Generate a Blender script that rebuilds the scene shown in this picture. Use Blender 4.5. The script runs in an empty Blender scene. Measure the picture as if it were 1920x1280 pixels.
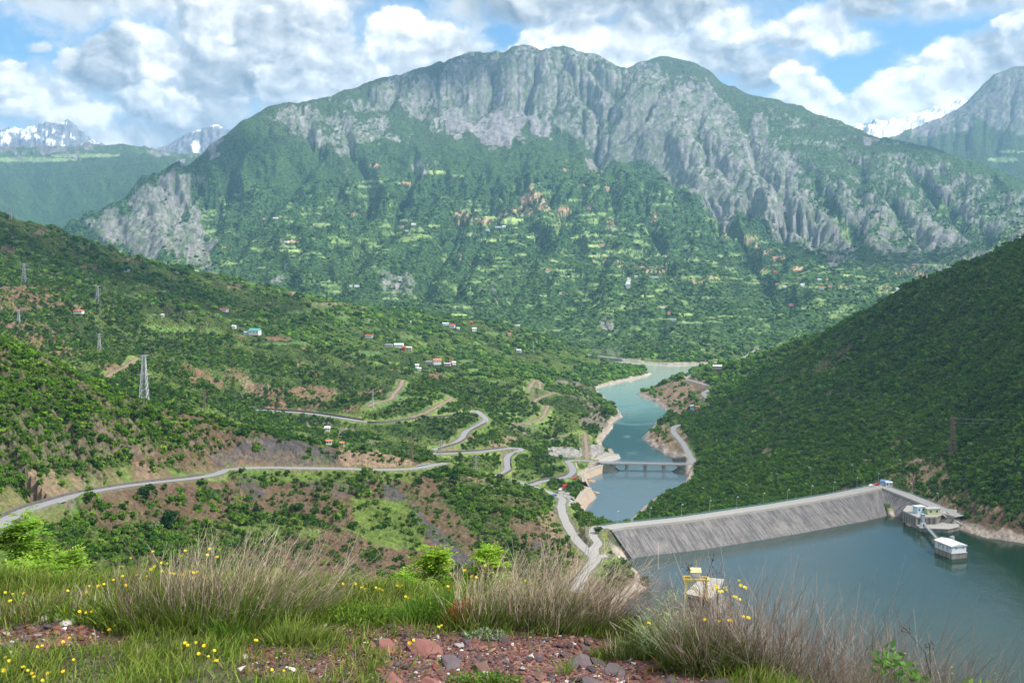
import bpy, bmesh, math, random
import numpy as np
from mathutils import Vector, Matrix, noise as mnoise

random.seed(7)
rng = np.random.default_rng(7)
SC = bpy.context.scene
COL = SC.collection
Q = 1.0                                   # mesh density factor

# ------------------------------------------------------------ camera, sun, sky, exposure
FOC, PX0, PYH, EYE = 1900.0, 960.0, 500.0, 165.0      # focal length / centre / horizon row in photo pixels, eye height (m)
def at(px, py, d):
    """world point seen at photo pixel px,py at distance d"""
    return ((px - PX0) / FOC * d, d, EYE + (PYH - py) / FOC * d)
def atz(px, py, zr):
    """world point at photo pixel px,py and height zr relative to the eye"""
    return at(px, py, zr * FOC / (PYH - py))

cam_data = bpy.data.cameras.new("camera")
cam = bpy.data.objects.new("camera", cam_data); COL.objects.link(cam)
cam.location = (0, 0, EYE); cam.rotation_euler = (math.radians(90), 0, 0)
cam_data.sensor_width = 36; cam_data.lens = 36 * FOC / 1920
cam_data.shift_y = -(640 - PYH) / 1920
cam_data.clip_start = 0.1; cam_data.clip_end = 60000
SC.camera = cam

SUN_AZ, SUN_EL = math.radians(104), math.radians(50)     # azimuth clockwise from the view direction (+Y)
sun_dir = Vector((math.sin(SUN_AZ) * math.cos(SUN_EL), math.cos(SUN_AZ) * math.cos(SUN_EL), math.sin(SUN_EL)))
ld = bpy.data.lights.new("sun", 'SUN'); ld.energy = 3.9; ld.angle = math.radians(5); ld.color = (1.0, 0.95, 0.87)
lo = bpy.data.objects.new("sun", ld); COL.objects.link(lo)
lo.rotation_euler = sun_dir.to_track_quat('Z', 'Y').to_euler(); lo.location = (200, -50, 900)

SC.view_settings.view_transform = 'Standard'
try: SC.view_settings.look = 'None'
except Exception: pass
SC.view_settings.gamma = 1.0; SC.view_settings.exposure = 0.86
SC.render.engine = 'CYCLES'
cy = SC.cycles
cy.use_denoising = True
try: cy.denoiser = 'OPENIMAGEDENOISE'
except Exception: pass
cy.max_bounces = 5; cy.diffuse_bounces = 2; cy.glossy_bounces = 2; cy.transmission_bounces = 2
cy.volume_bounces = 1; cy.transparent_max_bounces = 8
cy.caustics_reflective = False; cy.caustics_refractive = False
cy.use_adaptive_sampling = True; cy.adaptive_threshold = 0.02

# node helpers
class NT:
    def __init__(s, tree): s.t = tree; s.n = tree.nodes; s.l = tree.links
    def new(s, typ, **kw):
        n = s.n.new(typ)
        for k, v in kw.items():
            if k.startswith('i_'): n.inputs[int(k[2:])].default_value = v
            else: setattr(n, k, v)
        return n
    def link(s, a, b): s.l.new(a, b)
    def setin(s, sock, v):
        if isinstance(v, bpy.types.NodeSocket): s.l.new(v, sock)
        else: sock.default_value = v
    def m(s, op, a, b=None, c=None, clamp=False):
        n = s.n.new('ShaderNodeMath'); n.operation = op; n.use_clamp = clamp
        s.setin(n.inputs[0], a)
        if b is not None: s.setin(n.inputs[1], b)
        if c is not None: s.setin(n.inputs[2], c)
        return n.outputs[0]
    def mix(s, f, a, b, mode='MIX', clamp=False):
        n = s.n.new('ShaderNodeMix'); n.data_type = 'RGBA'; n.blend_type = mode; n.clamp_result = clamp
        s.setin(n.inputs[0], f); s.setin(n.inputs[6], a if isinstance(a, bpy.types.NodeSocket) else tuple(a) + (1,) * (4 - len(a)))
        s.setin(n.inputs[7], b if isinstance(b, bpy.types.NodeSocket) else tuple(b) + (1,) * (4 - len(b)))
        return n.outputs[2]
    def noise(s, vec, scale, detail=4, rough=0.55, dist=0.0, out=0, lac=2.0, dim='3D'):
        n = s.n.new('ShaderNodeTexNoise'); n.noise_dimensions = dim
        if vec is not None: s.l.new(vec, n.inputs['Vector'])
        n.inputs['Scale'].default_value = scale; n.inputs['Detail'].default_value = detail
        n.inputs['Roughness'].default_value = rough; n.inputs['Distortion'].default_value = dist
        n.inputs['Lacunarity'].default_value = lac
        return n.outputs[out]
    def ramp(s, f, a, b):
        n = s.n.new('ShaderNodeMapRange'); n.interpolation_type = 'SMOOTHSTEP'
        s.setin(n.inputs[0], f); s.setin(n.inputs[1], a); s.setin(n.inputs[2], b)
        return n.outputs[0]
    def xyz(s, x, y, z):
        n = s.n.new('ShaderNodeCombineXYZ')
        for i, v in enumerate((x, y, z)): s.setin(n.inputs[i], v)
        return n.outputs[0]

world = bpy.data.worlds.new("World"); SC.world = world; world.use_nodes = True
def build_sky():
    w = NT(world.node_tree); w.n.clear()
    out = w.new('ShaderNodeOutputWorld')
    sky = w.new('ShaderNodeTexSky', sky_type='NISHITA', sun_disc=False)
    sky.sun_elevation = SUN_EL; sky.sun_rotation = SUN_AZ; sky.altitude = 600; sky.air_density = 1.0; sky.dust_density = 0.6; sky.ozone_density = 2.0
    bg = w.new('ShaderNodeBackground'); bg.inputs[1].default_value = 0.10
    # cumulus heads laid out by direction: azimuth / elevation in degrees round the valley's axis
    tc = w.new('ShaderNodeTexCoord'); sep = w.new('ShaderNodeSeparateXYZ'); w.link(tc.outputs['Generated'], sep.inputs[0])
    X, Y, Z = sep.outputs
    az = w.m('MULTIPLY', w.m('ARCTAN2', X, Y), 57.2958)
    el = w.m('MULTIPLY', w.m('ARCSINE', Z), 57.2958)
    V = w.xyz(w.m('MULTIPLY', az, 0.1), w.m('MULTIPLY', el, 0.125), 3.7)
    def warp(vec, scale, det, amp, rough=0.6):
        n = w.new('ShaderNodeTexNoise'); w.link(vec, n.inputs['Vector']); n.inputs['Scale'].default_value = scale; n.inputs['Detail'].default_value = det; n.inputs['Roughness'].default_value = rough
        v1 = w.new('ShaderNodeVectorMath', operation='SUBTRACT'); w.link(n.outputs['Color'], v1.inputs[0]); v1.inputs[1].default_value = (.5, .5, .5)
        v2 = w.new('ShaderNodeVectorMath', operation='MULTIPLY_ADD'); w.link(v1.outputs[0], v2.inputs[0]); v2.inputs[1].default_value = (amp,) * 3; w.link(vec, v2.inputs[2]); return v2.outputs[0]
    VW = warp(V, 1.8, 9, 0.30, 0.62)
    sp = w.new('ShaderNodeSeparateXYZ'); w.link(VW, sp.inputs[0])
    A = w.m('MULTIPLY', sp.outputs[0], 10.0); E = w.m('MULTIPLY', sp.outputs[1], 8.0)
    def billow(off):
        v = w.new('ShaderNodeVectorMath', operation='ADD'); w.link(VW, v.inputs[0]); v.inputs[1].default_value = off
        vo = w.new('ShaderNodeTexVoronoi', feature='SMOOTH_F1'); w.link(v.outputs[0], vo.inputs['Vector']); vo.inputs['Scale'].default_value = 3.0
        vo.inputs['Smoothness'].default_value = 0.22; vo.inputs['Detail'].default_value = 3.0; vo.inputs['Roughness'].default_value = 0.55; return vo.outputs['Distance']
    b0 = billow((0, 0, 0)); b1 = billow((0.035, 0.06, 0.0))
    puff = w.m('SUBTRACT', b0, 0.30)                                # hollows between the heads
    relief = w.m('MULTIPLY', w.m('SUBTRACT', b1, b0), 0.55)          # the side of each head turned to the sun
    fine = w.m('MULTIPLY', w.m('SUBTRACT', w.noise(VW, 4.0, 6, 0.6), 0.5), 0.30)
    # the loose cloud everywhere
    g = w.noise(V, 0.9, 8, 0.58); cov = w.ramp(w.m('ADD', g, w.m('MULTIPLY', w.ramp(el, 15.0, 20.0), 0.18)), 0.50, 0.60)
    val = w.m('ADD', 0.78, w.m('MULTIPLY', fine, 0.9))
    for (ca, ce, ra, re, top, bot, soft) in HEADS:
        qa = w.m('DIVIDE', w.m('SUBTRACT', A, ca), ra); qe = w.m('DIVIDE', w.m('SUBTRACT', E, ce), re)
        q = w.m('SQRT', w.m('ADD', w.m('MULTIPLY', qa, qa), w.m('MULTIPLY', qe, qe)))
        q = w.m('ADD', q, w.m('MULTIPLY', puff, 0.42))
        c = w.ramp(q, 1.0 + soft * .5, 1.0 - soft)
        sh = w.ramp(w.m('ADD', w.m('ADD', qe, w.m('MULTIPLY', qa, 0.25)), w.m('MULTIPLY', fine, 2.0)), -1.0, 0.9)
        v = w.m('ADD', w.m('ADD', w.m('MULTIPLY_ADD', sh, top - bot, bot), relief), w.m('MULTIPLY', fine, 0.35))
        val = w.m('ADD', w.m('MULTIPLY', val, w.m('SUBTRACT', 1.0, c)), w.m('MULTIPLY', v, c)); cov = w.m('MAXIMUM', cov, c)
    cr = w.new('ShaderNodeValToRGB'); w.link(w.m('MINIMUM', w.m('MAXIMUM', val, 0.0), 1.0), cr.inputs[0])
    el_ = cr.color_ramp.elements
    el_[0].position = 0.3; el_[0].color = (0.14, 0.165, 0.20, 1)
    el_[1].position = 1.0; el_[1].color = (1.0, 0.98, 0.94, 1)
    for p, c in ((0.45, (0.235, 0.26, 0.295, 1)), (0.6, (0.37, 0.395, 0.42, 1)), (0.8, (0.62, 0.63, 0.63, 1))):
        e_ = el_.new(p); e_.color = c
    bc = w.new('ShaderNodeBackground'); w.link(cr.outputs[0], bc.inputs[0]); bc.inputs[1].default_value = 0.88
    w.link(w.mix(1.0, sky.outputs[0], (0.62, 0.88, 0.98), 'MULTIPLY'), bg.inputs[0])
    mx = w.new('ShaderNodeMixShader'); w.link(cov, mx.inputs[0]); w.link(bg.outputs[0], mx.inputs[1]); w.link(bc.outputs[0], mx.inputs[2])
    w.link(mx.outputs[0], out.inputs[0])
    world.cycles.sampling_method = 'MANUAL'; world.cycles.sample_map_resolution = 512
def pdeg(px, py):
    x, z = (px - PX0) / FOC, (PYH - py) / FOC
    return math.degrees(math.atan2(x, 1)), math.degrees(math.asin(z / math.sqrt(1 + x * x + z * z)))
def head(px, py, rx, ry, top, bot, soft=.16):
    a, e = pdeg(px, py); return (a, e, rx / FOC * 57.3 * 1.5, ry / FOC * 57.3 * 1.35, top, bot, soft)
HEADS = [head(330,5,430,48,.78,.74,.6), head(200,262,430,50,.76,.80,.6), head(20,128,34,22,.98,.9), head(60,185,150,70,.90,.66,.4), head(285,105,88,62,1.0,.88), head(150,120,40,26,.95,.8), head(205,130,62,68,.68,.44),
 head(470,80,170,115,.88,.56), head(400,60,60,46,1.0,.74), head(520,70,74,50,.97,.66), head(570,20,150,60,.90,.66,.4), head(430,108,66,40,.92,.6), head(350,205,190,52,.66,.54,.4), head(110,215,90,34,.98,.78), head(430,150,120,70,.68,.50), head(300,190,70,34,.9,.66), head(545,170,90,60,1.0,.76), head(625,100,95,75,.78,.62,.4), head(735,62,80,52,1.0,.92,.15), head(815,66,66,32,1.0,.85,.2), head(855,105,80,58,.80,.68,.4), head(700,140,190,48,.76,.66,.4), head(640,190,200,40,.80,.78,.5),
 head(1060,82,112,46,1.0,.96,.12), head(1160,88,120,46,1.0,.95,.15), head(1265,110,100,62,.98,.88,.3), head(1110,12,310,40,.66,.52,.4), head(1270,18,190,48,.60,.50,.4), head(1350,90,120,85,.90,.60,.4), head(1425,135,80,66,.66,.54,.4), head(1500,55,115,42,.92,.66,.35), head(1570,74,70,24,.96,.84,.4),
 head(1475,146,36,36,1.0,.9), head(1510,185,72,34,1.0,.86), head(1640,12,74,36,.46,.40,.35), head(1790,6,200,30,.74,.66,.6), head(1620,215,220,34,.94,.88,.4), head(1700,195,115,52,.97,.82), head(1692,142,48,20,1.0,.92), head(1780,128,90,66,1.0,.78), head(1850,76,62,34,.62,.52,.35), head(1900,40,66,26,1.0,.92), head(1885,118,85,60,.74,.58,.35), head(70,84,22,10,.84,.8,.5),
 (-6, 25, 30, 9, 1.0, .9, .5), (38, 22, 14, 9, .8, .6, .5), (-50, 24, 18, 12, .95, .7, .5), (0, 52, 50, 14, .8, .6, .5)]
build_sky()

# ------------------------------------------------------------ scene-graph helpers
def tag(o, label=None, cat=None, group=None, kind=None):
    if label: o['label'] = label
    if cat: o['category'] = cat
    if group: o['group'] = group
    if kind: o['kind'] = kind
    return o
def empty(name, loc=(0, 0, 0), rz=0.0, label=None, cat=None, group=None):
    o = bpy.data.objects.new(name, None); COL.objects.link(o); o.location = loc; o.rotation_euler = (0, 0, rz)
    o.empty_display_size = 0.3
    return tag(o, label, cat, group)
def mesh_np(name, co, faces, mats=None, parent=None, smooth=False, loc=None, link=True, nper=None):
    """one mesh object from numpy arrays; faces is (n,3) or (n,4)"""
    co = np.asarray(co, dtype=np.float32); faces = np.asarray(faces, dtype=np.int32)
    me = bpy.data.meshes.new(name)
    k = faces.shape[1]
    me.vertices.add(len(co)); me.vertices.foreach_set('co', co.ravel())
    me.loops.add(len(faces) * k); me.loops.foreach_set('vertex_index', faces.ravel())
    me.polygons.add(len(faces)); me.polygons.foreach_set('loop_start', np.arange(0, len(faces) * k, k, dtype=np.int32))
    me.polygons.foreach_set('use_smooth', np.full(len(faces), bool(smooth)))
    me.update(calc_edges=True)
    for m in (mats if isinstance(mats, (list, tuple)) else [mats] if mats else []): me.materials.append(m)
    o = bpy.data.objects.new(name, me)
    if link: COL.objects.link(o)
    if parent: o.parent = parent
    if loc is not None: o.location = loc
    return o
def vcol(o, name, arr):
    a = o.data.attributes.new(name, 'FLOAT_COLOR', 'POINT')
    arr = np.asarray(arr, dtype=np.float32)
    if arr.shape[1] == 3: arr = np.hstack([arr, np.ones((len(arr), 1), np.float32)])
    a.data.foreach_set('color', arr.ravel())
def copy_thing(root, loc=None, rz=None, scale=None, label=None, group=None):
    r = root.copy(); COL.objects.link(r)
    if loc is not None: r.location = loc
    if rz is not None: r.rotation_euler = (0, 0, rz)
    if scale is not None: r.scale = (scale,) * 3 if not hasattr(scale, '__len__') else scale
    if label: r['label'] = label
    if group: r['group'] = group
    for ch in root.children:
        c = ch.copy(); COL.objects.link(c); c.parent = r
        for g in ch.children:
            d = g.copy(); COL.objects.link(d); d.parent = c
    return r
class MB:
    """collects boxes, bars and tubes into one mesh"""
    def __init__(s): s.v = []; s.f = []
    def add(s, vs, fs):
        n = len(s.v); s.v += [tuple(v) for v in vs]; s.f += [tuple(i + n for i in f) for f in fs]; return s
    def box(s, c, size, rz=0.0, rot=None):
        hx, hy, hz = size[0] / 2, size[1] / 2, size[2] / 2
        R = rot or Matrix.Rotation(rz, 3, 'Z'); c = Vector(c)
        vs = [c + R @ Vector((x * hx, y * hy, z * hz)) for z in (-1, 1) for x, y in ((-1, -1), (1, -1), (1, 1), (-1, 1))]
        return s.add(vs, [(3, 2, 1, 0), (4, 5, 6, 7), (0, 1, 5, 4), (1, 2, 6, 5), (2, 3, 7, 6), (3, 0, 4, 7)])
    def bar(s, a, b, r, n=4, r2=None, cap=True):
        a, b = Vector(a), Vector(b); d = b - a
        if d.length < 1e-6: return s
        q = d.to_track_quat('Z', 'Y').to_matrix(); r2 = r if r2 is None else r2
        vs = []
        for p, rr in ((a, r), (b, r2)):
            for i in range(n):
                t = 2 * math.pi * (i + .5) / n; vs.append(p + q @ Vector((math.cos(t) * rr, math.sin(t) * rr, 0)))
        fs = [(i, (i + 1) % n, n + (i + 1) % n, n + i) for i in range(n)]
        if cap: fs += [tuple(range(n - 1, -1, -1)), tuple(range(n, 2 * n))]
        return s.add(vs, fs)
    def prism(s, pts, z0, z1):
        """closed polygon pts (x,y) extruded from z0 to z1"""
        n = len(pts); vs = [(x, y, z0) for x, y in pts] + [(x, y, z1) for x, y in pts]
        return s.add(vs, [tuple(range(n - 1, -1, -1)), tuple(range(n, 2 * n))] + [(i, (i + 1) % n, n + (i + 1) % n, n + i) for i in range(n)])
    def build(s, name, mat=None, parent=None, smooth=False, loc=None):
        me = bpy.data.meshes.new(name); me.from_pydata(s.v, [], s.f); me.update()
        if smooth: me.polygons.foreach_set('use_smooth', [True] * len(me.polygons))
        if mat: me.materials.append(mat)
        o = bpy.data.objects.new(name, me); COL.objects.link(o)
        if parent: o.parent = parent
        if loc is not None: o.location = loc
        return o

# ------------------------------------------------------------ numpy noise
def _hash(ix, iy, seed):
    h = (ix.astype(np.int64) * 374761393 + iy.astype(np.int64) * 668265263 + seed * 1274126177) & 0xFFFFFFFF
    h = ((h ^ (h >> 13)) * 1274126177) & 0xFFFFFFFF
    h = (h ^ (h >> 16)) & 0xFFFFFFFF
    return (h.astype(np.float32) / np.float32(4294967295.0))
def vnoise(x, y, seed=0):
    x0 = np.floor(x); y0 = np.floor(y); fx = (x - x0).astype(np.float32); fy = (y - y0).astype(np.float32)
    fx = fx * fx * fx * (fx * (fx * 6 - 15) + 10); fy = fy * fy * fy * (fy * (fy * 6 - 15) + 10)
    a = _hash(x0, y0, seed); b = _hash(x0 + 1, y0, seed); c = _hash(x0, y0 + 1, seed); d = _hash(x0 + 1, y0 + 1, seed)
    return (a + (b - a) * fx) * (1 - fy) + (c + (d - c) * fx) * fy
def fbm(x, y, oct=5, seed=0, gain=0.5, ridged=False):
    s = np.zeros(np.broadcast(x, y).shape, np.float32); amp = 1.0; tot = 0
    c, sn = 0.8, 0.6
    for i in range(oct):
        n = vnoise(x, y, seed + i * 17)
        if ridged: n = 1 - np.abs(2 * n - 1)
        s += amp * n; tot += amp; amp *= gain
        x, y = (x * c - y * sn) * 2.03 + 11.3, (x * sn + y * c) * 2.03 - 7.1
    return s / tot
def sstep(a, b, x):
    t = np.clip((x - a) / (b - a), 0, 1); return t * t * (3 - 2 * t)
# ------------------------------------------------------------ the land: control points -> height field
# (px, py, d): a place seen at photo pixel px,py, d metres away.  (px, d, zr) in HID: a place d metres away, zr metres relative to the eye.
CTRL = [
 # near hill crest and face
 (-150,600,430),(0,645,480),(60,668,500),(130,700,522),(200,728,545),(290,765,575),(350,776,580),(420,800,582),(480,812,588),(560,835,600),(640,843,618),(740,855,640),(790,866,655),
 (0,800,400),(100,820,430),(200,820,460),(-150,800,390),(0,900,360),(-150,900,340),(100,900,395),(300,850,505),(200,880,455),(400,860,520),(500,850,572),(600,862,594),
 # below the near road
 (100,1000,372),(0,1040,330),(-150,1040,320),(250,960,425),(350,930,462),(300,1050,375),(500,940,505),(500,1050,420),(560,1020,450),(640,1000,480),(640,925,540),(600,1030,448),(700,1000,495),(760,940,560),(640,1100,400),(800,1000,520),(850,940,590),(800,1080,450),(900,1060,500),(950,1000,540),(970,1080,490),(700,905,575),
 (840,880,652),(880,892,655),(960,908,650),(1030,950,618),(1052,1000,570),(1060,1050,530),(1000,960,590),(1140,1120,495),(1100,1130,470),
 # left mid valley side
 (-200,350,1650),(0,408,1700),(90,432,1750),(180,460,1800),(250,485,1850),(330,505,1900),(420,525,1950),(500,537,2000),(600,562,2050),(700,584,2080),(780,584,2280),(860,602,2180),(930,608,2180),(1000,625,2150),(1060,650,2120),(1100,672,2080),(1160,690,2000),
 (-200,560,950),(0,592,1000),(70,620,1000),(150,650,980),(250,670,955),(275,674,950),(350,700,948),(400,735,930),(436,772,900),(300,730,830),(350,750,830),(250,720,830),(100,700,800),(0,640,760),
 (0,450,1560),(0,520,1300),(100,480,1600),(100,560,1200),(200,520,1500),(200,600,1200),(300,560,1400),(300,655,1180),(400,560,1700),(400,600,1450),(475,622,1370),(300,620,1280),(400,660,1230),(500,580,1700),(500,650,1290),(600,600,1750),(600,660,1320),(580,690,1220),(500,720,1110),(440,740,1090),(660,730,1170),(600,740,1110),
 (1000,700,1600),(1040,720,1480),(1080,745,1400),(1080,690,1870),(1060,668,2000),(1000,665,1900),(900,680,1550),(800,680,1450),(760,650,1620),(900,635,1950),(700,625,1700),(900,740,1300),(800,725,1240),(650,700,1250),(1120,770,1330),(1080,790,1240),(960,775,1230),(1100,720,1620),(1140,762,1390),
 (600,805,985),(700,815,950),(770,835,905),(560,795,975),(500,788,960),(620,818,900),(860,870,905),(880,830,960),(900,815,1010),(1020,825,1060),(1020,865,970),(900,870,918),(960,825,1050),(1040,880,950),(990,885,925),
 # right hill
 (2100,370,1060),(1920,462,1100),(1850,492,1130),(1780,525,1180),(1700,568,1250),(1600,605,1350),(1540,632,1450),(1480,650,1560),(1420,672,1700),(1380,685,1800),
 (1920,600,850),(1920,750,720),(1920,880,655),(1920,960,628),(1850,950,645),(2100,600,760),(2100,800,620),(2100,950,560),(1700,850,770),(1640,890,735),(1600,890,765),(1500,915,770),(1400,940,770),(1300,950,790),(1230,945,840),
 (1700,700,1000),(1500,750,1110),(1400,800,1110),(1330,850,1060),(1350,765,1260),(1400,710,1500),(1500,850,890),(1600,780,930),(1800,800,800),(1600,670,1190),(1800,600,1020),(1800,700,890),(1400,870,960),(1700,620,1130),(1750,930,690),(1310,790,1220),(1350,725,1500),(1300,745,1480),(1250,742,1500),(1240,835,1110),(1285,800,1200),(1330,703,1850),(1320,770,1330),
 # spur across the water
 (1050,628,2600),(1100,592,2720),(1160,566,2800),(1200,560,2850),(1250,600,2600),(1320,635,2450),(1390,655,2330),(1180,620,2500),(1100,650,2300),(1180,655,2260),(1280,655,2260),(1100,662,2230),
 # mountain front
 (-100,640,2600),(800,575,2900),(900,590,2850),(1000,600,2850),(940,560,3100),(1050,560,3100),(1180,540,3150),(1350,580,2900),(1450,610,2650),(1300,520,3400),(1450,540,3200),
 (1500,640,2450),(1600,598,2700),(1700,545,3100),(1800,520,3150),(1920,440,3700),
 (700,520,3450),(600,500,3600),(500,520,3400),(400,490,3600),(800,500,3600),(900,480,3850),(1000,470,4000),(1150,450,4150),(700,430,4250),(600,420,4400),(500,440,4200),(800,400,4600),(900,400,4700),(1000,400,4750),(1150,400,4650),
 (950,300,5600),(1000,262,5900),(1100,290,5600),(1200,315,5350),(1280,345,5050),(1380,410,4550),(1480,470,4100),(1600,512,3750),(1700,540,3400),
 (400,380,5000),(500,330,5450),(600,300,5700),(700,300,5700),(800,290,5750),(600,360,5000),(700,360,5000),(600,230,6300),(700,200,6650),(800,200,6800),(900,200,6850),(1000,200,6800),(1100,200,6700),(900,280,5900),(500,250,5950),(330,400,4700),(300,460,4000),
 (160,442,4650),(200,412,4800),(250,378,5000),(300,340,5200),(340,318,5350),(400,280,5600),(440,250,5800),(470,225,6000),(510,197,6200),(550,190,6400),(620,178,6650),(650,165,6800),(700,150,7000),(760,138,7150),(800,130,7250),(840,110,7400),(890,101,7500),(920,104,7500),(950,93,7650),(985,85,7700),(1018,95,7650),(1050,86,7650),(1090,100,7500),(1130,114,7350),(1170,127,7150),
 (1215,117,7900),(1250,113,7950),(1290,119,7900),(1330,139,7700),(1400,178,7200),(1430,186,7050),(1500,205,6900),(1570,230,6700),(1600,241,6600),(1680,263,6300),(1750,281,6100),(1830,312,5800),(1920,365,5300),(2100,450,4700),
 (1250,170,6700),(1310,165,6900),(1200,220,6400),(1300,260,6000),(1400,240,6400),(1300,340,5500),(1400,330,5500),(1500,300,5800),(1400,400,5000),(1500,400,4900),(1600,300,5900),(1600,400,4900),(1700,350,5500),(1700,450,4400),(1800,400,5000),(1850,470,4200),(1600,470,4300),(1240,250,6100),
 # distance
 (-150,270,9800),(0,276,9800),(60,280,9800),(190,273,9800),(250,275,9800),(290,284,9700),(400,286,9500),(0,320,8800),(100,330,8500),(200,330,8400),(300,320,8300),(0,380,7900),(80,400,7800),(130,420,7500),(-150,380,7800),(250,350,8100),
 (1680,252,9200),(1760,225,9400),(1800,210,9500),(1830,178,9500),(1870,141,9500),(1900,134,9500),(1925,128,9500),(2050,120,9500),(1850,250,8900),(1920,250,8800),(1800,290,8700),(1880,320,8400),(2050,300,8000),
]
HID = [
 # under and in front of the viewpoint
 *[(p, d, z) for p in (-300, 100, 500, 900) for d, z in ((9, -4.2), (16, -8.5), (30, -17), (60, -32), (120, -58), (200, -84), (280, -104))],
 *[(p, d, z) for p in (1300, 1700, 2200) for d, z in ((9, -4.6), (16, -10), (30, -20), (60, -40), (120, -76), (200, -115), (300, -150), (360, -163))],
 (300,300,-105),(700,330,-118),(1000,400,-143),(1150,420,-160),
 # behind the near crest
 (0,600,-80),(150,640,-95),(290,680,-112),(420,690,-128),(560,720,-142),(700,760,-152),(850,760,-165),(960,750,-175),(1040,720,-180),
 (0,880,-85),(150,1050,-98),(275,1040,-108),(350,1040,-120),(430,1000,-140),
 # behind the left mid skyline
 (0,2300,-100),(200,2500,-190),(400,2700,-215),(600,2600,-215),(800,2560,-180),(1000,2400,-190),(-200,2600,-150),(200,3300,-215),(0,3500,-215),(-200,4500,-150),(0,5500,-60),(80,6500,0),
 # behind the right hill
 (2100,1600,-60),(1920,1700,-110),(1700,1850,-180),(1550,1950,-200),(2100,2600,-120),(1920,2600,-160),(1750,2500,-190),
 # behind the front ridge of the mountain and behind its skyline
 (1100,6050,560),(1200,5800,440),(1280,5450,350),(1380,5000,180),(1480,4550,30),
 (160,5600,-50),(300,6300,250),(440,7000,500),(600,7800,700),(800,8600,900),(1000,9000,1000),(1150,7500,1250),(1200,9000,1000),(1400,8300,800),(1600,7700,500),(1800,7000,400),(1920,6600,350),(2100,6500,300),
 *[(p, 10800, 700) for p in (-200, 600, 1000, 1400)],
]
# the snow peaks stand 17 km off
CTRL += [(-150,250,12000),(0,246,12000),(20,240,12000),(40,248,12000),(80,231,12000),(105,230,12000),(130,231,12000),(150,247,12000),(185,272,12000),(240,290,12000),(300,283,12000),(330,265,12000),(370,243,12000),(410,240,12000),(440,250,12000),(500,260,12000),(700,300,12000),(1000,300,12000),(1400,300,12000),(1560,245,12000),(1620,231,12000),(1660,232,12000),(1700,213,12000),(1725,225,12000),(1760,200,12000),(1790,186,12000),(1820,190,12000),(1920,200,12000),(2100,210,12000)]
HID += [(p, 14500, 300) for p in (-200, 200, 600, 1000, 1400, 1800, 2100)]
HID += [(p, 10900, 900) for p in (50, 350, 1700)]

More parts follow.
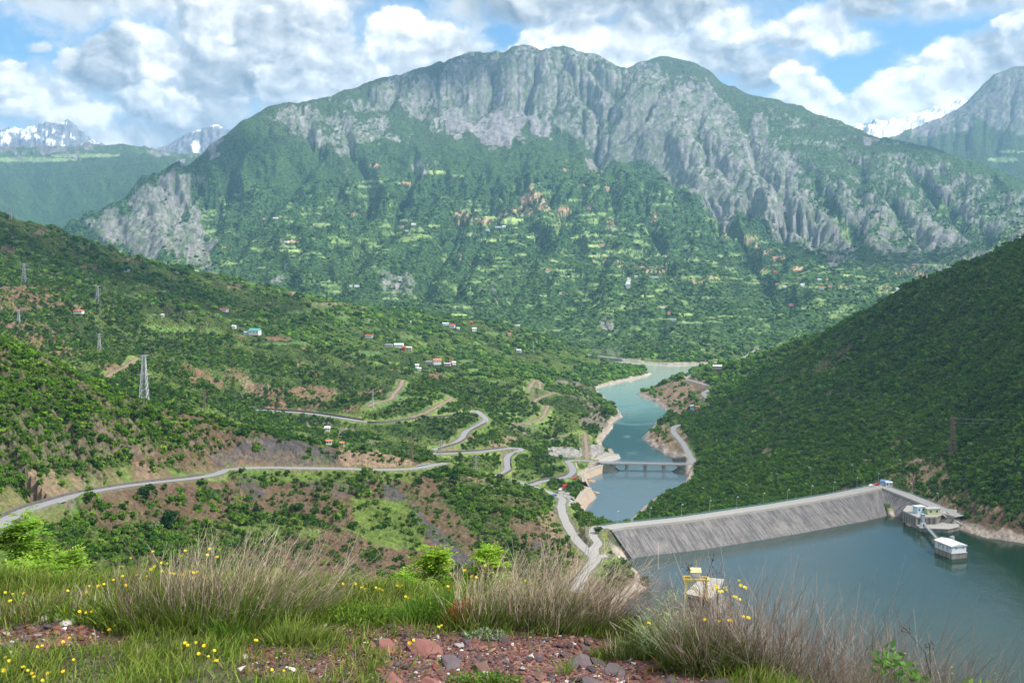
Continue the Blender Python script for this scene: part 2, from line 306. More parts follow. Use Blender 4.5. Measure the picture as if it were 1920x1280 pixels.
# roads and tracks: (px, py, zr relative to the eye)
ROADS = {
 'road_near': dict(w=5.6, kind='asphalt', pts=[(20,1010,-83),(4,993,-84),(6,978,-85),(25,967,-86),(60,952,-88),(110,937,-90),(170,922,-93),(235,911,-97),(300,903,-100),(370,895,-103),(402,889,-105),(425,881,-108),(455,877.5,-110),(500,876,-112),(560,877,-115),(640,878,-118),(700,880,-121),(760,879,-124),(790,876,-126),(815,871,-127.5),(835,868,-129)]),
 'road_switchbacks': dict(w=6.0, kind='asphalt', pts=[(400,772,-147),(445,769,-148),(480,768,-148.5),(530,771,-149),(580,775,-150),(630,782,-151),(680,789.5,-152),(705,791.5,-152.5),(730,790,-153),(770,784.5,-153.5),(817,781,-154),(860,777.5,-154.5),(880,773,-155),(890,769.5,-155.5),(901,776,-156.5),(911,786,-158),(903,793.6,-159),(886,802,-161),(873,810,-162.3),(866,821,-164),(853,830,-165.5),(831,837,-167),(809,844,-168.5),(806,848,-169.4),(816,850.5,-170),(853,849,-171.5),(897,847,-173),(930,843,-174.5),(962,839.5,-176),(975,841,-177),(975,845,-177.7),(963,848,-178.5),(952,856,-180),(950.5,869,-182.5),(951,880,-184.2),(938,889,-186),(923,895,-187.3),(921,899,-188),(932,901,-188.5),(969,903,-189.3),(993,909,-190),(1017,902,-190.6),(1050,896.5,-191),(1067.5,891,-191.3),(1074,882,-191.6),(1070,871,-191.8),(1064,865.5,-192),(1076,862.8,-192),(1105,863.8,-192),(1133,866.3,-192)]),
 'road_dam': dict(w=5.6, kind='concrete', pts=[(1000,912,-190),(1035,925,-188),(1054,935,-182),(1052,948,-172),(1056,966,-165),(1066,988,-160),(1082,1013,-156),(1105,1036,-153.5),(1116,1046,-153),(1108,1058,-153),(1095,1074,-152),(1085,1092,-151),(1078,1110,-150)]),
 'road_dam_link': dict(w=5.0, kind='concrete', pts=[(1138,989,-153),(1118,988,-153),(1112,1003,-153.2),(1121,1018,-153.4),(1113,1029,-153.4),(1116,1045,-153)]),
 'road_dam_spur': dict(w=5.0, kind='concrete', pts=[(1116,1045,-153),(1128,1042,-153),(1138,1041,-153)]),
 'road_right_bank': dict(w=6.0, kind='asphalt', pts=[(1290,869.5,-192),(1299,862,-192),(1294,855,-191.6),(1286,840,-191),(1280,830,-190.4),(1270.6,819,-189.6),(1263,810,-188.8),(1263,802,-188),(1268,798.5,-187.5),(1277,796,-187)]),
 'road_peninsula': dict(w=7.0, kind='asphalt', pts=[(1326,722,-176),(1302,714.7,-176),(1286,710.5,-176),(1284,708.5,-176),(1296,704,-177),(1308,698,-178),(1321,695.5,-178)]),
 'road_peninsula_lower': dict(w=8.0, kind='asphalt', pts=[(1332,730,-181),(1322,735,-182),(1320,738,-182.4),(1327,746,-183)]),
 'road_far_shore': dict(w=6.0, kind='asphalt', pts=[(1095,663,-191),(1130,669,-193),(1173,672.5,-195),(1220,675,-196),(1273,676.5,-196),(1340,676,-196),(1385,675,-196),(1400,667,-195),(1410,660,-194),(1423,654,-192),(1450,649,-190),(1480,646,-189)]),
 'dirt_track_plain': dict(w=3.2, kind='dirt', pts=[(984,815.5,-190),(1028,817,-191.5),(1060,817.5,-192),(1083,815.5,-192),(1096,813,-192),(1098,827.5,-192),(1100,843,-192),(1100,861,-192)]),
 'dirt_track_spur': dict(w=3.2, kind='dirt', pts=[(770,785,-153.5),(778,780,-152),(792,776,-151),(810,767.5,-149.5),(830,756,-148),(846,747.5,-147),(838,744,-146)]),
 'dirt_track_slope': dict(w=3.2, kind='dirt', pts=[(755,712,-131),(750,725,-134),(737.5,740,-137),(732,748,-138.5),(705,755,-140),(690,762,-141.5)]),
 'dirt_track_ravine': dict(w=3.2, kind='dirt', pts=[(960,797,-182),(1000,790,-180),(1017,781.6,-178),(1024,768,-175.5),(1027,761,-174),(1013,759.5,-173)]),
 'dirt_track_switchback': dict(w=3.2, kind='dirt', pts=[(1000,755,-171),(1006,749,-170),(1023,741.7,-168),(1040,736,-166),(1026,734,-165),(1013,732,-164),(1012,720,-160),(1003,713,-157),(990,732,-160)]),
 'dirt_track_shoulder': dict(w=3.2, kind='dirt', pts=[(118,944,-91),(114,955,-93),(107,968,-96),(98,982,-99)]),
 'dirt_track_hill': dict(w=3.6, kind='dirt', pts=[(257,672,-86.5),(240,684,-90),(225,692,-93),(210,700,-96),(195,712,-100)]),
}
def pix_path(pts): return np.array([atz(*p) for p in pts])
def densify(P, step):
    """Catmull-Rom through the points, resampled every step metres"""
    P = np.asarray(P, float); n = len(P); out = []
    ext = np.vstack([2 * P[0] - P[1], P, 2 * P[-1] - P[-2]])
    for i in range(n - 1):
        p0, p1, p2, p3 = ext[i:i + 4]; m = max(2, int(np.linalg.norm(p2 - p1) / step) + 1)
        t = np.linspace(0, 1, m, endpoint=False)[:, None]
        out.append(0.5 * (2 * p1 + (p2 - p0) * t + (2 * p0 - 5 * p1 + 4 * p2 - p3) * t ** 2 + (-p0 + 3 * p1 - 3 * p2 + p3) * t ** 3))
    out.append(P[-1:]); return np.vstack(out)
for r in ROADS.values():
    r['path'] = densify(pix_path(r['pts']), 3.0 if r['pts'][0][2] > -195 else 6.0)

# lakes
ZA, ZB = 0.0, -35.0
LAKE_A_PX = [(1170,1045),(1230,1038),(1300,1025.5),(1380,1019),(1480,1004),(1580,985),(1613,978),(1657,970),(1693,967),(1700,985),(1730,992),(1783,984),(1800,993),(1847,1008),(1897,1015),(1930,1020),(2050,1045),(2300,1110),(2500,1300),(2300,1400),(1700,1360),(1450,1300),(1300,1230),(1220,1195),(1180,1165),(1167,1143),(1173,1130),(1190,1120),(1213,1103),(1215,1092),(1200,1080),(1184,1072),(1172,1060)]
LAKE_B_PX = [(1137,992),(1108,983.5),(1090,952),(1096,940),(1108,924),(1104,912),(1098,903),(1100,892),(1112,884),(1131,876),(1131,867),(1154,854),(1150,845),(1131,837.5),(1128,828),(1138,815),(1149,803),(1148,793),(1167,782),(1164,773.5),(1148,762),(1131,742),(1112,731),(1125,726),(1164,716),(1203,708),(1223,701),(1210,694),(1187,687),(1150,681),(1128,676.5),(1100,673),(1128,671),(1173,678),(1253,684),(1290,683),(1345,682),(1328,688),(1295,697),(1262,713),(1230,729),(1213,734),(1192,739),(1210,747),(1230,755),(1241,765),(1259,773.5),(1245,779),(1230,791),(1223,801),(1213,811),(1203,821),(1217,834),(1246,851),(1272,864),(1290,872),(1290,880),(1284,906),(1253,923),(1223,939),(1197,959),(1179,978),(1165,1000)]
LAKE_A = np.array([atz(x, y, ZA - EYE)[:2] for x, y in LAKE_A_PX])
LAKE_B = np.array([atz(x, y, ZB - EYE)[:2] for x, y in LAKE_B_PX])
def poly_sd(X, Y, P):
    """signed distance to polygon, negative inside"""
    d = np.full(X.shape, 1e12, np.float64); ins = np.zeros(X.shape, bool); n = len(P)
    for i in range(n):
        ax, ay = P[i]; bx, by = P[(i + 1) % n]; ex, ey = bx - ax, by - ay
        t = np.clip(((X - ax) * ex + (Y - ay) * ey) / (ex * ex + ey * ey), 0, 1)
        d = np.minimum(d, (X - ax - t * ex) ** 2 + (Y - ay - t * ey) ** 2)
        c = ((ay > Y) != (by > Y)) & (X < (bx - ax) * (Y - ay) / (by - ay + 1e-12) + ax); ins ^= c
    return np.where(ins, -1, 1) * np.sqrt(d)
def in_poly(X, Y, P):
    ins = np.zeros(X.shape, bool); n = len(P)
    for i in range(n):
        ax, ay = P[i]; bx, by = P[(i + 1) % n]
        ins ^= ((ay > Y) != (by > Y)) & (X < (bx - ax) * (Y - ay) / (by - ay + 1e-12) + ax)
    return ins

def build_controls():
    K = []
    for px, py, d in CTRL: K.append(((px - PX0) / FOC, math.log(d), (PYH - py) / FOC))
    for px, d, zr in HID: K.append(((px - PX0) / FOC, math.log(d), zr / d))
    for r in ROADS.values():
        for i, (px, py, zr) in enumerate(r['pts']):
            d = zr * FOC / (PYH - py); K.append(((px - PX0) / FOC, math.log(d), (PYH - py) / FOC))
    for P, z in ((LAKE_A_PX, ZA), (LAKE_B_PX, ZB)):
        for px, py in P: K.append(((px - PX0) / FOC, math.log((z - EYE) * FOC / (PYH - py)), (PYH - py) / FOC))
    K = np.array(K); keep = []
    for k in K:                                   # thin out near-duplicates
        if all((k[0] - q[0]) ** 2 + (k[1] - q[1]) ** 2 > 0.0035 ** 2 for q in keep): keep.append(k)
    return np.array(keep)
KP = build_controls()
_c2 = 0.012 ** 2
def _phi(r2): return np.sqrt(r2 + _c2)
_A = _phi((KP[:, None, 0] - KP[None, :, 0]) ** 2 + (KP[:, None, 1] - KP[None, :, 1]) ** 2)
_n = len(KP)
_T = np.c_[np.ones(_n), KP[:, :2]]
_M = np.block([[_A - np.eye(_n) * 0.002, _T], [_T.T, np.zeros((3, 3))]])
_W = np.linalg.solve(_M, np.r_[KP[:, 2], 0, 0, 0])
# coarse evaluation lattice (conformal: du = dw)
U0, U1, W0, W1 = -0.66, 0.66, math.log(8.0), math.log(15200.0)
CS = 0.005
cu = np.arange(U0, U1 + CS, CS); cw = np.arange(W0, W1 + CS, CS)
S_c = np.zeros((len(cw), len(cu)))
for i in range(0, len(cw), 60):
    gu, gw = np.meshgrid(cu, cw[i:i + 60]); v = _W[-3] + _W[-2] * gu + _W[-1] * gw
    for k in range(_n): v += _W[k] * _phi((gu - KP[k, 0]) ** 2 + (gw - KP[k, 1]) ** 2)
    S_c[i:i + 60] = v
def bilin(F, u, w, u0=U0, w0=W0, cs=CS):
    x = np.clip((u - u0) / cs, 0, F.shape[1] - 1.001); y = np.clip((w - w0) / cs, 0, F.shape[0] - 1.001)
    i = x.astype(int); j = y.astype(int); fx = x - i; fy = y - j
    return (F[j, i] * (1 - fx) + F[j, i + 1] * fx) * (1 - fy) + (F[j + 1, i] * (1 - fx) + F[j + 1, i + 1] * fx) * fy

# ---- erosion on a finer conformal lattice: drainage carves dendritic gullies
ES = 0.0025
eu = np.arange(U0, U1 + ES, ES); ew = np.arange(math.log(240.0), W1, ES)
EU, EW = np.meshgrid(eu, ew); ED = np.exp(EW)
S_t = bilin(S_c, EU, EW)                                  # target, z/d
def box(F, r):
    def b1(a, ax):
        k = 2 * r + 1; p = np.pad(a, [(r + 1, r) if i == ax else (0, 0) for i in range(2)], mode='edge'); c = np.cumsum(p, axis=ax)
        return (np.take(c, range(k, c.shape[ax]), axis=ax) - np.take(c, range(0, c.shape[ax] - k), axis=ax)) / k
    return b1(b1(F, 0), 1)
far = sstep(math.log(2100), math.log(2900), EW)
rug = 0.0075 * (1 - far) + 0.0085 * far
n1 = fbm(EU * 9 + 5, EW * 9, 5, 3) - 0.5
n2 = fbm(EU * 26, EW * 26 + 9, 5, 8) - 0.5
n3 = fbm(EU * 11 + 3, EW * 11, 6, 21, ridged=True) - 0.6
skyline = sstep(0.9, 1.0, 0 * EU)
Se = S_t + rug * (0.9 * n1 + 0.8 * n2 + far * 1.4 * n3)
NR, NC = Se.shape
idx = np.arange(NR * NC).reshape(NR, NC)
def drain(Z):
    best = np.zeros(Z.shape); rec = idx.copy()
    for dy, dx in ((0, 1), (0, -1), (1, 0), (-1, 0), (1, 1), (1, -1), (-1, 1), (-1, -1)):
        sh = np.roll(np.roll(Z, -dy, 0), -dx, 1); dist = ED * ES * math.hypot(dx, dy)
        g = (Z - sh) / dist
        if dy == 1: g[-1] = -1
        if dy == -1: g[0] = -1
        if dx == 1: g[:, -1] = -1
        if dx == -1: g[:, 0] = -1
        m = g > best; best[m] = g[m]; rec[m] = np.roll(np.roll(idx, -dy, 0), -dx, 1)[m]
    ptr = rec.ravel().copy(); N = NR * NC; root = ptr == np.arange(N)
    S = np.ones(N); ptr = np.where(root, N, ptr); ptr = np.append(ptr, N); S = np.append(S, 0.0)
    for _ in range(10):
        S = S + np.bincount(ptr, weights=S, minlength=N + 1); S[N] = 0; ptr = ptr[ptr]
    return S[:N].reshape(NR, NC), best
sd_lake = None
for it in range(14):
    A, slope = drain(Se * ED)
    carve = (0.00024 + 0.00016 * far) * np.clip(A, 1, 1500) ** 0.42 * np.clip(slope * 3.0, 0.1, 1.6)
    Se = Se - carve
    Se = Se + 0.16 * (box(Se, 1) - Se)
    low = box(S_t - Se, 9); Se = Se + 0.8 * low
A_last, _ = drain(Se * ED)
E_delta = Se - S_t
E_flow = np.log1p(np.clip(A_last, 0, 3000)) / math.log(3000)
E_cav = box(Se, 3) - Se                                     # >0 in gullies
for nm in ('Se', 'S_t', 'EU', 'EW', 'n1', 'n2', 'n3'): globals().pop(nm, None) if nm not in ('EU', 'EW') else None
def ebil(F, u, w): return bilin(F, u, w, U0, ew[0], ES)
# damping of relief where something exact is wanted (roads, shores, skylines near the viewpoint)
def s_field(u, w, detail=True):
    s = bilin(S_c, u, w)
    if detail:
        k = sstep(math.log(240), math.log(300), w)
        fd = 1 - 0.86 * sstep(math.log(4700), math.log(6200), w) - 0.40 * (1 - sstep(math.log(900), math.log(1500), w))
        s = s + k * fd * ebil(E_delta, np.clip(u, U0, U1), np.clip(w, ew[0], ew[-1] - ES))
    return s
LAKE_A_BB = (LAKE_A.min(0) - 60, LAKE_A.max(0) + 60); LAKE_B_BB = (LAKE_B.min(0) - 80, LAKE_B.max(0) + 80)
DAM_TOP_PX = [(1137,990),(1160,986),(1280,973.5),(1447,949),(1567,929),(1652,911.5)]
DAM_WING_PX = [(1652,911.5,-153),(1697,927,-154.5),(1747,947,-157),(1775,960,-158.5),(1800,968,-159)]
DAM_TOP = np.array([atz(x, y, -153.0) for x, y in DAM_TOP_PX]); DAM_WING = np.array([atz(*p) for p in DAM_WING_PX])
DAM_LINE = np.vstack([DAM_TOP, DAM_WING[1:]])
def seg_clip(X, Y, Z, info, path, hw, cut, fill, reach, tagv=1.0, idxsel=None):
    """cut and fill the ground to a road bed along path; returns where it was cut / filled"""
    for i in range(len(path) - 1):
        a, b = path[i], path[i + 1]; ex, ey = b[0] - a[0], b[1] - a[1]; L2 = ex * ex + ey * ey + 1e-9
        x0, x1 = min(a[0], b[0]) - reach, max(a[0], b[0]) + reach; y0, y1 = min(a[1], b[1]) - reach, max(a[1], b[1]) + reach
        j0, j1 = np.searchsorted(info['yrow'], [y0, y1])
        if j1 <= j0: continue
        yc0, yc1 = info['yrow'][j0], info['yrow'][j1 - 1]
        us = sorted([x0 / yc0, x0 / yc1, x1 / yc0, x1 / yc1])
        i0, i1 = np.searchsorted(info['ucol'], [us[0], us[-1]])
        if i1 <= i0: continue
        sl = (slice(j0, j1), slice(i0, i1)); x = X[sl]; y = Y[sl]
        t = np.clip(((x - a[0]) * ex + (y - a[1]) * ey) / L2, 0, 1)
        d = np.hypot(x - a[0] - t * ex, y - a[1] - t * ey); zr = a[2] + t * (b[2] - a[2])
        m = d < info['rd'][sl]
        m &= d < reach
        sub = info['rd'][sl]; sub[m] = d[m]; info['rd'][sl] = sub
        sz = info['rz'][sl]; sz[m] = zr[m]; info['rz'][sl] = sz
GULLIES = [P0 for P0 in (
 [(1045,98),(1075,150),(1110,185),(1122,230),(1112,255),(1118,300)],[(955,92),(925,130),(935,165),(905,200),(880,215)],[(1185,130),(1165,170),(1140,215),(1118,250)],[(845,115),(815,150),(800,190),(795,215)],[(760,140),(740,175),(720,195)],
 [(1260,150),(1225,190),(1190,225),(1150,260),(1122,290)],[(1320,190),(1300,230),(1330,290),(1375,330),(1420,400)],[(1400,240),(1410,290),(1450,340),(1480,400),(1530,460)],[(1480,290),(1520,330),(1560,400),(1610,450)],[(1240,250),(1250,290),(1275,330)],
 [(1560,270),(1620,330),(1680,390),(1740,450)],[(1680,300),(1740,350),(1800,410),(1850,450)],[(560,198),(575,240),(600,290),(560,330),(500,400),(440,460)],[(640,215),(650,270),(690,310),(700,380),(640,470)],[(480,235),(450,290),(420,360),(400,420)],[(390,300),(350,360),(320,420)],
 [(770,290),(775,330),(740,400),(690,480),(620,560)],[(900,330),(870,400),(830,470),(790,540)],[(1080,330),(1060,400),(1010,470),(960,560)],[(985,300),(960,370),(905,450),(860,530),(840,570)],[(1180,360),(1230,430),(1250,500),(1290,560)],[(1330,385),(1390,450),(1440,520),(1480,580)],[(1150,440),(1130,500),(1080,570)],[(1005,98),(1000,150),(985,200)],[(1100,110),(1130,150),(1150,180)],[(885,108),(870,150),(850,185)],[(690,158),(680,185)])]
def gully_field(px, py):
    """0..1, 1 on the floor of a gully; the gullies widen downhill"""
    wx = (fbm(px / 28, py / 28, 4, 420) - .5) * 30; wy = (fbm(px / 28, py / 28, 4, 421) - .5) * 22; x = px + wx; y = py + wy; out = np.zeros(px.shape, np.float32)
    for G in GULLIES:
        n = len(G) - 1
        for i, ((ax, ay), (bx, by)) in enumerate(zip(G[:-1], G[1:])):
            m = (x > min(ax, bx) - 50) & (x < max(ax, bx) + 50) & (y > min(ay, by) - 30) & (y < max(ay, by) + 30)
            if not m.any(): continue
            ex, ey = bx - ax, by - ay; t = np.clip(((x[m] - ax) * ex + (y[m] - ay) * ey) / (ex * ex + ey * ey), 0, 1); d = np.hypot(x[m] - ax - t * ex, y[m] - ay - t * ey)
            wd = 13 + 11 * (i + t) / n; k = min(1, (i + 1.0) / 1.2); out[m] = np.maximum(out[m], np.clip(1 - d / wd, 0, 1) * (.22 + .78 * np.minimum(1, (i + t) * .9)))
    return out
def shape_ground(u, w, D, want_info=False):
    """final ground height for lattice rows w (ascending) and columns u"""
    GU, GW = np.meshgrid(u, w); Dg = np.exp(GW)
    X = GU * Dg; Y = Dg
    s = s_field(GU, GW)
    # fine relief, in metres
    Z = EYE + s * Dg
    amp = np.where(Dg > 240, 1.0, 0.3)
    fine = (fbm(X / 42, Y / 42, 5, 77) - 0.5) * 5.0 * sstep(250, 900, Dg) * (1 - 0.0) + (fbm(X / 9, Y / 9, 4, 55) - 0.5) * 1.3 * sstep(200, 300, Dg)
    farm = sstep(2100, 3000, Dg)
    gul = gully_field(PX0 + FOC * GU, PYH - FOC * s) * sstep(2400, 3200, Dg) * sstep(9500, 8600, Dg) if np.exp(w[-1]) > 2400 else np.zeros(X.shape, np.float32)
    Z = Z - gul * Dg * 0.0115
    rh = (X > 60) & (Dg < 2100) & (Dg > 620); rw = sstep(60, 200, X) * sstep(640, 760, Dg) * sstep(2100, 1700, Dg) * sstep(-195, -150, s * Dg) * rh
    Z = Z + rw * (34.0 * (fbm((Y * .93 - X * .38) / 250 + .2 * fbm(X / 150, Y / 150, 3, 430), (X * .93 + Y * .38) / 800, 5, 431, .5, ridged=True) - .64))
    qx = PX0 + FOC * GU; qy = PYH - FOC * s; crag = (fbm(X / 330 + Y / 900, Y / 300, 7, 31, 0.57, ridged=True) - 0.62) * 0.0062 * Dg
    steep_rock = rock_bias(GU, s, Dg)
    Z = Z + fine + farm * crag * (0.35 + 1.0 * steep_rock)
    px0 = PX0 + FOC * GU; py0 = PYH - FOC * s
    ang = np.arctan2(px0 - 1010, py0 + 260) + 0.05 * (fbm(px0 / 60, py0 / 60, 4, 401) - .5); rad = np.hypot(px0 - 1010, py0 + 260)
    ang = ang + 0.22 * (fbm(px0 / 150, py0 / 150, 3, 405) - .5) + 0.06 * (fbm(px0 / 40, py0 / 40, 4, 406) - .5)
    rib = fbm(ang * 6.0, rad / 80, 6, 402, 0.55, ridged=True) - 0.55; rib2 = fbm(X / 760 - Y / 1500, Y / 620, 6, 403, 0.56, ridged=True) - 0.58
    up = sstep(3300, 5200, Dg) * sstep(10200, 9300, Dg)
    Z = Z + up * Dg * (0.0075 * rib * sstep(-0.02, 0.06, 0.225 - s) + 0.0105 * rib2 * (0.5 + .5 * steep_rock))
    ang2 = np.arctan2(px0 - 1150, py0 - 150) + 0.75 * (fbm(px0 / 190, py0 / 190, 4, 411) - .5); rad2 = np.hypot(px0 - 1150, py0 - 150)
    low = sstep(2350, 3000, Dg) * sstep(6400, 5000, Dg) * sstep(60, 200, rad2)
    Z = Z + low * Dg * 0.022 * (fbm(ang2 * 3.1 + 7.4, rad2 / 170 + 3.3, 5, 412, 0.48, ridged=True) - 0.56)
    pk = sstep(10700, 11600, Dg); Z = Z + pk * Dg * (0.012 * (fbm(GU * 60, GW * 60, 6, 404, .6, ridged=True) - .62))
    info = dict(yrow=np.exp(w), ucol=np.asarray(u), rd=np.full(X.shape, 1e9, np.float32), rz=np.zeros(X.shape, np.float32))
    # shores
    sdl = np.full(X.shape, 1e6)
    for P, bb, z0, bank in ((LAKE_A, LAKE_A_BB, ZA, 0.55), (LAKE_B, LAKE_B_BB, ZB, 0.5)):
        m = (X > bb[0][0]) & (X < bb[1][0]) & (Y > bb[0][1]) & (Y < bb[1][1])
        if not m.any(): continue
        sd = poly_sd(X[m], Y[m], P)
        wob = (vnoise(X[m] / 14, Y[m] / 14, 5) - 0.5) * 4 + (vnoise(X[m] / 4, Y[m] / 4, 6) - 0.5) * 2
        sd = sd + wob * np.clip(np.abs(sd) / 10, 0.3, 1)
        z = Z[m]
        zi = np.minimum(z, z0 + sd * 0.45)
        zo = np.maximum(z, z0 + np.minimum(sd * bank, 5.0 + 0.02 * sd) * np.exp(-np.maximum(sd - 40, 0) / 40) - (np.maximum(sd - 14, 0) * 3.0 if z0 == ZA else 0))
        zo = np.minimum(zo, z0 + 0.4 + sd * 1.3 + np.maximum(sd - 12, 0) * 2)
        Z[m] = np.where(sd < 0, np.maximum(zi, z0 - 14), zo)
        q = sdl[m]; sdl[m] = np.where(np.abs(sd) < np.abs(q), sd, q)
    # the dam's own footprint keeps the ground down
    m = (X > 30) & (X < 320) & (Y > 560) & (Y < 740)
    if m.any():
        dl = np.full(X[m].shape, 1e9)
        for a, b in zip(DAM_LINE[:-1], DAM_LINE[1:]):
            ex, ey = b[0] - a[0], b[1] - a[1]; t = np.clip(((X[m] - a[0]) * ex + (Y[m] - a[1]) * ey) / (ex * ex + ey * ey), 0, 1)
            dl = np.minimum(dl, np.hypot(X[m] - a[0] - t * ex, Y[m] - a[1] - t * ey))
        Z[m] = np.minimum(Z[m], 12.0 - 1.0 + np.maximum(dl - 6, 0) * 2.0 * ((X[m] < 60) | (X[m] > 250)) - np.minimum(np.maximum(dl - 5, 0) * 0.75, 60) * ((X[m] >= 60) & (X[m] <= 250)) * (poly_sd(X[m], Y[m], LAKE_B) > 0) * (dl < 60) + 200.0 * (dl > 60))
    Zn = Z.copy()
    for nm, r in ROADS.items():
        seg_clip(X, Y, Z, info, r['path'], r['w'] / 2, 1.0, 0.7, 26.0)
    d = info['rd']; m = d < 26
    hw = 4.6
    rz = info['rz'][m]; dd = np.maximum(d[m] - hw, 0); z = Z[m]
    cutp = rz - 0.12 + dd * 0.95 + np.maximum(dd - 12, 0) * 1.2; filp = rz - 0.12 - dd * 0.75 - np.maximum(dd - 12, 0) * 1.4
    Z[m] = np.clip(z, filp, cutp)
    cut = np.zeros(X.shape, np.float32); cut[m] = np.clip((Zn[m] - Z[m]) / 1.5, -1, 1) * (1 - sstep(18, 26, d[m]))
    info.update(cut=cut, sdl=sdl, rockb=steep_rock - .30 * gul, gul=gul)
    return X, Y, Z, info

# ---- land cover, as patches lying on the ground
def P_(*a): return [tuple(a[i:i + 2]) for i in range(0, len(a), 2)]
ROCK_PATCH = [   # polygon in photo pixels at that distance band, weight
 (P_(630,180,760,138,890,98,1050,80,1180,122,1340,185,1400,235,1440,330,1300,330,1200,312,1120,292,1060,245,1020,225,960,235,870,215,790,220,700,200), .62),
 (P_(800,222,870,205,1000,215,1030,232,975,262,955,282,925,282,880,255,845,250,838,228), .95),
 (P_(790,215,830,235,828,262,800,235), .6), (P_(512,205,560,200,640,215,745,222,752,262,650,275,520,262), .62),
 (P_(160,440,245,385,300,345,350,325,360,380,370,430,410,495,360,505,300,498,200,470), .86), (P_(370,320,405,325,400,345,370,340), .6),
 (P_(1060,230,1120,285,1140,300,1100,290,1000,235), .7),
 (P_(1160,170,1300,160,1350,205,1400,225,1460,300,1500,330,1520,400,1560,480,1500,470,1400,410,1330,360,1250,330,1200,310,1150,300), .72),
 (P_(1400,180,1560,240,1700,280,1930,390,1930,460,1800,520,1700,500,1600,470,1520,380,1450,270), .42),
 (P_(1690,390,1760,400,1830,460,1790,470,1720,440), .85), (P_(1500,380,1560,420,1600,490,1560,500,1510,440), .75),
 (P_(1280,215,1340,240,1320,330,1270,320), .75), (P_(1350,260,1470,270,1500,330,1440,340,1380,320), .75),
 (P_(1130,590,1142,585,1150,612,1140,612), .8), (P_(1146,592,1156,590,1162,618,1152,616), .8), (P_(1164,635,1172,650,1178,666,1170,664), .7),
 (P_(1095,652,1130,648,1200,660,1280,662,1380,660,1380,676,1100,672), .7), (P_(700,540,760,515,770,530,715,570), .6), (P_(925,545,945,545,940,560,928,556), .6),
 (P_(1815,180,1830,150,1930,130,1930,260,1860,245,1790,235,1760,230), .7), (P_(-200,230,200,225,195,275,-200,275), .95), (P_(290,225,460,225,400,284,290,284), .95), (P_(1590,190,1820,170,1790,240,1680,262,1590,245), .95),
 (P_(500,520,560,500,560,530,510,535), .5), (P_(770,300,800,300,790,345,770,335), .5), (P_(1110,255,1125,250,1122,305,1108,300), .6),
 (P_(1095,712,1120,705,1150,730,1165,760,1110,735), .3),
]
def patch_mask(px, py, poly, feather=0.5, warp=None):
    xs = [p[0] for p in poly]; ys = [p[1] for p in poly]
    m = (px > min(xs)) & (px < max(xs)) & (py > min(ys)) & (py < max(ys))
    out = np.zeros(px.shape, bool)
    if m.any(): out[m] = in_poly(px[m], py[m], poly)
    return out
def rock_bias(GU, s, Dg):
    px = PX0 + FOC * GU; py = PYH - FOC * s
    wx = (vnoise(px / 34, py / 34, 91) - 0.5) * 60 + (vnoise(px / 9, py / 9, 92) - 0.5) * 20; wy = (vnoise(px / 34, py / 34, 93) - 0.5) * 44 + (vnoise(px / 9, py / 9, 94) - 0.5) * 18
    ks = np.where(py > 560, .35, 1.0); wx = wx * ks; wy = wy * ks
    b = np.zeros(px.shape, np.float32); m = Dg > 2050
    b[m] = 0.06
    for poly, wgt in ROCK_PATCH:
        q = patch_mask(px + wx, py + wy, poly) & m; b[q] = np.maximum(b[q], wgt)
    return b
# ellipses of open ground: px, py, rx, ry
FIELDS_FAR = [(925,408,22,2.6),(962,412,20,3.4),(950,418,24,3),(990,405,20,3),(880,440,16,3.4),(922,451,18,3.2),(965,427,8,1.6),(998,444,14,3),(1055,420,18,3),(1083,446,13,2),(1110,441,18,3.6),(1160,429,26,2.4),(1160,432,20,2),(1115,461,16,3),(1125,480,20,3.2),(1155,472,22,4),(1200,472,18,2.4),(1240,478,22,2.6),(1290,461,14,2),(978,478,12,2.4),(1060,507,20,2.4),(1070,517,24,1.8),(1040,490,16,1.6),(815,424,12,3.4),(545,470,26,3),(535,462,14,2.2),(530,463,30,2),(590,400,26,2),(600,421,22,2.4),(815,323,24,4),(700,340,26,2),(860,330,16,2),(830,370,12,2),(690,350,18,3),(1190,290,10,2),(1075,375,12,2),(1230,365,14,2),(1420,525,10,2),(1520,538,22,1.8),(1580,540,12,1.6),(1500,578,22,3),(1420,530,26,1.8),(1585,515,14,1.8),(1545,500,12,2),(1750,497,28,2.4),(1660,572,18,2.4),(1665,548,26,2),(1570,585,20,2),(1285,590,16,2.4),(1290,605,22,2.6),(1240,575,12,2),(1215,555,12,2),(1170,575,8,4),(1120,555,14,1.6),(1140,560,10,2),(1020,554,12,1.6),(1330,558,16,2),(1410,445,16,3),(1420,455,26,2.4),(1300,488,14,2),(1350,500,12,1.8),(1360,480,18,2.6),(600,388,12,1.5),(730,560,18,2.4),(860,575,14,3),(855,590,22,2),(1320,655,10,1.4),(1880,300,30,5),(1895,285,28,2),(60,300,90,5),(160,292,70,4),(880,395,24,3),(760,414,14,2)]
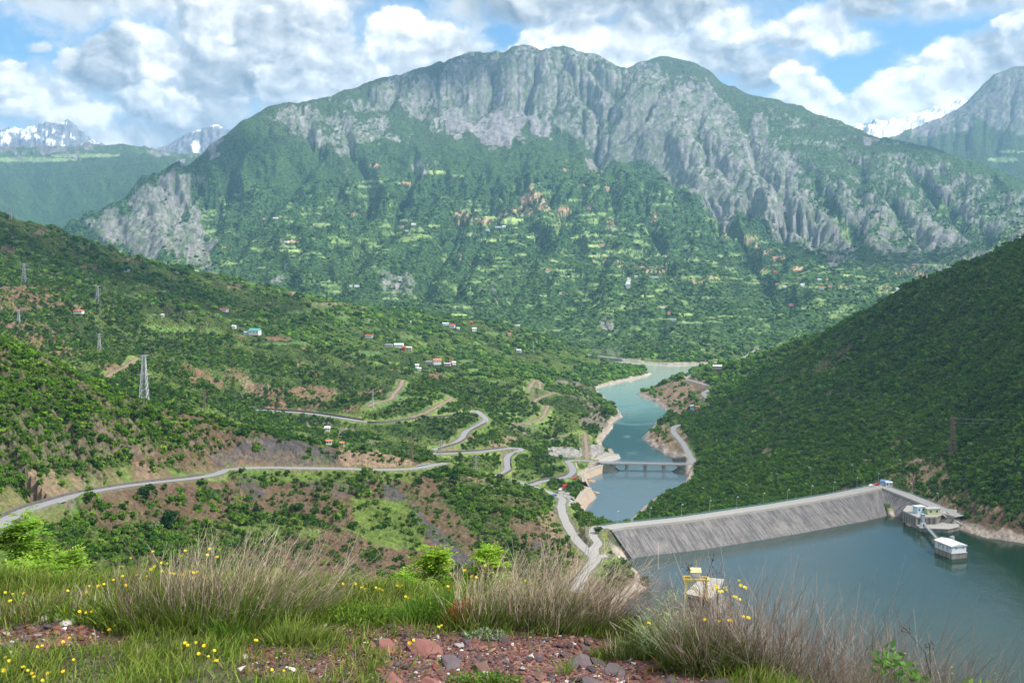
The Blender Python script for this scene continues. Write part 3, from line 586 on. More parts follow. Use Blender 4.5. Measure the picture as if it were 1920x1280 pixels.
SOIL_FAR = [(1000,375,26,12),(985,395,30,8),(1020,390,14,8),(900,415,44,6),(870,400,18,6),(940,400,14,6),(1060,395,14,8),(1105,385,9,12),(1145,420,8,10),(1225,405,7,12),(1235,430,5,8),(1140,352,6,5),(1062,320,8,3),(690,405,5,5),(1410,445,14,8),(1440,470,10,6),(1460,485,16,5),(1500,505,14,4),(1580,535,20,4),(1660,540,14,6),(1340,520,26,3),(1120,460,28,2),(1150,490,40,2.2),(1200,500,50,2.2),(1230,508,26,3.4),(1300,530,24,3),(700,310,16,4),(650,320,9,4),(660,400,12,4),(640,378,10,5),(540,452,22,4),(430,466,14,3),(862,482,4,12),(880,492,4,5),(930,560,6,10),(770,520,5,4),(1280,345,10,3),(1000,356,8,8),(1755,480,8,3),(1720,500,14,6),(1740,520,24,8),(1700,512,24,4),(1425,505,20,4),(1420,470,6,8),(1360,440,6,8),(1090,350,8,4),(760,345,12,4)]
FIELDS_MID = [(282,612,24,4,0),(325,618,42,5.5,0),(395,624,22,5,0),(470,628,24,3.4,0),(400,617,14,2,0),(445,600,24,2,0),(500,645,60,3,0),(560,643,22,3,0),(290,590,16,3,0),(300,533,40,2.5,0),(330,533,24,3,0),(380,533,20,3,0),(640,597,22,6,0),(650,608,18,3,0),(600,575,24,3,0),(480,532,24,2.4,0),(250,555,22,5,0),(460,542,14,2,0),(560,585,30,3,0),(690,602,20,3,0),(770,632,26,4.5,0),(800,647,14,3,0),(690,663,28,6,0),(715,680,40,3.5,0),(760,690,22,2.6,0),(775,698,12,2.4,0),(840,700,18,3.5,0),(870,676,22,3,0),(885,695,18,4,0),(905,642,22,3,0),(930,627,16,3,0),(985,627,22,3.4,0),(920,625,14,2.4,0),(890,707,24,4,0),(930,717,24,4,0),(960,733,20,3,0),(720,757,32,5,0),(770,747,38,5,0),(820,740,20,4,0),(830,765,20,4,0),(940,776,60,3.2,0),(985,785,40,5,0),(1010,800,30,5,0),(1040,826,44,3,0),(1000,800,12,4,0),(40,452,16,2,0),(20,452,18,2,0),(1320,700,16,3,0),(1300,700,18,2,0),(1312,758,16,7,0),(640,585,30,2.4,0),(1040,870,16,3,0),(1090,858,14,1.5,0),(620,828,18,3,0),(650,833,16,2,0)]
SOIL_MID = [(520,635,26,4.5,1),(455,630,20,2,1),(780,645,14,3.5,1),(820,703,22,5,1),(670,671,12,3,1),(745,693,20,2.4,0),(348,636,6,5,1),(574,653,6,5,0),(610,572,30,4,0),(560,550,24,5,0),(440,538,18,3,0),(320,500,22,3,0),(255,486,10,4,0),(235,487,8,3,0),(80,435,16,4,0),(15,472,16,10,1),(170,500,18,5,1),(100,520,16,5,1),(60,550,70,14,1),(40,570,50,12,1),(120,575,36,8,1),(30,610,60,6,1),(90,640,40,10,1),(130,660,30,8,1),(70,625,40,8,1),(210,690,20,6,1),(650,555,16,4,0),(690,575,16,4,0),(370,705,24,12,1),(345,690,14,8,1),(400,720,22,10,1),(440,700,20,8,1),(480,730,30,12,0),(540,740,40,14,1),(590,735,40,12,1),(600,755,28,10,1),(520,760,24,6,1),(560,770,30,6,1),(630,720,14,6,0),(560,680,16,6,0),(655,683,6,4,0),(460,715,12,8,0),(590,700,18,6,1),(660,765,20,6,1),(850,845,20,5,0),(840,830,20,4,0),(700,845,12,3,0),(880,820,10,5,0),(930,830,24,6,0),(950,822,18,6,0),(980,800,24,6,2),(1000,812,20,5,2),(1040,822,14,3,2),(1080,730,30,7,2),(1050,720,16,6,2),(1090,745,24,6,2),(1110,760,16,8,2),(1120,780,16,10,2),(1075,722,18,6,2),(1130,800,10,14,2),(1100,790,16,8,2),(1150,790,12,8,2),(860,560,18,3,0),(700,830,10,4,2),(640,810,30,8,2),(600,800,24,10,2),(580,795,20,8,2),(690,735,30,6,1),(1075,851,42,7,3),(1060,842,30,5,3),(1103,850,16,9,3),(1115,842,16,8,3),(1130,852,14,5,3),(1060,925,14,6,3),(1062,938,14,10,3)]
NEAR_SOIL = [   # polygon, kind (0 red soil 1 tan 2 slate 3 grassy), strength
 (P_(380,800,470,808,560,832,640,842,720,848,790,868,790,876,640,876,500,874,440,876,400,884,380,850,340,820), 0, .85),
 (P_(640,842,730,850,785,868,770,876,640,874), 1, .85),
 (P_(470,815,560,830,640,848,630,868,560,872,480,866,410,872,400,850,440,840), 2, .9),
 (P_(300,765,350,776,420,800,440,830,400,840,350,815,310,790), 0, .8),
 (P_(230,835,320,830,370,850,400,885,300,900,240,905,250,870), 0, .8), (P_(255,865,300,885,300,900,255,900), 1, .8),
 (P_(40,880,110,885,170,905,200,905,100,940,60,945), 1, .75), (P_(0,660,16,668,14,700,0,700), 0, .8), (P_(185,790,220,790,215,820,185,825), 0, .6), (P_(235,785,262,790,256,812,238,806), 1, .7), (P_(120,800,145,800,150,820,120,825), 0, .6),
 (P_(160,925,235,912,300,905,360,900,440,905,430,980,340,975,260,1000,180,990,150,950), 0, .8),
 (P_(430,890,560,882,700,884,780,885,830,900,820,930,870,980,900,1030,960,1080,900,1100,800,1090,700,1060,640,990,560,960,470,960,430,930), 0, .80),
 (P_(440,888,640,884,760,884,780,900,600,905,450,905), 3, .85), (P_(560,905,640,900,700,905,680,930,600,930), 2, .55), (P_(700,900,730,905,790,960,870,1030,930,1060,940,1085,880,1080,800,1010,740,950), 2, .9),
 (P_(450,890,480,895,500,930,470,935,440,905), 2, .7), (P_(660,935,760,935,800,1000,760,1010,660,985), 3, .95), (P_(640,985,790,1005,820,1040,700,1020), 3, .9),
 (P_(560,990,640,1000,720,1030,800,1050,860,1100,560,1100,500,1040), 0, .85), (P_(430,985,560,985,620,1005,540,1010,440,1005), 3, .8),
 (P_(880,890,930,893,980,910,990,925,920,930,880,915), 1, .55), (P_(960,980,1040,950,1060,1010,1100,1060,1090,1100,1010,1060), 1, .75), (P_(940,960,1010,975,1060,1050,1000,1060), 0, .7), (P_(1000,1010,1050,1030,1090,1100,1010,1100), 2, .6),
 (P_(1085,1075,1190,1075,1215,1095,1215,1110,1150,1160,1060,1150), 0, .8), (P_(1140,995,1160,1000,1185,1070,1170,1075,1145,1040), 2, .6),
 (P_(1690,870,1760,850,1790,900,1860,950,1930,945,1930,1020,1850,1010,1780,980,1700,930), 1, .72), (P_(1790,950,1930,975,1930,1020,1850,1010,1790,985), 0, .8), (P_(1620,850,1700,850,1740,920,1690,925,1640,905), 1, .5),
 (P_(1190,738,1290,706,1330,722,1322,740,1275,780,1240,768,1215,750), 1, 1.0), (P_(1200,822,1250,783,1280,800,1296,860,1275,872,1225,848), 1, .95), (P_(1240,790,1270,785,1275,800,1250,800), 3, .7),
 (P_(1280,780,1350,730,1370,740,1300,800), 1, .5), (P_(1350,800,1440,770,1450,780,1360,830), 2, .35), (P_(1430,840,1450,845,1440,870,1428,865), 1, .8), (P_(1330,935,1420,905,1440,930,1350,950), 0, .35), (P_(1500,860,1600,830,1640,880,1620,900,1520,910), 1, .25),
 (P_(1560,640,1640,600,1680,610,1600,660), 2, .3), (P_(1600,700,1700,690,1710,720,1620,730), 1, .25), (P_(1660,770,1720,790,1700,850,1650,840), 1, .45), (P_(1480,900,1560,890,1640,900,1500,925), 0, .3),
 (P_(1150,760,1165,775,1150,800,1130,790), 1, .4),
]
C_ = dict(bush=(.060,.105,.024), grass=(.150,.215,.048), dry=(.20,.195,.075), red=(.100,.066,.044), tan=(.190,.135,.092), slate=(.066,.060,.060), lime=(.168,.160,.160), limed=(.088,.088,.090), field=(.20,.30,.085), plough=(.15,.085,.06), gravel=(.25,.24,.23), shore=(.30,.25,.21), snow=(.85,.87,.90), mtn=(.064,.134,.038), mtnhi=(.098,.130,.060), farg=(.05,.10,.03))
def ell(px, py, e, pad=1.0):
    q = ((px - e[0]) / e[2]) ** 2 + ((py - e[1]) / e[3]) ** 2
    return q
def land_cover(X, Y, Z, info):
    D = Y; px = PX0 + FOC * X / D; py = PYH - FOC * (Z - EYE) / D
    sh = X.shape; C = np.zeros(sh + (3,), np.float32); veg = np.ones(sh, np.float32)
    def lerp(m, c):
        m = np.clip(m, 0, 1)[..., None].astype(np.float32); C[:] = C * (1 - m) + np.array(C_[c] if isinstance(c, str) else c, np.float32) * m
    u = X / D; w = np.log(D)
    nA = fbm(u * 60, w * 60, 5, 101); nB = fbm(u * 18, w * 18, 4, 102); nC = fbm(px / 3.0, py / 3.0, 3, 103); nM = fbm(X / 11, Y / 11, 4, 104)
    cav = ebil(E_cav, np.clip(u, U0, U1), np.clip(w, ew[0], ew[-1] - ES)); cav[w < ew[0]] = 0
    flow = ebil(E_flow, np.clip(u, U0, U1), np.clip(w, ew[0], ew[-1] - ES)); flow[w < ew[0]] = 0
    gy = np.gradient(Z, axis=0) / (np.gradient(Y, axis=0) + 1e-6); gx = np.gradient(Z, axis=1) / (np.gradient(X, axis=1) + 1e-6)
    slope = np.sqrt(gx ** 2 + gy ** 2)
    C[:] = np.array(C_['bush'], np.float32)
    lerp(0.85 * sstep(0.42, 0.60, nB), 'grass'); lerp(0.5 * sstep(0.45, 0.65, nA), 'grass'); lerp(0.35 * sstep(.55, .7, nM) * (D < 700), 'dry'); lerp((px > 1150) * (D < 2050) * .6, 'bush'); lerp((px < 1150) * (D < 700) * .55, 'bush'); lerp((px < 1150) * (D < 700) * .4 * sstep(.42, .6, nM), (.13,.095,.055))
    farm = sstep(2050, 2600, D)
    lerp(farm, 'mtn'); hi = farm * sstep(500, 1500, Z + 500 * (nB - 0.5)); lerp(hi * 0.75, 'mtnhi'); lerp(farm * 0.55 * sstep(0.5, 0.72, nA), (.082,.160,.040))
    wx = (nA - 0.5) * 26; wy = (fbm(u * 60 + 9, w * 60, 4, 105) - 0.5) * 20
    # near soils
    near = D < 2050
    for poly, k, st in NEAR_SOIL:
        q = patch_mask(px + wx, py + wy, poly) & near
        if q.any():
            n = sstep(0.40, 0.56, nC[q] * 0.45 + nA[q] * 0.4 + nM[q] * 0.35 - 0.08 + (st - 0.7) * 0.5)
            c = np.array(C_[('red', 'tan', 'slate', 'grass')[k]], np.float32)
            if k == 3: c = c * (.34 + .4 * nM[q][:, None])
            stv = (n * min(1, st + 0.15))[:, None]; C[q] = C[q] * (1 - stv) + c * stv
            veg[q] = np.minimum(veg[q], 1 - (0.9 if k in (0, 1) else 0.97 if k == 2 else 0.9) * stv[:, 0])
    for (ex, ey, rx, ry, k) in SOIL_MID:
        q = (ell(px + wx * 0.45, py + wy * 0.3, (ex, ey, rx * 1.05, ry * 1.1)) < 1) & (D > 680) & (D < 2400)
        if q.any():
            plot = (rx > 12 and ry < 6 and k == 1)
            n = 0.9 if plot or k == 3 else sstep(0.36, 0.56, nC[q] * 0.6 + nA[q] * 0.4)
            c = np.array([C_['tan'], (.17,.10,.068), (.15,.125,.105), C_['gravel']][k], np.float32)
            n = np.broadcast_to(n, (q.sum(),))[:, None].astype(np.float32); C[q] = C[q] * (1 - n) + c * n; veg[q] *= (1 - 0.85 * n[:, 0])
    for e in FIELDS_MID:
        q = (ell(px + wx * 0.45, py + wy * 0.22, e) < 0.62 + 0.5 * nC) & (D > 680) & (D < 2500)
        if q.any():
            h = 0.8 + 0.4 * ((e[0] * 13.7) % 1.0); c = np.array([.105 * h, .175 * h, .045], np.float32)
            C[q] = C[q] * 0.12 + c * 0.88; veg[q] = 0.0
    # far fields, bare earth
    for e in SOIL_FAR:
        q = (ell(px + wx * 0.5, py + wy * 0.35, e) < 1) & (D > 2150)
        if q.any():
            n = sstep(0.44, 0.62, nC[q] * 0.7 + nA[q] * 0.3)[:, None]; C[q] = C[q] * (1 - n) + np.array((.34,.21,.14), np.float32) * n; veg[q] *= 1 - n[:, 0]
    for e in FIELDS_FAR:
        q = (ell(px + wx * 0.5, py + wy * 0.16, e) < 0.45 + 0.9 * nC) & (D > 2150)
        if q.any():
            h = 0.75 + 0.5 * ((e[0] * 7.3) % 1.0); C[q] = np.array([.24 * h, .32 * h, .105], np.float32); veg[q] = 0
    # limestone
    rb = info['rockb']; rk = farm * sstep(0.50, 0.64, rb * 0.58 + 0.40 * nC + 0.40 * (nA - 0.34) + np.clip(slope - 0.75, -0.4, 1.0) * 0.30 * (rb > .3) - 10.0 * cav * (cav > 0))
    lerp(rk, 'lime'); dk = rk * sstep(0.45, 0.75, fbm(px / 5, py / 9, 4, 106)); lerp(dk * 0.55, 'limed')
    lerp(rk * 0.30 * sstep(0.5, 0.6, fbm(u * 200, w * 30, 3, 107)), (.30,.285,.27)); lerp(rk * 0.85 * sstep(0.45, 0.60, fbm(px / 5, py / 5, 5, 120)) * (rb < .9), (.080,.115,.055)); veg *= 1 - np.clip(rk * 1.1, 0, 1)
    lerp(farm * (rb < 0.1) * sstep(0.70, 0.8, flow) * sstep(0.55, 0.7, nB) * 0.5, (.26,.24,.22))
    # snow on the far peaks
    sn = (D > 10600) * sstep(0.46, 0.53, fbm(u * 90 + 3, Z / 190, 5, 108) + 0.00022 * (Z - 1700) - 0.075 + 0.25 * sstep(1590, 1600, px) * (px < 1800) - 0.16 * np.clip(slope - 0.9, 0, 2))
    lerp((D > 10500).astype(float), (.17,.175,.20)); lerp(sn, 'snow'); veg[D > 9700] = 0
    lerp((D > 7000) * (D < 10500) * (u < -0.25) * 0.6 * sstep(0.45, 0.65, nB), (.07,.13,.03)); lerp((D > 9500) * (D < 10500) * (u < -0.2) * 0.7, (.12,.10,.085))
    # terraces of cultivated ground
    tz = farm * (1 - rk) * (D < 5200) * sstep(0.53, 0.62, fbm(u * 40, w * 40 + 5, 4, 109)) * sstep(0.5, 0.62, fbm(px / 26, py / 2.6, 3, 110)) * sstep(290, 380, py)
    lerp(0.8 * tz, (.19,.26,.09)); veg *= 1 - 0.9 * np.clip(tz, 0, 1)
    # steep faces, cuts, shores
    st = (1 - farm) * sstep(1.35, 1.9, slope + 0.6 * (nC - 0.5)); st = st * (px < 1600); lerp(0.6 * st, (.16,.12,.095)); veg *= 1 - 0.35 * st
    cut = info['cut']; lerp(np.clip(cut * 1.2, 0, 1) * sstep(0.38, 0.5, nA * 0.5 + nC * 0.5) * (D > 300) * 0.45 * (info['rd'] < 13), (.14,.10,.065)); veg *= 1 - 0.75 * np.clip(np.abs(cut) * 1.3, 0, 1) * (info['rd'] < 12)
    rd = info['rd']; lerp(sstep(6.0, 4.2, rd + 1.5 * (nC - 0.5)) * 0.8, (.13,.125,.085)); veg[rd < 8.0] = 0
    sd = info['sdl']; lerp(sstep(8.0, 4.0, sd + 4 * (nC - 0.5)) * (np.abs(sd) < 60), 'shore'); veg[sd < 7] = 0
    lerp(sstep(1.0, -3, sd) * (np.abs(sd) < 60), (.05,.06,.05))
    v = 0.55 + 0.9 * nC; C *= v[..., None]
    return C, np.clip(veg, 0, 1), px, py, slope

# ---- material of the ground
def mat_new(name):
    m = bpy.data.materials.new(name); m.use_nodes = True; t = NT(m.node_tree)
    b = [n for n in t.n if n.type == 'BSDF_PRINCIPLED'][0]; return m, t, b
def ground_material(name, s1, s2, bump_d, mott=1.0):
    m, t, b = mat_new(name)
    ca = t.new('ShaderNodeVertexColor', layer_name='Col'); tc = t.new('ShaderNodeTexCoord'); P = tc.outputs['Object']
    n1 = t.noise(P, s1, 5, 0.6); n2 = t.noise(P, s2, 3, 0.6)
    vo = t.new('ShaderNodeTexVoronoi', feature='F1'); t.link(P, vo.inputs['Vector']); vo.inputs['Scale'].default_value = s1 * 1.6
    veg = ca.outputs['Alpha']
    f = t.m('MULTIPLY_ADD', n1, 1.5, 0.25)
    crown = t.m('MULTIPLY_ADD', t.m('MULTIPLY', vo.outputs['Distance'], veg), -1.1 * mott, 1.0 + 0.18 * mott)
    f = t.m('MULTIPLY', t.m('MULTIPLY', f, crown), t.m('MULTIPLY_ADD', n2, 0.7, 0.65))
    fc = t.xyz(f, f, f)
    col = t.mix(1.0, ca.outputs['Color'], fc, 'MULTIPLY')
    t.link(col, b.inputs['Base Color']); b.inputs['Roughness'].default_value = 0.95; b.inputs['Specular IOR Level'].default_value = 0.1
    h = t.m('ADD', t.m('MULTIPLY', n1, 0.8), t.m('MULTIPLY', t.m('MULTIPLY', vo.outputs['Distance'], veg), -0.7 * mott))
    bp = t.new('ShaderNodeBump'); bp.inputs['Strength'].default_value = 0.8; bp.inputs['Distance'].default_value = bump_d
    t.link(h, bp.inputs['Height']); t.link(bp.outputs[0], b.inputs['Normal'])
    return m
M_GROUND = ground_material('valley_ground', 0.35, 2.2, 2.2)
M_MOUNT = ground_material('mountain_ground', 0.055, 0.35, 9.0)
M_FAR = ground_material('far_mountain_ground', 0.02, 0.1, 25.0, 0.5)

def cols(step, inner=0.53):
    a = np.arange(-inner, inner + step, step)
    l = np.arange(-0.65, -inner, step * 5); r = np.arange(inner + step * 1.5, 0.65, step * 5)
    return np.concatenate([l, a, r])
def rows(d0, d1, r): n = int(math.log(d1 / d0) / r) + 1; return np.linspace(math.log(d0), math.log(d1), n)
LAND = []
def land_mesh(name, d0, d1, dr, du, mat, label_kind='structure'):
    u = cols(du); w = rows(d0, d1, dr)
    X, Y, Z, info = shape_ground(u, w, None)
    C, veg, px, py, slope = land_cover(X, Y, Z, info)
    n, k = X.shape; I = np.arange(n * k).reshape(n, k)
    F = np.stack([I[:-1, :-1], I[:-1, 1:], I[1:, 1:], I[1:, :-1]], -1).reshape(-1, 4)
    o = mesh_np(name, np.stack([X, Y, Z], -1).reshape(-1, 3), F, mat, smooth=True)
    vcol(o, 'Col', np.concatenate([C, veg[..., None]], -1).reshape(-1, 4)); o['kind'] = label_kind
    LAND.append(dict(u=u, w=w, Z=Z.astype(np.float32), veg=veg, C=C, px=px, py=py, sdl=info['sdl'], slope=slope, rd=info['rd'], rockb=info['rockb']))
    return o
land_mesh('hillside_ground', 8.0, 300.0, 0.02, 0.004, M_GROUND)
land_mesh('valley_terrain', 300.0, 2300.0, 0.0021 / Q, 0.00105 / Q, M_GROUND)
land_mesh('mountain_terrain', 2300.0, 9000.0, 0.0021 / Q, 0.00105 / Q, M_MOUNT)
land_mesh('far_mountains', 9000.0, 15000.0, 0.0026, 0.00105, M_FAR)
def ground_z(x, y):
    w = math.log(max(y, 8.01)); u = x / y
    for L in LAND:
        if L['w'][0] <= w <= L['w'][-1]:
            j = min(max(int(np.searchsorted(L['w'], w)) - 1, 0), len(L['w']) - 2); i = min(max(int(np.searchsorted(L['u'], u)) - 1, 0), len(L['u']) - 2)
            fy = (w - L['w'][j]) / (L['w'][j + 1] - L['w'][j]); fx = min(max((u - L['u'][i]) / (L['u'][i + 1] - L['u'][i]), 0), 1); Z = L['Z']
            return float((Z[j, i] * (1 - fx) + Z[j, i + 1] * fx) * (1 - fy) + (Z[j + 1, i] * (1 - fx) + Z[j + 1, i + 1] * fx) * fy)
    return 0.0
def ground_hit(px, py, dmin=300, dmax=8000, dz=0.0):
    """the first ground seen at photo pixel px,py"""
    u = (px - PX0) / FOC; s = (PYH - py) / FOC; w = np.arange(math.log(dmin), math.log(dmax), 0.001)
    for k in w:
        d = math.exp(k)
        if ground_z(u * d, d) + dz >= EYE + s * d: return (u * d, d, ground_z(u * d, d))
    d = dmax; return (u * d, d, ground_z(u * d, d))

# ---- water
def water_material(name, deep, silt_and_sheen, patches):
    m, t, b = mat_new(name)
    tc = t.new('ShaderNodeTexCoord'); P = tc.outputs['Object']
    sp = t.new('ShaderNodeSeparateXYZ'); t.link(P, sp.inputs[0])
    col = deep
    if silt_and_sheen:
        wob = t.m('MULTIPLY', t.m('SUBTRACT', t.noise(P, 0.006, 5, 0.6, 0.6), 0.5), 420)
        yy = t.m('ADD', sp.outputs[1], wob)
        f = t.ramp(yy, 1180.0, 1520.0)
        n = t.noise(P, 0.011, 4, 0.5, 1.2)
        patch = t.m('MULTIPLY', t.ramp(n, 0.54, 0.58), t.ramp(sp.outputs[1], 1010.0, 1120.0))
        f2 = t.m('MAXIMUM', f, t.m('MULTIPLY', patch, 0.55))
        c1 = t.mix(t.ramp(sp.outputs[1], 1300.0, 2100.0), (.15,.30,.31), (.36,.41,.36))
        deep_sheen = t.mix(t.ramp(t.m('ADD', sp.outputs[1], t.m('MULTIPLY', t.m('SUBTRACT', t.noise(P, 0.02, 3, .6), .5), 120)), 1100.0, 980.0), deep, (.085,.14,.17))  # near stretch paler: sky reflection painted into the base colour
        col = t.mix(f2, deep_sheen, c1)
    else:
        sky_sheen = t.ramp(t.m('ADD', t.m('ADD', sp.outputs[0], t.m('MULTIPLY', sp.outputs[1], -.25)), t.m('MULTIPLY', t.m('SUBTRACT', t.noise(P, 0.012, 4, .6, .5), .5), 110)), 110.0, -40.0)  # mask for sky reflection painted into the base colour, paler to the left
        col = t.mix(sky_sheen, deep, (.038,.062,.058))
    if isinstance(col, bpy.types.NodeSocket): t.link(col, b.inputs['Base Color'])
    else: b.inputs['Base Color'].default_value = tuple(col) + (1,)
    b.inputs['Roughness'].default_value = 0.08 if not silt_and_sheen else 0.10; b.inputs['IOR'].default_value = 1.333
    mp = t.new('ShaderNodeMapping'); t.link(P, mp.inputs[0]); mp.inputs['Scale'].default_value = (1, 0.45, 1)
    n1 = t.noise(mp.outputs[0], 0.9, 3, 0.6); n2 = t.noise(mp.outputs[0], 0.12, 3, 0.5)
    h = t.m('ADD', t.m('MULTIPLY', n1, 0.30), t.m('MULTIPLY', n2, 0.5))
    bp = t.new('ShaderNodeBump'); bp.inputs['Strength'].default_value = 0.35; bp.inputs['Distance'].default_value = 0.6; t.link(h, bp.inputs['Height'])
    t.link(bp.outputs[0], b.inputs['Normal'])
    return m
wa = MB(); wa.add([(-60, 330, ZA), (620, 330, ZA), (620, 760, ZA), (262, 705, ZA), (60, 598, ZA), (-60, 640, ZA)], [(0, 1, 2, 3, 4, 5)])
# clipped to a strip just outside the shore so that the sheets never show beyond the dam
def grow(P, r):
    c = []; n = len(P); area = sum(P[i][0] * P[(i + 1) % n][1] - P[(i + 1) % n][0] * P[i][1] for i in range(n)); sg = 1 if area > 0 else -1
    for i in range(n):
        a, b_, d = P[i - 1], P[i], P[(i + 1) % n]; e1 = np.array([b_[1] - a[1], a[0] - b_[0]]); e2 = np.array([d[1] - b_[1], b_[0] - d[0]])
        e1 /= np.linalg.norm(e1) + 1e-9; e2 /= np.linalg.norm(e2) + 1e-9; q = e1 + e2; q = q / (np.linalg.norm(q) + 1e-9); c.append(np.array(b_) + sg * q * r)
    return c
def water_sheet(name, P, z, r, mat):
    bm = bmesh.new(); vs = [bm.verts.new((p[0], p[1], z)) for p in grow(P, r)]
    es = [bm.edges.new((vs[i], vs[(i + 1) % len(vs)])) for i in range(len(vs))]
    bmesh.ops.triangle_fill(bm, edges=es, use_beauty=True, normal=(0, 0, 1)); bmesh.ops.recalc_face_normals(bm, faces=bm.faces)
    me = bpy.data.meshes.new(name); bm.to_mesh(me); bm.free(); me.materials.append(mat)
    o = bpy.data.objects.new(name, me); COL.objects.link(o); o['kind'] = 'structure'; return o
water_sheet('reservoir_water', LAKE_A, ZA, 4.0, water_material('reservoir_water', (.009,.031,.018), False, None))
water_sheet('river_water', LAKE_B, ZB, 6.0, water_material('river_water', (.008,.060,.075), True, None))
# ------------------------------------------------------------ materials for built things
def plain(name, col, rough=0.7, var=0.25, scale=1.0, metal=0.0, bump=0.0):
    m, t, b = mat_new(name); tc = t.new('ShaderNodeTexCoord'); P = tc.outputs['Object']
    n = t.noise(P, scale, 5, 0.6); f = t.m('MULTIPLY_ADD', n, 2 * var, 1 - var)
    t.link(t.mix(1.0, col, t.xyz(f, f, f), 'MULTIPLY'), b.inputs['Base Color'])
    b.inputs['Roughness'].default_value = rough; b.inputs['Metallic'].default_value = metal
    if bump:
        bp = t.new('ShaderNodeBump'); bp.inputs['Strength'].default_value = 0.6; bp.inputs['Distance'].default_value = bump; t.link(n, bp.inputs['Height']); t.link(bp.outputs[0], b.inputs['Normal'])
    return m
def stained(name, col, dark, scale=0.5, amt=0.6):
    """weathered concrete: runs of dirt down the faces"""
    m, t, b = mat_new(name); tc = t.new('ShaderNodeTexCoord'); P = tc.outputs['Object']
    mp = t.new('ShaderNodeMapping'); t.link(P, mp.inputs[0]); mp.inputs['Scale'].default_value = (1, 1, 0.18)
    n = t.noise(mp.outputs[0], scale, 5, 0.65); n2 = t.noise(P, scale * 4, 4, 0.6)
    f = t.m('MULTIPLY', t.ramp(n, 0.42, 0.68), amt)
    c = t.mix(f, col, dark); g = t.m('MULTIPLY_ADD', n2, 0.6, 0.7); t.link(t.mix(1.0, c, t.xyz(g, g, g), 'MULTIPLY'), b.inputs['Base Color'])
    b.inputs['Roughness'].default_value = 0.9; return m
M = dict(
 asphalt=plain('worn_asphalt', (.23,.23,.24), .9, .22, .5), crest=plain('crest_concrete', (.29,.28,.27), .9, .18, .4), dirt=plain('dirt_surface', (.25,.175,.115), .95, .3, .5),
 conc=stained('weathered_concrete', (.30,.275,.24), (.09,.075,.06), .5, .85), concl=stained('pale_concrete', (.38,.36,.33), (.30,.27,.23), .4, .5), wall=stained('old_wall', (.14,.125,.12), (.07,.06,.055), .5, .6),
 white=plain('white_paint', (.72,.75,.80), .6, .08, .6), roofw=plain('pale_sheet_roof', (.66,.67,.68), .5, .06, .4), yellow=plain('yellow_paint', (.75,.50,.03), .5, .12, 1.5), ypale=plain('pale_yellow_roof', (.80,.72,.30), .5, .08, 1.0),
 steel=plain('galvanised_steel', (.42,.43,.47), .5, .12, 1.0, .2), rust=plain('rusty_steel', (.20,.12,.10), .7, .2, 1.0), blue=plain('blue_paint', (.12,.22,.42), .6, .1), lblue=plain('pale_blue_paint', (.45,.66,.72), .6, .06), lime=plain('lime_paint', (.52,.58,.30), .6, .06),
 red=plain('red_roof', (.50,.09,.05), .7, .2, .8), orange=plain('orange_roof', (.55,.17,.08), .7, .2, .8), teal=plain('teal_roof', (.07,.34,.33), .6, .1), pink=plain('pinkish_wall', (.58,.42,.38), .7, .1), grey=plain('grey_roof', (.42,.42,.45), .7, .12), render=plain('whitewash', (.74,.73,.72), .7, .08), dark=plain('dark_opening', (.03,.03,.035), .4, .1),
 glass=plain('window_glass', (.05,.06,.08), .15, .1), carred=plain('red_car_paint', (.50,.03,.03), .25, .04), carwhite=plain('white_car_paint', (.75,.75,.77), .25, .03), carblue=plain('blue_car_paint', (.06,.12,.40), .25, .04), tyre=plain('tyre_rubber', (.02,.02,.02), .9, .1), stone=stained('stone_revetment', (.40,.31,.23), (.20,.15,.11), .35, .6),
 railb=plain('faded_blue_rail', (.20,.36,.42), .6, .1), black=plain('black_lettering', (.02,.02,.03), .6, .02))

# ------------------------------------------------------------ roads as ribbons on their beds
def ribbon(name, path, w, mat, lift=0.06, kerb=0.0):
    P = np.asarray(path); T = np.gradient(P[:, :2], axis=0); T /= np.linalg.norm(T, axis=1)[:, None] + 1e-9; N = np.c_[-T[:, 1], T[:, 0]]
    n = len(P); ww = w / 2 * (1 + 0.06 * np.sin(np.arange(n) * 0.37))
    offs = [-1.0, -0.5, 0, 0.5, 1.0]; rowsv = []
    for o in offs: rowsv.append(np.c_[P[:, 0] + N[:, 0] * ww * o, P[:, 1] + N[:, 1] * ww * o, P[:, 2] + lift + 0.05 * (1 - abs(o))])
    # thin skirts so that the edges meet the ground
    for o, s in ((-1.0, 0), (1.0, len(offs))): rowsv.insert(s if s == 0 else len(rowsv), np.c_[P[:, 0] + N[:, 0] * ww * o * 1.06, P[:, 1] + N[:, 1] * ww * o * 1.06, P[:, 2] - 0.5])
    V = np.stack(rowsv, 0); k = V.shape[0]; I = np.arange(k * n).reshape(k, n)
    F = np.stack([I[:-1, :-1], I[:-1, 1:], I[1:, 1:], I[1:, :-1]], -1).reshape(-1, 4)
    o = mesh_np(name, V.reshape(-1, 3), F[:, ::-1], mat, smooth=False); o['kind'] = 'structure'; return o
RN = dict(road_near='road', road_switchbacks='road', road_dam='access_road', road_dam_link='access_road', road_dam_spur='access_road', road_right_bank='road', road_peninsula='road', road_peninsula_lower='road', road_far_shore='road')
for k, (nm, r) in enumerate(ROADS.items()):
    ribbon(RN.get(nm, 'dirt_track_path'), r['path'], r['w'], M[{'asphalt': 'asphalt', 'concrete': 'crest', 'dirt': 'dirt'}[r['kind']]], 0.05 + 0.006 * k)
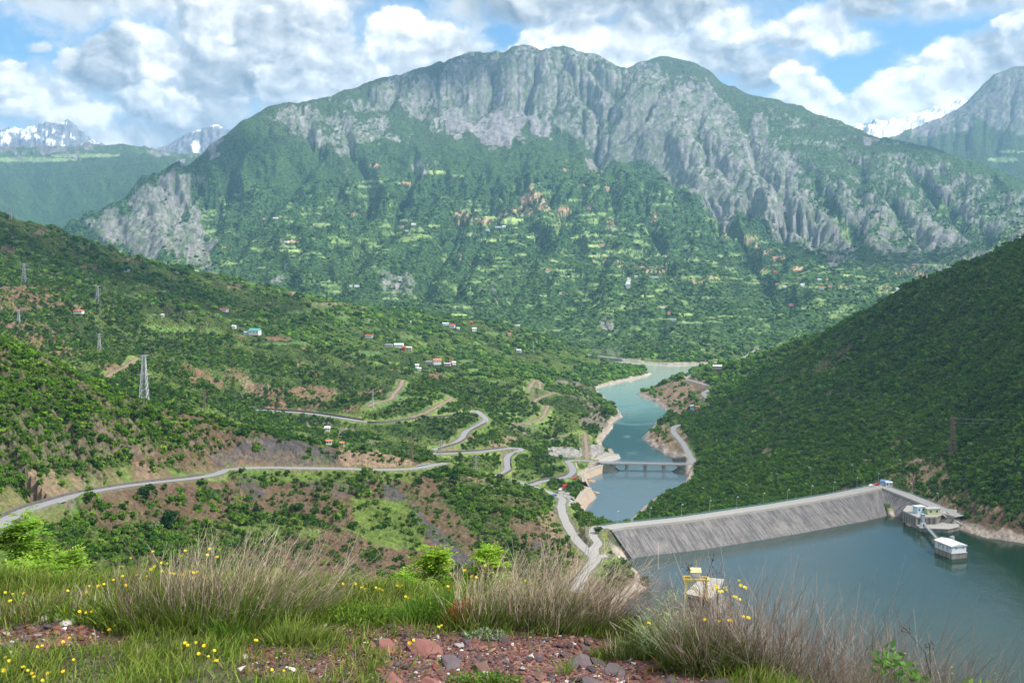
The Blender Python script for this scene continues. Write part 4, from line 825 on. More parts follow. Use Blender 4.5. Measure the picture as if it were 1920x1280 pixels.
def side_wall(name, path, i0, i1, off, h, th, mat, label, cat, group=None, base=-0.6):
    P = np.asarray(path)[i0:i1]; T = np.gradient(P[:, :2], axis=0); T /= np.linalg.norm(T, axis=1)[:, None] + 1e-9; N = np.c_[-T[:, 1], T[:, 0]]; n = len(P)
    A = P[:, :2] + N * off; B = P[:, :2] + N * (off + (th if off > 0 else -th))
    z = P[:, 2]; V = np.stack([np.c_[A, z + base], np.c_[A, z + h], np.c_[B, z + h], np.c_[B, z + base]], 0); I = np.arange(4 * n).reshape(4, n)
    F = np.stack([I[:-1, :-1], I[:-1, 1:], I[1:, 1:], I[1:, :-1]], -1).reshape(-1, 4)
    o = mesh_np(name, V.reshape(-1, 3), F, mat); tag(o, label, cat, group); return o
def near_i(path, px, py):
    q = [(PX0 + FOC * p[0] / p[1] - px) ** 2 + (PYH - FOC * (p[2] - EYE) / p[1] - py) ** 2 for p in path]; return int(np.argmin(q))
sw = ROADS['road_switchbacks']['path']; nr = ROADS['road_near']['path']
def sw_i(px, py): return near_i(sw, px, py)
WL = [(458, 769, 680, 789, 1, 'long dark parapet wall above the upper road on the left hillside'), (690, 790, 870, 776, -1, 'dark wall below the upper road before its hairpin bend'),
      (905, 792, 812, 843, 1, 'dark curved retaining wall beside the winding road down to the lowest hairpin'), (822, 850, 960, 839, 1, 'dark wall along the middle leg of the winding road'),
      (960, 849, 930, 892, 1, 'dark wall beside the lower leg of the winding road'), (1000, 907, 1072, 880, 1, 'dark wall inside the bend of the road near the bridge')]
for (a, b, c, d, sd, lb) in WL:
    i0, i1 = sw_i(a, b), sw_i(c, d)
    if i1 - i0 > 3: side_wall('retaining_wall', sw, i0, i1, sd * 3.9, 1.5, 0.5, M['wall'], lb, 'wall', 'retaining walls along the winding road')
side_wall('parapet_wall', nr, near_i(nr, 25, 967), near_i(nr, 400, 889), 4.0, 0.8, 0.4, M['wall'], 'low dark parapet wall along the upper edge of the near road', 'wall')
side_wall('roadside_wall', nr, near_i(nr, 150, 925), near_i(nr, 400, 889), -3.7, 0.15, 0.6, M['wall'], 'low stone edge on the valley side of the near road', 'wall', base=-2.6)
def guard_rail(path, i0, i1, off, label, mat):
    P = np.asarray(path)[i0:i1]; r = empty('guard_rail', P[0], 0, label, 'guard rail'); P0 = P[0]
    T = np.gradient(P[:, :2], axis=0); T /= np.linalg.norm(T, axis=1)[:, None] + 1e-9; N = np.c_[-T[:, 1], T[:, 0]]; Q_ = np.c_[P[:, :2] + N * off, P[:, 2]] - P0
    a = MB(); b = MB()
    for i in range(len(Q_) - 1):
        p, q = Vector(Q_[i]), Vector(Q_[i + 1]); a.bar(p + Vector((0, 0, .75)), q + Vector((0, 0, .75)), .22, 4, cap=False)
        b.bar(p + Vector((0, 0, -.4)), p + Vector((0, 0, .7)), .09, 4)
    a.build('rail', mat, r); o = b.build('post', M['steel'], r); o['kind'] = 'stuff'
guard_rail(nr, near_i(nr, 790, 876), near_i(nr, 820, 870), 3.8, 'bluish guard rail at the far end of the near road', M['railb'])
guard_rail(sw, sw_i(932, 901), sw_i(969, 903), 4.0, 'bluish guard rail on the lowest bend behind the rocky nose', M['railb'])
guard_rail(sw, sw_i(911, 786), sw_i(888, 801), -3.9, 'pale guard rail outside the upper hairpin bend', M['steel'])

# ------------------------------------------------------------ the dam
def miter(L):
    L = np.asarray(L); n = len(L); out = []
    for i in range(n):
        d1 = L[i][:2] - L[max(i - 1, 0)][:2]; d2 = L[min(i + 1, n - 1)][:2] - L[i][:2]
        if i == 0: d1 = d2
        if i == n - 1: d2 = d1
        d1 = d1 / np.linalg.norm(d1); d2 = d2 / np.linalg.norm(d2); n1 = np.array([d1[1], -d1[0]]); n2 = np.array([d2[1], -d2[0]])
        m = n1 + n2; m /= np.linalg.norm(m); out.append(m / max(0.45, m.dot(n1)))
    return np.array(out)
DL = DAM_LINE.copy(); DM = miter(DL)                       # DM points upstream (towards the reservoir in front)
def refine(L, Mi, step=6.0):
    a, b, s = [], [], []; acc = 0
    for i in range(len(L) - 1):
        m = max(1, int(np.linalg.norm(L[i + 1] - L[i]) / step))
        for k in range(m): t = k / m; a.append(L[i] * (1 - t) + L[i + 1] * t); b.append(Mi[i] * (1 - t) + Mi[i + 1] * t); s.append(acc + t * np.linalg.norm(L[i + 1] - L[i]))
        acc += np.linalg.norm(L[i + 1] - L[i])
    a.append(L[-1]); b.append(Mi[-1]); s.append(acc); return np.array(a), np.array(b), np.array(s)
DA, DB, DS = refine(DL, DM)
def strip(name, secs, mat, parent=None, uv=None, smooth=False):
    """loft of the dam along its line; secs = [(offset upstream, dz)]"""
    V = np.stack([np.c_[DA[:, :2] + DB * o, DA[:, 2] + dz] for o, dz in secs], 0); k, n = V.shape[:2]; I = np.arange(k * n).reshape(k, n)
    F = np.stack([I[:-1, :-1], I[:-1, 1:], I[1:, 1:], I[1:, :-1]], -1).reshape(-1, 4)
    o = mesh_np(name, V.reshape(-1, 3), F, mat, parent, smooth)
    if uv:
        a = o.data.attributes.new('slab', 'FLOAT_VECTOR', 'POINT'); vv = np.zeros((k, n, 3), np.float32); vv[:, :, 0] = DS[None]; vv[:, :, 1] = np.array([s[0] for s in secs])[:, None]; a.data.foreach_set('vector', vv.ravel())
    return o
def face_material():
    m, t, b = mat_new('dam_slabs'); at_ = t.new('ShaderNodeAttribute', attribute_name='slab'); sp = t.new('ShaderNodeSeparateXYZ'); t.link(at_.outputs['Vector'], sp.inputs[0])
    def lines(v, per, wd, jit=0.0):
        f = t.m('FRACT', t.m('DIVIDE', v, per)); return t.m('LESS_THAN', t.m('ABSOLUTE', t.m('SUBTRACT', f, 0.5)), wd / per / 2)
    V2 = t.xyz(t.m('MULTIPLY', sp.outputs[0], 1.0), t.m('MULTIPLY', sp.outputs[1], 0.16), 0.0)
    n = t.noise(V2, 0.55, 6, 0.7); nb = t.noise(at_.outputs['Vector'], 0.08, 4, 0.6); nf = t.noise(at_.outputs['Vector'], 1.3, 4, 0.6)
    c = t.mix(t.ramp(n, 0.40, 0.62), (.088,.083,.088), (.190,.180,.178)); c = t.mix(t.m('MULTIPLY', t.ramp(nb, 0.5, 0.66), 0.45), c, (.245,.23,.205))
    g = t.m('MULTIPLY_ADD', nf, 0.7, 0.65); c = t.mix(1.0, c, t.xyz(g, g, g), 'MULTIPLY')
    gate = t.ramp(t.noise(t.xyz(t.m('MULTIPLY', sp.outputs[0], .3), t.m('MULTIPLY', sp.outputs[1], .12), 4.0), 1.0, 3, 0.6), 0.44, 0.56)
    l = t.m('MULTIPLY', lines(sp.outputs[0], 4.0, 0.42), gate); l2 = t.m('MULTIPLY', lines(sp.outputs[1], 3.1, 0.25), 0.45)
    c = t.mix(t.m('MULTIPLY', t.m('MAXIMUM', l, t.m('MULTIPLY', l2, gate)), 0.9), c, (.035,.035,.03))
    moss = t.m('MULTIPLY', t.ramp(t.noise(at_.outputs['Vector'], 0.5, 4, 0.7), 0.62, 0.72), t.ramp(sp.outputs[1], 12.0, 6.0)); c = t.mix(t.m('MULTIPLY', moss, 0.5), c, (.12,.13,.05))
    c = t.mix(t.m('MULTIPLY', t.ramp(sp.outputs[1], 23.0, 25.0), 0.5), c, (.30,.25,.21))
    t.link(c, b.inputs['Base Color']); b.inputs['Roughness'].default_value = 0.95
    bp = t.new('ShaderNodeBump'); bp.inputs['Distance'].default_value = 0.3; bp.inputs['Strength'].default_value = .6; t.link(n, bp.inputs['Height']); t.link(bp.outputs[0], b.inputs['Normal']); return m
dam = empty('rockfill_dam', (0, 0, 0), 0, 'long grey dam with a sloping slab face, holding back the dark green reservoir', 'dam')
strip('slab_face', [(5.2, -0.6), (6.8, -1.2), (12, -4.6), (18, -8.4), (24, -12.3), (32, -17.5), (44, -26)], face_material(), dam, True)
strip('crest_road', [(5.0, 0.02), (2, 0.1), (-2, 0.1), (-5.8, 0.02)], M['crest'], dam)
strip('wave_wall', [(5.0, -1.0), (5.0, 0.75), (5.5, 0.75), (5.5, -1.4)], M['concl'], dam)
strip('downstream_face', [(-5.8, 0.0), (-7, -0.8), (-40, -24), (-75, -48)], M['stone'], dam)
r1, r2 = MB(), MB()
for i in range(len(DA) - 1):
    p = Vector((*(DA[i][:2] - DB[i] * 5.4), DA[i][2])); q = Vector((*(DA[i + 1][:2] - DB[i + 1] * 5.4), DA[i + 1][2]))
    for z in (0.5, 1.0): r1.bar(p + Vector((0, 0, z)), q + Vector((0, 0, z)), .07, 4, cap=False)
    for t_ in (0, .5): r2.bar(p.lerp(q, t_), p.lerp(q, t_) + Vector((0, 0, 1.05)), .06, 4)
rl = r1.build('railing', M['railb'], dam); o = r2.build('railing_post', M['railb'], rl); o['kind'] = 'stuff'
# lamps along the crest
lamp = empty('street_lamp', (0, 0, 0), 0, 'slim grey street lamp standing along the crest of the dam', 'street lamp', 'street lamps along the dam crest')
b = MB(); b.bar((0, 0, 0), (0, 0, 7.5), .11, 6, .07); b.build('pole', M['steel'], lamp)
b = MB(); b.bar((0, 0, 7.4), (0.9, 0, 7.8), .06, 5); b.build('arm', M['steel'], lamp)
b = MB(); b.box((1.15, 0, 7.85), (1.0, .45, .28)); b.box((1.15, 0, 7.7), (.8, .35, .06)); b.build('lamp_head', M['white'], lamp)
def along(s):
    i = int(np.clip(np.searchsorted(DS, s) - 1, 0, len(DA) - 2)); t_ = (s - DS[i]) / (DS[i + 1] - DS[i]); return DA[i] * (1 - t_) + DA[i + 1] * t_, DB[i]
k = 0
for s in np.arange(12, DS[-1] - 4, 22.0):
    p, n = along(s); loc = (p[0] - n[0] * 6.2, p[1] - n[1] * 6.2, p[2] - 0.3); rz = math.atan2(n[1], n[0])
    if k == 0: lamp.location = loc; lamp.rotation_euler = (0, 0, rz)
    else: copy_thing(lamp, loc, rz)
    k += 1
wl = [(1600,876),(1520,880),(1460,893),(1402,912),(1320,918),(1690,868),(1729,868)]
for i, (px, py) in enumerate(wl):
    g = ground_hit(px, py + 14, 640); copy_thing(lamp, (g[0], g[1], g[2] - .5), 2.5, label='slim grey lamp post on the wooded slope behind the dam', group='lamp posts on the slope behind the dam')

# ------------------------------------------------------------ bridge
br = empty('river_bridge', (0, 0, 0), 0, 'low flat concrete bridge on five square piers across the river', 'bridge')
A = Vector(atz(1130, 866.5, -192)); B = Vector(atz(1293, 869.3, -192)); d = (B - A); dn = d.normalized(); side = Vector((-dn.y, dn.x, 0)); rz = math.atan2(d.y, d.x); mid = (A + B) / 2; L = d.length
MB().box(mid + Vector((0, 0, -0.65)), (L + 4, 7.6, 1.3), rz).build('deck', M['concl'], br)
MB().box(mid + Vector((0, 0, 0.05)), (L + 4, 6.2, 0.08), rz).build('roadway', M['asphalt'], br)
for sg in (-1, 1):
    rb = MB(); c = mid + side * sg * 3.6
    rb.box(c + Vector((0, 0, 0.95)), (L + 2, .12, .12), rz); rb.box(c + Vector((0, 0, 0.5)), (L + 2, .1, .1), rz)
    for i in range(27): rb.box(A + d * (i / 26) + side * sg * 3.6 + Vector((0, 0, .5)), (.14, .14, 1.0), rz)
    rb.build('parapet', M['steel'], br)
for px in (1151, 1175, 1210, 1244.5, 1276):
    t_ = (px - 1130) / 163; c = A + d * t_
    pb = MB(); pb.box((c.x, c.y, -40.5), (3.0, 6.6, 26), rz); pb.box((c.x, c.y, -28.5), (4.2, 7.4, 1.0), rz); pb.build('pier', M['conc'], br)
for t_, e in ((-0.012, 6), (1.01, 6)):
    c = A + d * t_; MB().box((c.x, c.y, -36), (e, 9, 14), rz).build('abutment', M['conc'], br)

# ------------------------------------------------------------ river walls on the left bank
def revet(name, pts, top, label, th=5.0, mat='stone', slope=3.0, cat='embankment wall', bottom=-8):
    """a wall along the water from pixel points on its crest"""
    L_ = [np.array(atz(px, py, zr)) for px, py, zr in pts]; Mi = miter(np.array(L_)); n = len(L_)
    r = empty(name, (0, 0, 0), 0, label, cat)
    def lo(offs, nm, mt):
        V = np.stack([np.array([np.r_[l[:2] + m * o, l[2] + z] for l, m in zip(L_, Mi)]) for o, z in offs], 0); I = np.arange(V.shape[0] * n).reshape(V.shape[0], n)
        F = np.stack([I[:-1, :-1], I[:-1, 1:], I[1:, 1:], I[1:, :-1]], -1).reshape(-1, 4); return mesh_np(nm, V.reshape(-1, 3), F, mt, r)
    lo([(slope + 5, bottom), (slope, 0), (0, 0.0)], 'sloping_face', M[mat]); lo([(slope + .4, -.3), (slope + .4, .45), (slope - .5, .45), (slope - .5, -.2)], 'coping', M['concl'])
    lo([(slope - .5, .05), (0.4, .05), (-.1, -.2), (-3, -5)], 'walkway', M['stone']); lo([(.6, -.2), (.6, .4), (0, .4), (0, -.4)], 'inner_kerb', M['concl'])
    return r
revet('embankment_wall', [(1068,957,-192),(1076,941,-192),(1088,924,-192),(1102,914,-192)], 0, 'brown sloping stone embankment wall beside the river, nearest the dam')
revet('embankment_wall', [(1092,903,-194),(1089,889,-194),(1092,884,-194),(1112,876,-194),(1130,869.5,-193.5)], 0, 'angled brown embankment wall leading to the bridge')
revet('embankment_wall', [(1112,862,-193),(1122,855,-193),(1138,851,-194),(1152,850,-196)], 0, 'pale rubble groyne on the left bank just beyond the bridge', slope=5, mat='concl')
def boulder(name, px, py, z, size, label, seed, cat='rock', mat='stone'):
    p = Vector(atz(px, py, z)); bm = bmesh.new(); bmesh.ops.create_icosphere(bm, subdivisions=3, radius=1)
    for v in bm.verts:
        n = mnoise.noise(v.co * 1.3 + Vector((seed, 0, 0))) * .45 + mnoise.noise(v.co * 3.1 + Vector((seed, 3, 0))) * .2; v.co *= 1 + n; v.co = Vector((v.co.x * size[0], v.co.y * size[1], v.co.z * size[2]))
    me = bpy.data.meshes.new(name); bm.to_mesh(me); bm.free(); me.materials.append(M[mat]); o = bpy.data.objects.new(name, me); COL.objects.link(o); o.location = p; return tag(o, label, cat)
boulder('shore_rock', 1106, 902, -199.6, (5, 3, 1.4), 'flat rock in the water off the angled embankment wall', 1)
boulder('shore_rock', 1113, 924, -199.6, (5, 3, 1.5), 'flat rocks in the water at the tip of the nearest embankment wall', 2)
rt = empty('concrete_retaining_wall', (0, 0, 0), 0, 'tall dark concrete retaining wall below the road bend by the bridge', 'wall')
p, q = Vector(atz(1080, 868, -192.5)), Vector(atz(1084, 892, -192.5)); dd = q - p
MB().box((p + q) / 2 + Vector((0, 0, -2)), (dd.length, .8, 4.4), math.atan2(dd.y, dd.x)).build('wall', M['wall'], rt); MB().box((p + q) / 2 + Vector((0, 0, .35)), (dd.length, 1.1, .35), math.atan2(dd.y, dd.x)).build('coping', M['concl'], rt)

# ------------------------------------------------------------ intake block, gangway and gatehouse in the reservoir
ib = empty('intake_block', (0, 0, 0), 0, 'weathered concrete intake block with buttresses at the right end of the dam', 'intake structure')
MB().prism([(254, 656), (256.3, 640.5), (268, 641.5), (275, 649), (271, 668), (262, 670)], -16, 6.4).build('block', M['conc'], ib)
MB().prism([(253.3, 656.6), (255.6, 639.6), (268.4, 640.6), (276, 648.6), (272, 669), (261.5, 671)], 6.4, 7.2).build('deck_slab', M['concl'], ib)
MB().prism([(255.6, 639.2), (254.5, 631.5), (270.5, 629), (280, 635), (283, 646), (276, 648)], -16, 2.0).build('lower_terrace', M['conc'], ib)
MB().prism([(255.0, 638.8), (254.1, 631.1), (270.7, 628.5), (280.4, 634.8), (283.4, 646), (276.4, 647.4), (268.6, 640.2), (256, 639.2)], 2.0, 2.5).build('terrace_slab', M['concl'], ib)
for i in range(6):
    t_ = i / 5; x = 254.0 + 2.0 * t_ - 0.45; y = 655.5 - 15.2 * t_
    MB().box((x, y, -5), (1.1, 0.9, 22.6), 0.13).build('buttress', M['concl'], ib)
for i in range(4): MB().box((258.6 + i * 3.1, 639.9 + .28 * i, 0), (.8, 1.0, 12.6)).build('buttress', M['conc'], ib)
w_ = MB(); w_.add([(275, 649, 7), (271, 668, 7), (292, 664, 6), (296, 648, 1.2), (290, 632, -6), (283, 634, -6), (280, 640, 2)], [(0, 1, 2, 3), (0, 3, 4, 6), (6, 4, 5)])
w_.build('bank_slab', M['concl'], ib)
for i, (ax, ay) in enumerate(((1, .0), (.6, .3))): MB().bar((276 + 4 * i, 650 + i * 3, 7.2), (289 + 3 * i, 634 + 6 * i, -1), .5).build('kerb', M['concl'], ib)
def small_house(name, loc, size, rz, wall, roof, label, cat='building', group=None, h_roof=0.9, wins=2, flat=False, eave=.35, detail=True, door=True):
    """rectangular house with its roof, door and windows as parts; size = (x, y, wall height)"""
    r = empty(name, loc, rz, label, cat, group); sx, sy, sz = size
    MB().box((0, 0, sz / 2 - .6), (sx, sy, sz + 1.2)).build('walls', wall, r)
    rf = MB(); ex, ey = sx / 2 + eave, sy / 2 + eave
    if flat: rf.box((0, 0, sz + .17), (2 * ex, 2 * ey, .3))
    else:
        v = [(-ex, -ey, sz), (ex, -ey, sz), (ex, ey, sz), (-ex, ey, sz), (-ex, 0, sz + h_roof), (ex, 0, sz + h_roof), (-ex, -ey, sz - .15), (ex, -ey, sz - .15), (ex, ey, sz - .15), (-ex, ey, sz - .15)]
        rf.add(v, [(0, 1, 5, 4), (2, 3, 4, 5), (0, 4, 3), (1, 2, 5), (6, 7, 1, 0), (7, 8, 2, 1), (8, 9, 3, 2), (9, 6, 0, 3), (9, 8, 7, 6)])
    rf.build('roof', roof, r)
    if detail:
        wh = min(1.2, sz * .4)
        for i in range(wins):
            x = -sx / 2 + sx * (i + .5) / wins
            w1 = MB().box((x, -sy / 2 - .03, sz * .58), (min(1.2, sx / wins * .45), .1, wh)).build('window', M['glass'], r)
        if door: MB().box((sx * .5 + .03, 0, 1.0), (.1, 1.1, 2.0)).build('door', M['dark'], r)
    return r
# reservoir gatehouse on its pier
v1 = Vector((244.4 - 248.2, 586.4 - 572.1, 0)); v2 = Vector((258 - 248.2, 574.6 - 572.1, 0)); c = Vector((251.2, 580.5, 0)); gz = math.atan2(v1.y, v1.x); l1, l2 = v1.length, v2.length
gh = empty('gatehouse', (c.x, c.y, 0), gz, 'white gatehouse with a pale low gable roof on a concrete pier in the reservoir', 'gatehouse')
MB().box((0, 0, -6), (l1, l2, 18)).build('pier', M['conc'], gh); MB().box((0, 0, 3.05), (l1 + .5, l2 + .5, .4)).build('ledge', M['concl'], gh)
MB().box((0, 0, 5.2), (l1 - .5, l2 - .5, 4.2)).build('walls', M['white'], gh)
rf = MB(); ex, ey = l1 / 2 + .3, l2 / 2 + .35; z0 = 7.2
rf.add([(-ex, -ey, z0), (ex, -ey, z0), (ex, ey, z0), (-ex, ey, z0), (-ex, 0, z0 + 1.1), (ex, 0, z0 + 1.1), (-ex, -ey, z0 - .2), (ex, -ey, z0 - .2), (ex, ey, z0 - .2), (-ex, ey, z0 - .2)], [(0, 1, 5, 4), (2, 3, 4, 5), (0, 4, 3), (1, 2, 5), (6, 7, 1, 0), (7, 8, 2, 1), (8, 9, 3, 2), (9, 6, 0, 3), (9, 8, 7, 6)])
rf.build('roof', M['roofw'], gh)
for x in (-3.6, .2, 3.9): MB().box((x, l2 / 2 - .2, 5.1), (1.5, .14, 2.6)).build('door', M['grey'], gh)
for x in (-5.8, 2.2): MB().box((x, l2 / 2 - .18, 5.9), (.7, .12, .6)).build('window', M['glass'], gh)
for y in (-2.8, 1.8): MB().box((-l1 / 2 + .2, y, 5.9), (.12, .7, .6)).build('window', M['glass'], gh)
for x in (-5.5, -2, 1.5, 5): MB().box((x, l2 / 2 + .12, -5), (.5, .3, 15)).build('buttress', M['concl'], gh)
tw = empty('control_tower', (257.2, 634.5, 2.5), .1, 'narrow grey tower with a white base at the landward end of the gangway', 'tower')
MB().box((0, 0, 1.2), (2.6, 2.4, 2.4)).build('base', M['white'], tw); MB().box((0, 0, 5.0), (2.0, 2.0, 5.2)).build('shaft', M['steel'], tw); MB().box((0, 0, 7.75), (2.4, 2.4, .3)).build('cap', M['grey'], tw)
MB().box((0, -1.25, 1.0), (.8, .1, 1.8)).build('door', M['dark'], tw)
gw = empty('gangway', (0, 0, 0), 0, 'long thin steel gangway from the intake block to the gatehouse in the water', 'footbridge')
a, b2 = Vector((258.2, 632.6, 3.4)), Vector((249.6, 588.5, 4.2)); dv = (b2 - a); s_ = Vector((-dv.y, dv.x, 0)).normalized()
MB().box((a + b2) / 2, (dv.length, 1.3, .25), rot=dv.to_track_quat('X', 'Z').to_matrix()).build('deck', M['steel'], gw)
for sg in (-1, 1):
    g = MB(); n = 18
    for z in (.6, 1.2): g.bar(a + s_ * .65 * sg + Vector((0, 0, z)), b2 + s_ * .65 * sg + Vector((0, 0, z)), .06)
    for i in range(n + 1): p = a.lerp(b2, i / n) + s_ * .65 * sg; g.bar(p, p + Vector((0, 0, 1.2)), .05)
    g.bar(a + s_ * .6 * sg + Vector((0, 0, -.5)), b2 + s_ * .6 * sg + Vector((0, 0, -.5)), .16); g.build('railing', M['steel'], gw)
ho = empty('hoist', (256.5, 590.5, 0), .25, 'grey hoist housing with a curved pipe behind the gatehouse', 'hoist')
MB().box((0, 0, 3.5), (2.0, 1.8, 9)).build('housing', M['steel'], ho)
g = MB(); pts = [Vector((1.4, 0, 1)), Vector((1.6, 0, 4.5)), Vector((1.2, 0, 7.6)), Vector((.4, 0, 8.6)), Vector((-.3, 0, 8.0))]
for i in range(4): g.bar(pts[i], pts[i + 1], .14, 6)
g.build('pipe', M['steel'], ho); MB().box((0, 0, -5), (3.2, 3.2, 12)).build('base', M['conc'], ho)
small_house('pump_house', (261.2, 650.5, 7.2), (6.2, 4.2, 4.2), .35, M['lblue'], M['roofw'], 'small pale blue hut with lime trim on the left of the intake deck', 'hut', flat=True)
small_house('pump_house', (268.6, 648.5, 7.2), (8.5, 5.0, 3.4), .15, M['lime'], M['grey'], 'lime and pale blue flat roofed hut on the right of the intake deck', 'hut', flat=True)
# huts and cars at the bend of the dam
p, n = along(DS[5] if False else float(np.linalg.norm(np.diff(DAM_TOP, axis=0), axis=1).sum()) + 2)
hb = small_house('guard_hut', (p[0] + 5.2, p[1] + 3.5, p[2]), (4.2, 3.4, 2.7), -.25, M['render'], M['white'], 'little white guard hut with two small windows at the bend of the dam', 'hut', flat=True, wins=2)
ar = empty('arched_shelter', (p[0] + 4.0, p[1] + 8.0, p[2]), -.3, 'blue shed with a rounded roof behind the white guard hut', 'shed')
g = MB(); N_ = 9
vs = [(x, 2.2 * math.cos(math.pi * i / (N_ - 1)), 1.6 + 2.0 * math.sin(math.pi * i / (N_ - 1))) for x in (-3, 3) for i in range(N_)]
g.add(vs, [(i, i + 1, N_ + i + 1, N_ + i) for i in range(N_ - 1)] + [tuple(range(N_ - 1, -1, -1)), tuple(range(N_, 2 * N_))]); g.build('roof', M['blue'], ar)
MB().box((0, 0, .8), (5.6, 4.2, 1.6)).build('walls', M['lblue'], ar)
def car(loc, rz, mat, label, kind='car', s=1.0):
    r = empty('parked_car', loc, rz, label, kind); r.scale = (s, s, s)
    b = MB(); prof = [(-2.15, .35), (-2.2, .75), (-1.95, .95), (-1.25, 1.02), (-.75, 1.45), (.75, 1.48), (1.35, 1.0), (2.0, .9), (2.2, .7), (2.15, .35)]
    n = len(prof); vs = [(x, y, z) for y in (-.86, .86) for x, z in prof]; b.add(vs, [tuple(range(n)), tuple(range(2 * n - 1, n - 1, -1))] + [(i, n + i, n + (i + 1) % n, (i + 1) % n) for i in range(n)]); b.build('body', mat, r)
    g = MB(); g.box((0, -.87, 1.2), (1.7, .04, .34)); g.box((0, .87, 1.2), (1.7, .04, .34)); g.build('side_window', M['glass'], r)
    for x in (-1.35, 1.35):
        for y in (-.8, .8): MB().bar((x, y - .11, .33), (x, y + .11, .33), .33, 10).build('wheel', M['tyre'], r)
    return r
pb, nb_ = along(float(np.linalg.norm(np.diff(DAM_TOP, axis=0), axis=1).sum()) - 9)
car((pb[0] - nb_[0] * 3.6, pb[1] - nb_[1] * 3.6, pb[2] + .12), .5, M['carwhite'], 'white car parked at the bend of the dam near the guard hut')
pb, nb_ = along(float(np.linalg.norm(np.diff(DAM_TOP, axis=0), axis=1).sum()) - 3.5)
car((pb[0] - nb_[0] * 3.8, pb[1] - nb_[1] * 3.8, pb[2] + .12), .5, M['carred'], 'dark red car parked closest to the guard hut on the dam')
for (px, py, mt, lb, s) in ((1060, 912.5, 'carred', 'red van parked farthest up the lane above the river wall', 1.25), (1055.5, 917, 'carred', 'red car parked between the red van and the white car', 1.1), (1051.5, 919, 'carwhite', 'white car parked in the lane above the river wall', 1.0), (1039, 930.5, 'carblue', 'blue car parked at the low end of the lane by the river', 1.1), (1078, 898, 'carred', 'maroon vehicle with a pale roof beside the road bend near the bridge', 1.1)):
    g = ground_hit(px, py, 720); car((g[0], g[1], g[2] + .05), .9, M[mt], lb, 'car', s * 1.15)

# ------------------------------------------------------------ yellow gantry crane on its intake tower
it = empty('intake_tower', (0, 0, 0), 0, 'pale concrete intake tower top standing in the reservoir behind the dry shrubs', 'intake tower')
q0, q1, q2, q3 = [atz(px, py, -150) for px, py in ((1315.6, 1080.7), (1357.7, 1085), (1333, 1122), (1284, 1112))]
c_ = [(q[0], q[1]) for q in (q0, q3, q2, q1)]
MB().prism(c_, 13.6, 15.0).build('deck_slab', M['concl'], it)
cx, cy_ = sum(a[0] for a in c_) / 4, sum(a[1] for a in c_) / 4; MB().prism([(cx + (a - cx) * .9, cy_ + (b_ - cy_) * .93) for a, b_ in c_], -16, 13.6).build('shaft', M['conc'], it)
for i, (tx, ty) in enumerate(((.2, .3), (.5, .5), (.35, .75))): MB().box((q3[0] + (q1[0] - q3[0]) * tx + 2 * i, q3[1] + (q1[1] - q3[1]) * ty, 15.3), (1.6, 1.1, .6), .3 * i).build('hatch', M['grey'], it)
gc = empty('gantry_crane', atz(1305, 1121, -150), 0, 'yellow gantry crane with a white cabin on the intake tower in the reservoir', 'gantry crane'); gc.rotation_euler = (0, 0, -.12)
def ybar(nm, a, b_, r_): return MB().bar(a, b_, r_, 4).build(nm, M['yellow'], gc)
for x in (-4.6, 4.6):
    for y in (-2.2, 2.2): ybar('leg', (x, y, 0), (x, y, 8.6), .48)
for y in (-2.2, 2.2): ybar('main_beam', (-5.6, y, 8.9), (5.8, y, 8.9), .55)
for x in (-5.2, 5.3): ybar('end_beam', (x, -2.6, 8.9), (x, 2.6, 8.9), .5)
for y in (-2.2, 2.2): ybar('brace', (-4.6, y, 8.2), (3.0, y, .6), .22)
for x in (-4.6, 4.6): ybar('sill_beam', (x, -2.9, .4), (x, 2.9, .4), .42)
cb = MB().box((-.3, -.6, 11.0), (4.6, 3.0, 3.3)).build('cabin', M['white'], gc)
rf = MB(); rf.add([(-2.9, -2.5, 12.4), (2.3, -2.5, 12.4), (2.3, 1.3, 13.2), (-2.9, 1.3, 13.2), (-2.7, -.3, 14.0), (2.1, -.3, 14.0)], [(0, 1, 5, 4), (2, 3, 4, 5), (0, 4, 3), (1, 2, 5), (3, 2, 1, 0)]); rf.build('cabin_roof', M['ypale'], gc)
ybar('mast', (.2, .2, 13.4), (.2, .2, 17.0), .13); ybar('mast_arm', (.2, .2, 16.6), (-.6, .2, 16.3), .09)
cu_ = bpy.data.curves.new('lettering_curve', 'FONT'); cu_.body = 'Bonage'; cu_.size = 1.05; cu_.extrude = .02; cu_.align_x = 'CENTER'; cu_.space_character = 1.05; cu_.materials.append(M['black'])
tq = bpy.data.objects.new('lettering_curve', cu_); COL.objects.link(tq); bpy.context.view_layer.update(); me_ = bpy.data.meshes.new_from_object(tq.evaluated_get(bpy.context.evaluated_depsgraph_get())); bpy.data.objects.remove(tq); tx = bpy.data.objects.new('lettering', me_); COL.objects.link(tx); tx.parent = cb; tx.location = (-.2, -2.14, 9.75); tx.rotation_euler = (math.radians(90), 0, 0)

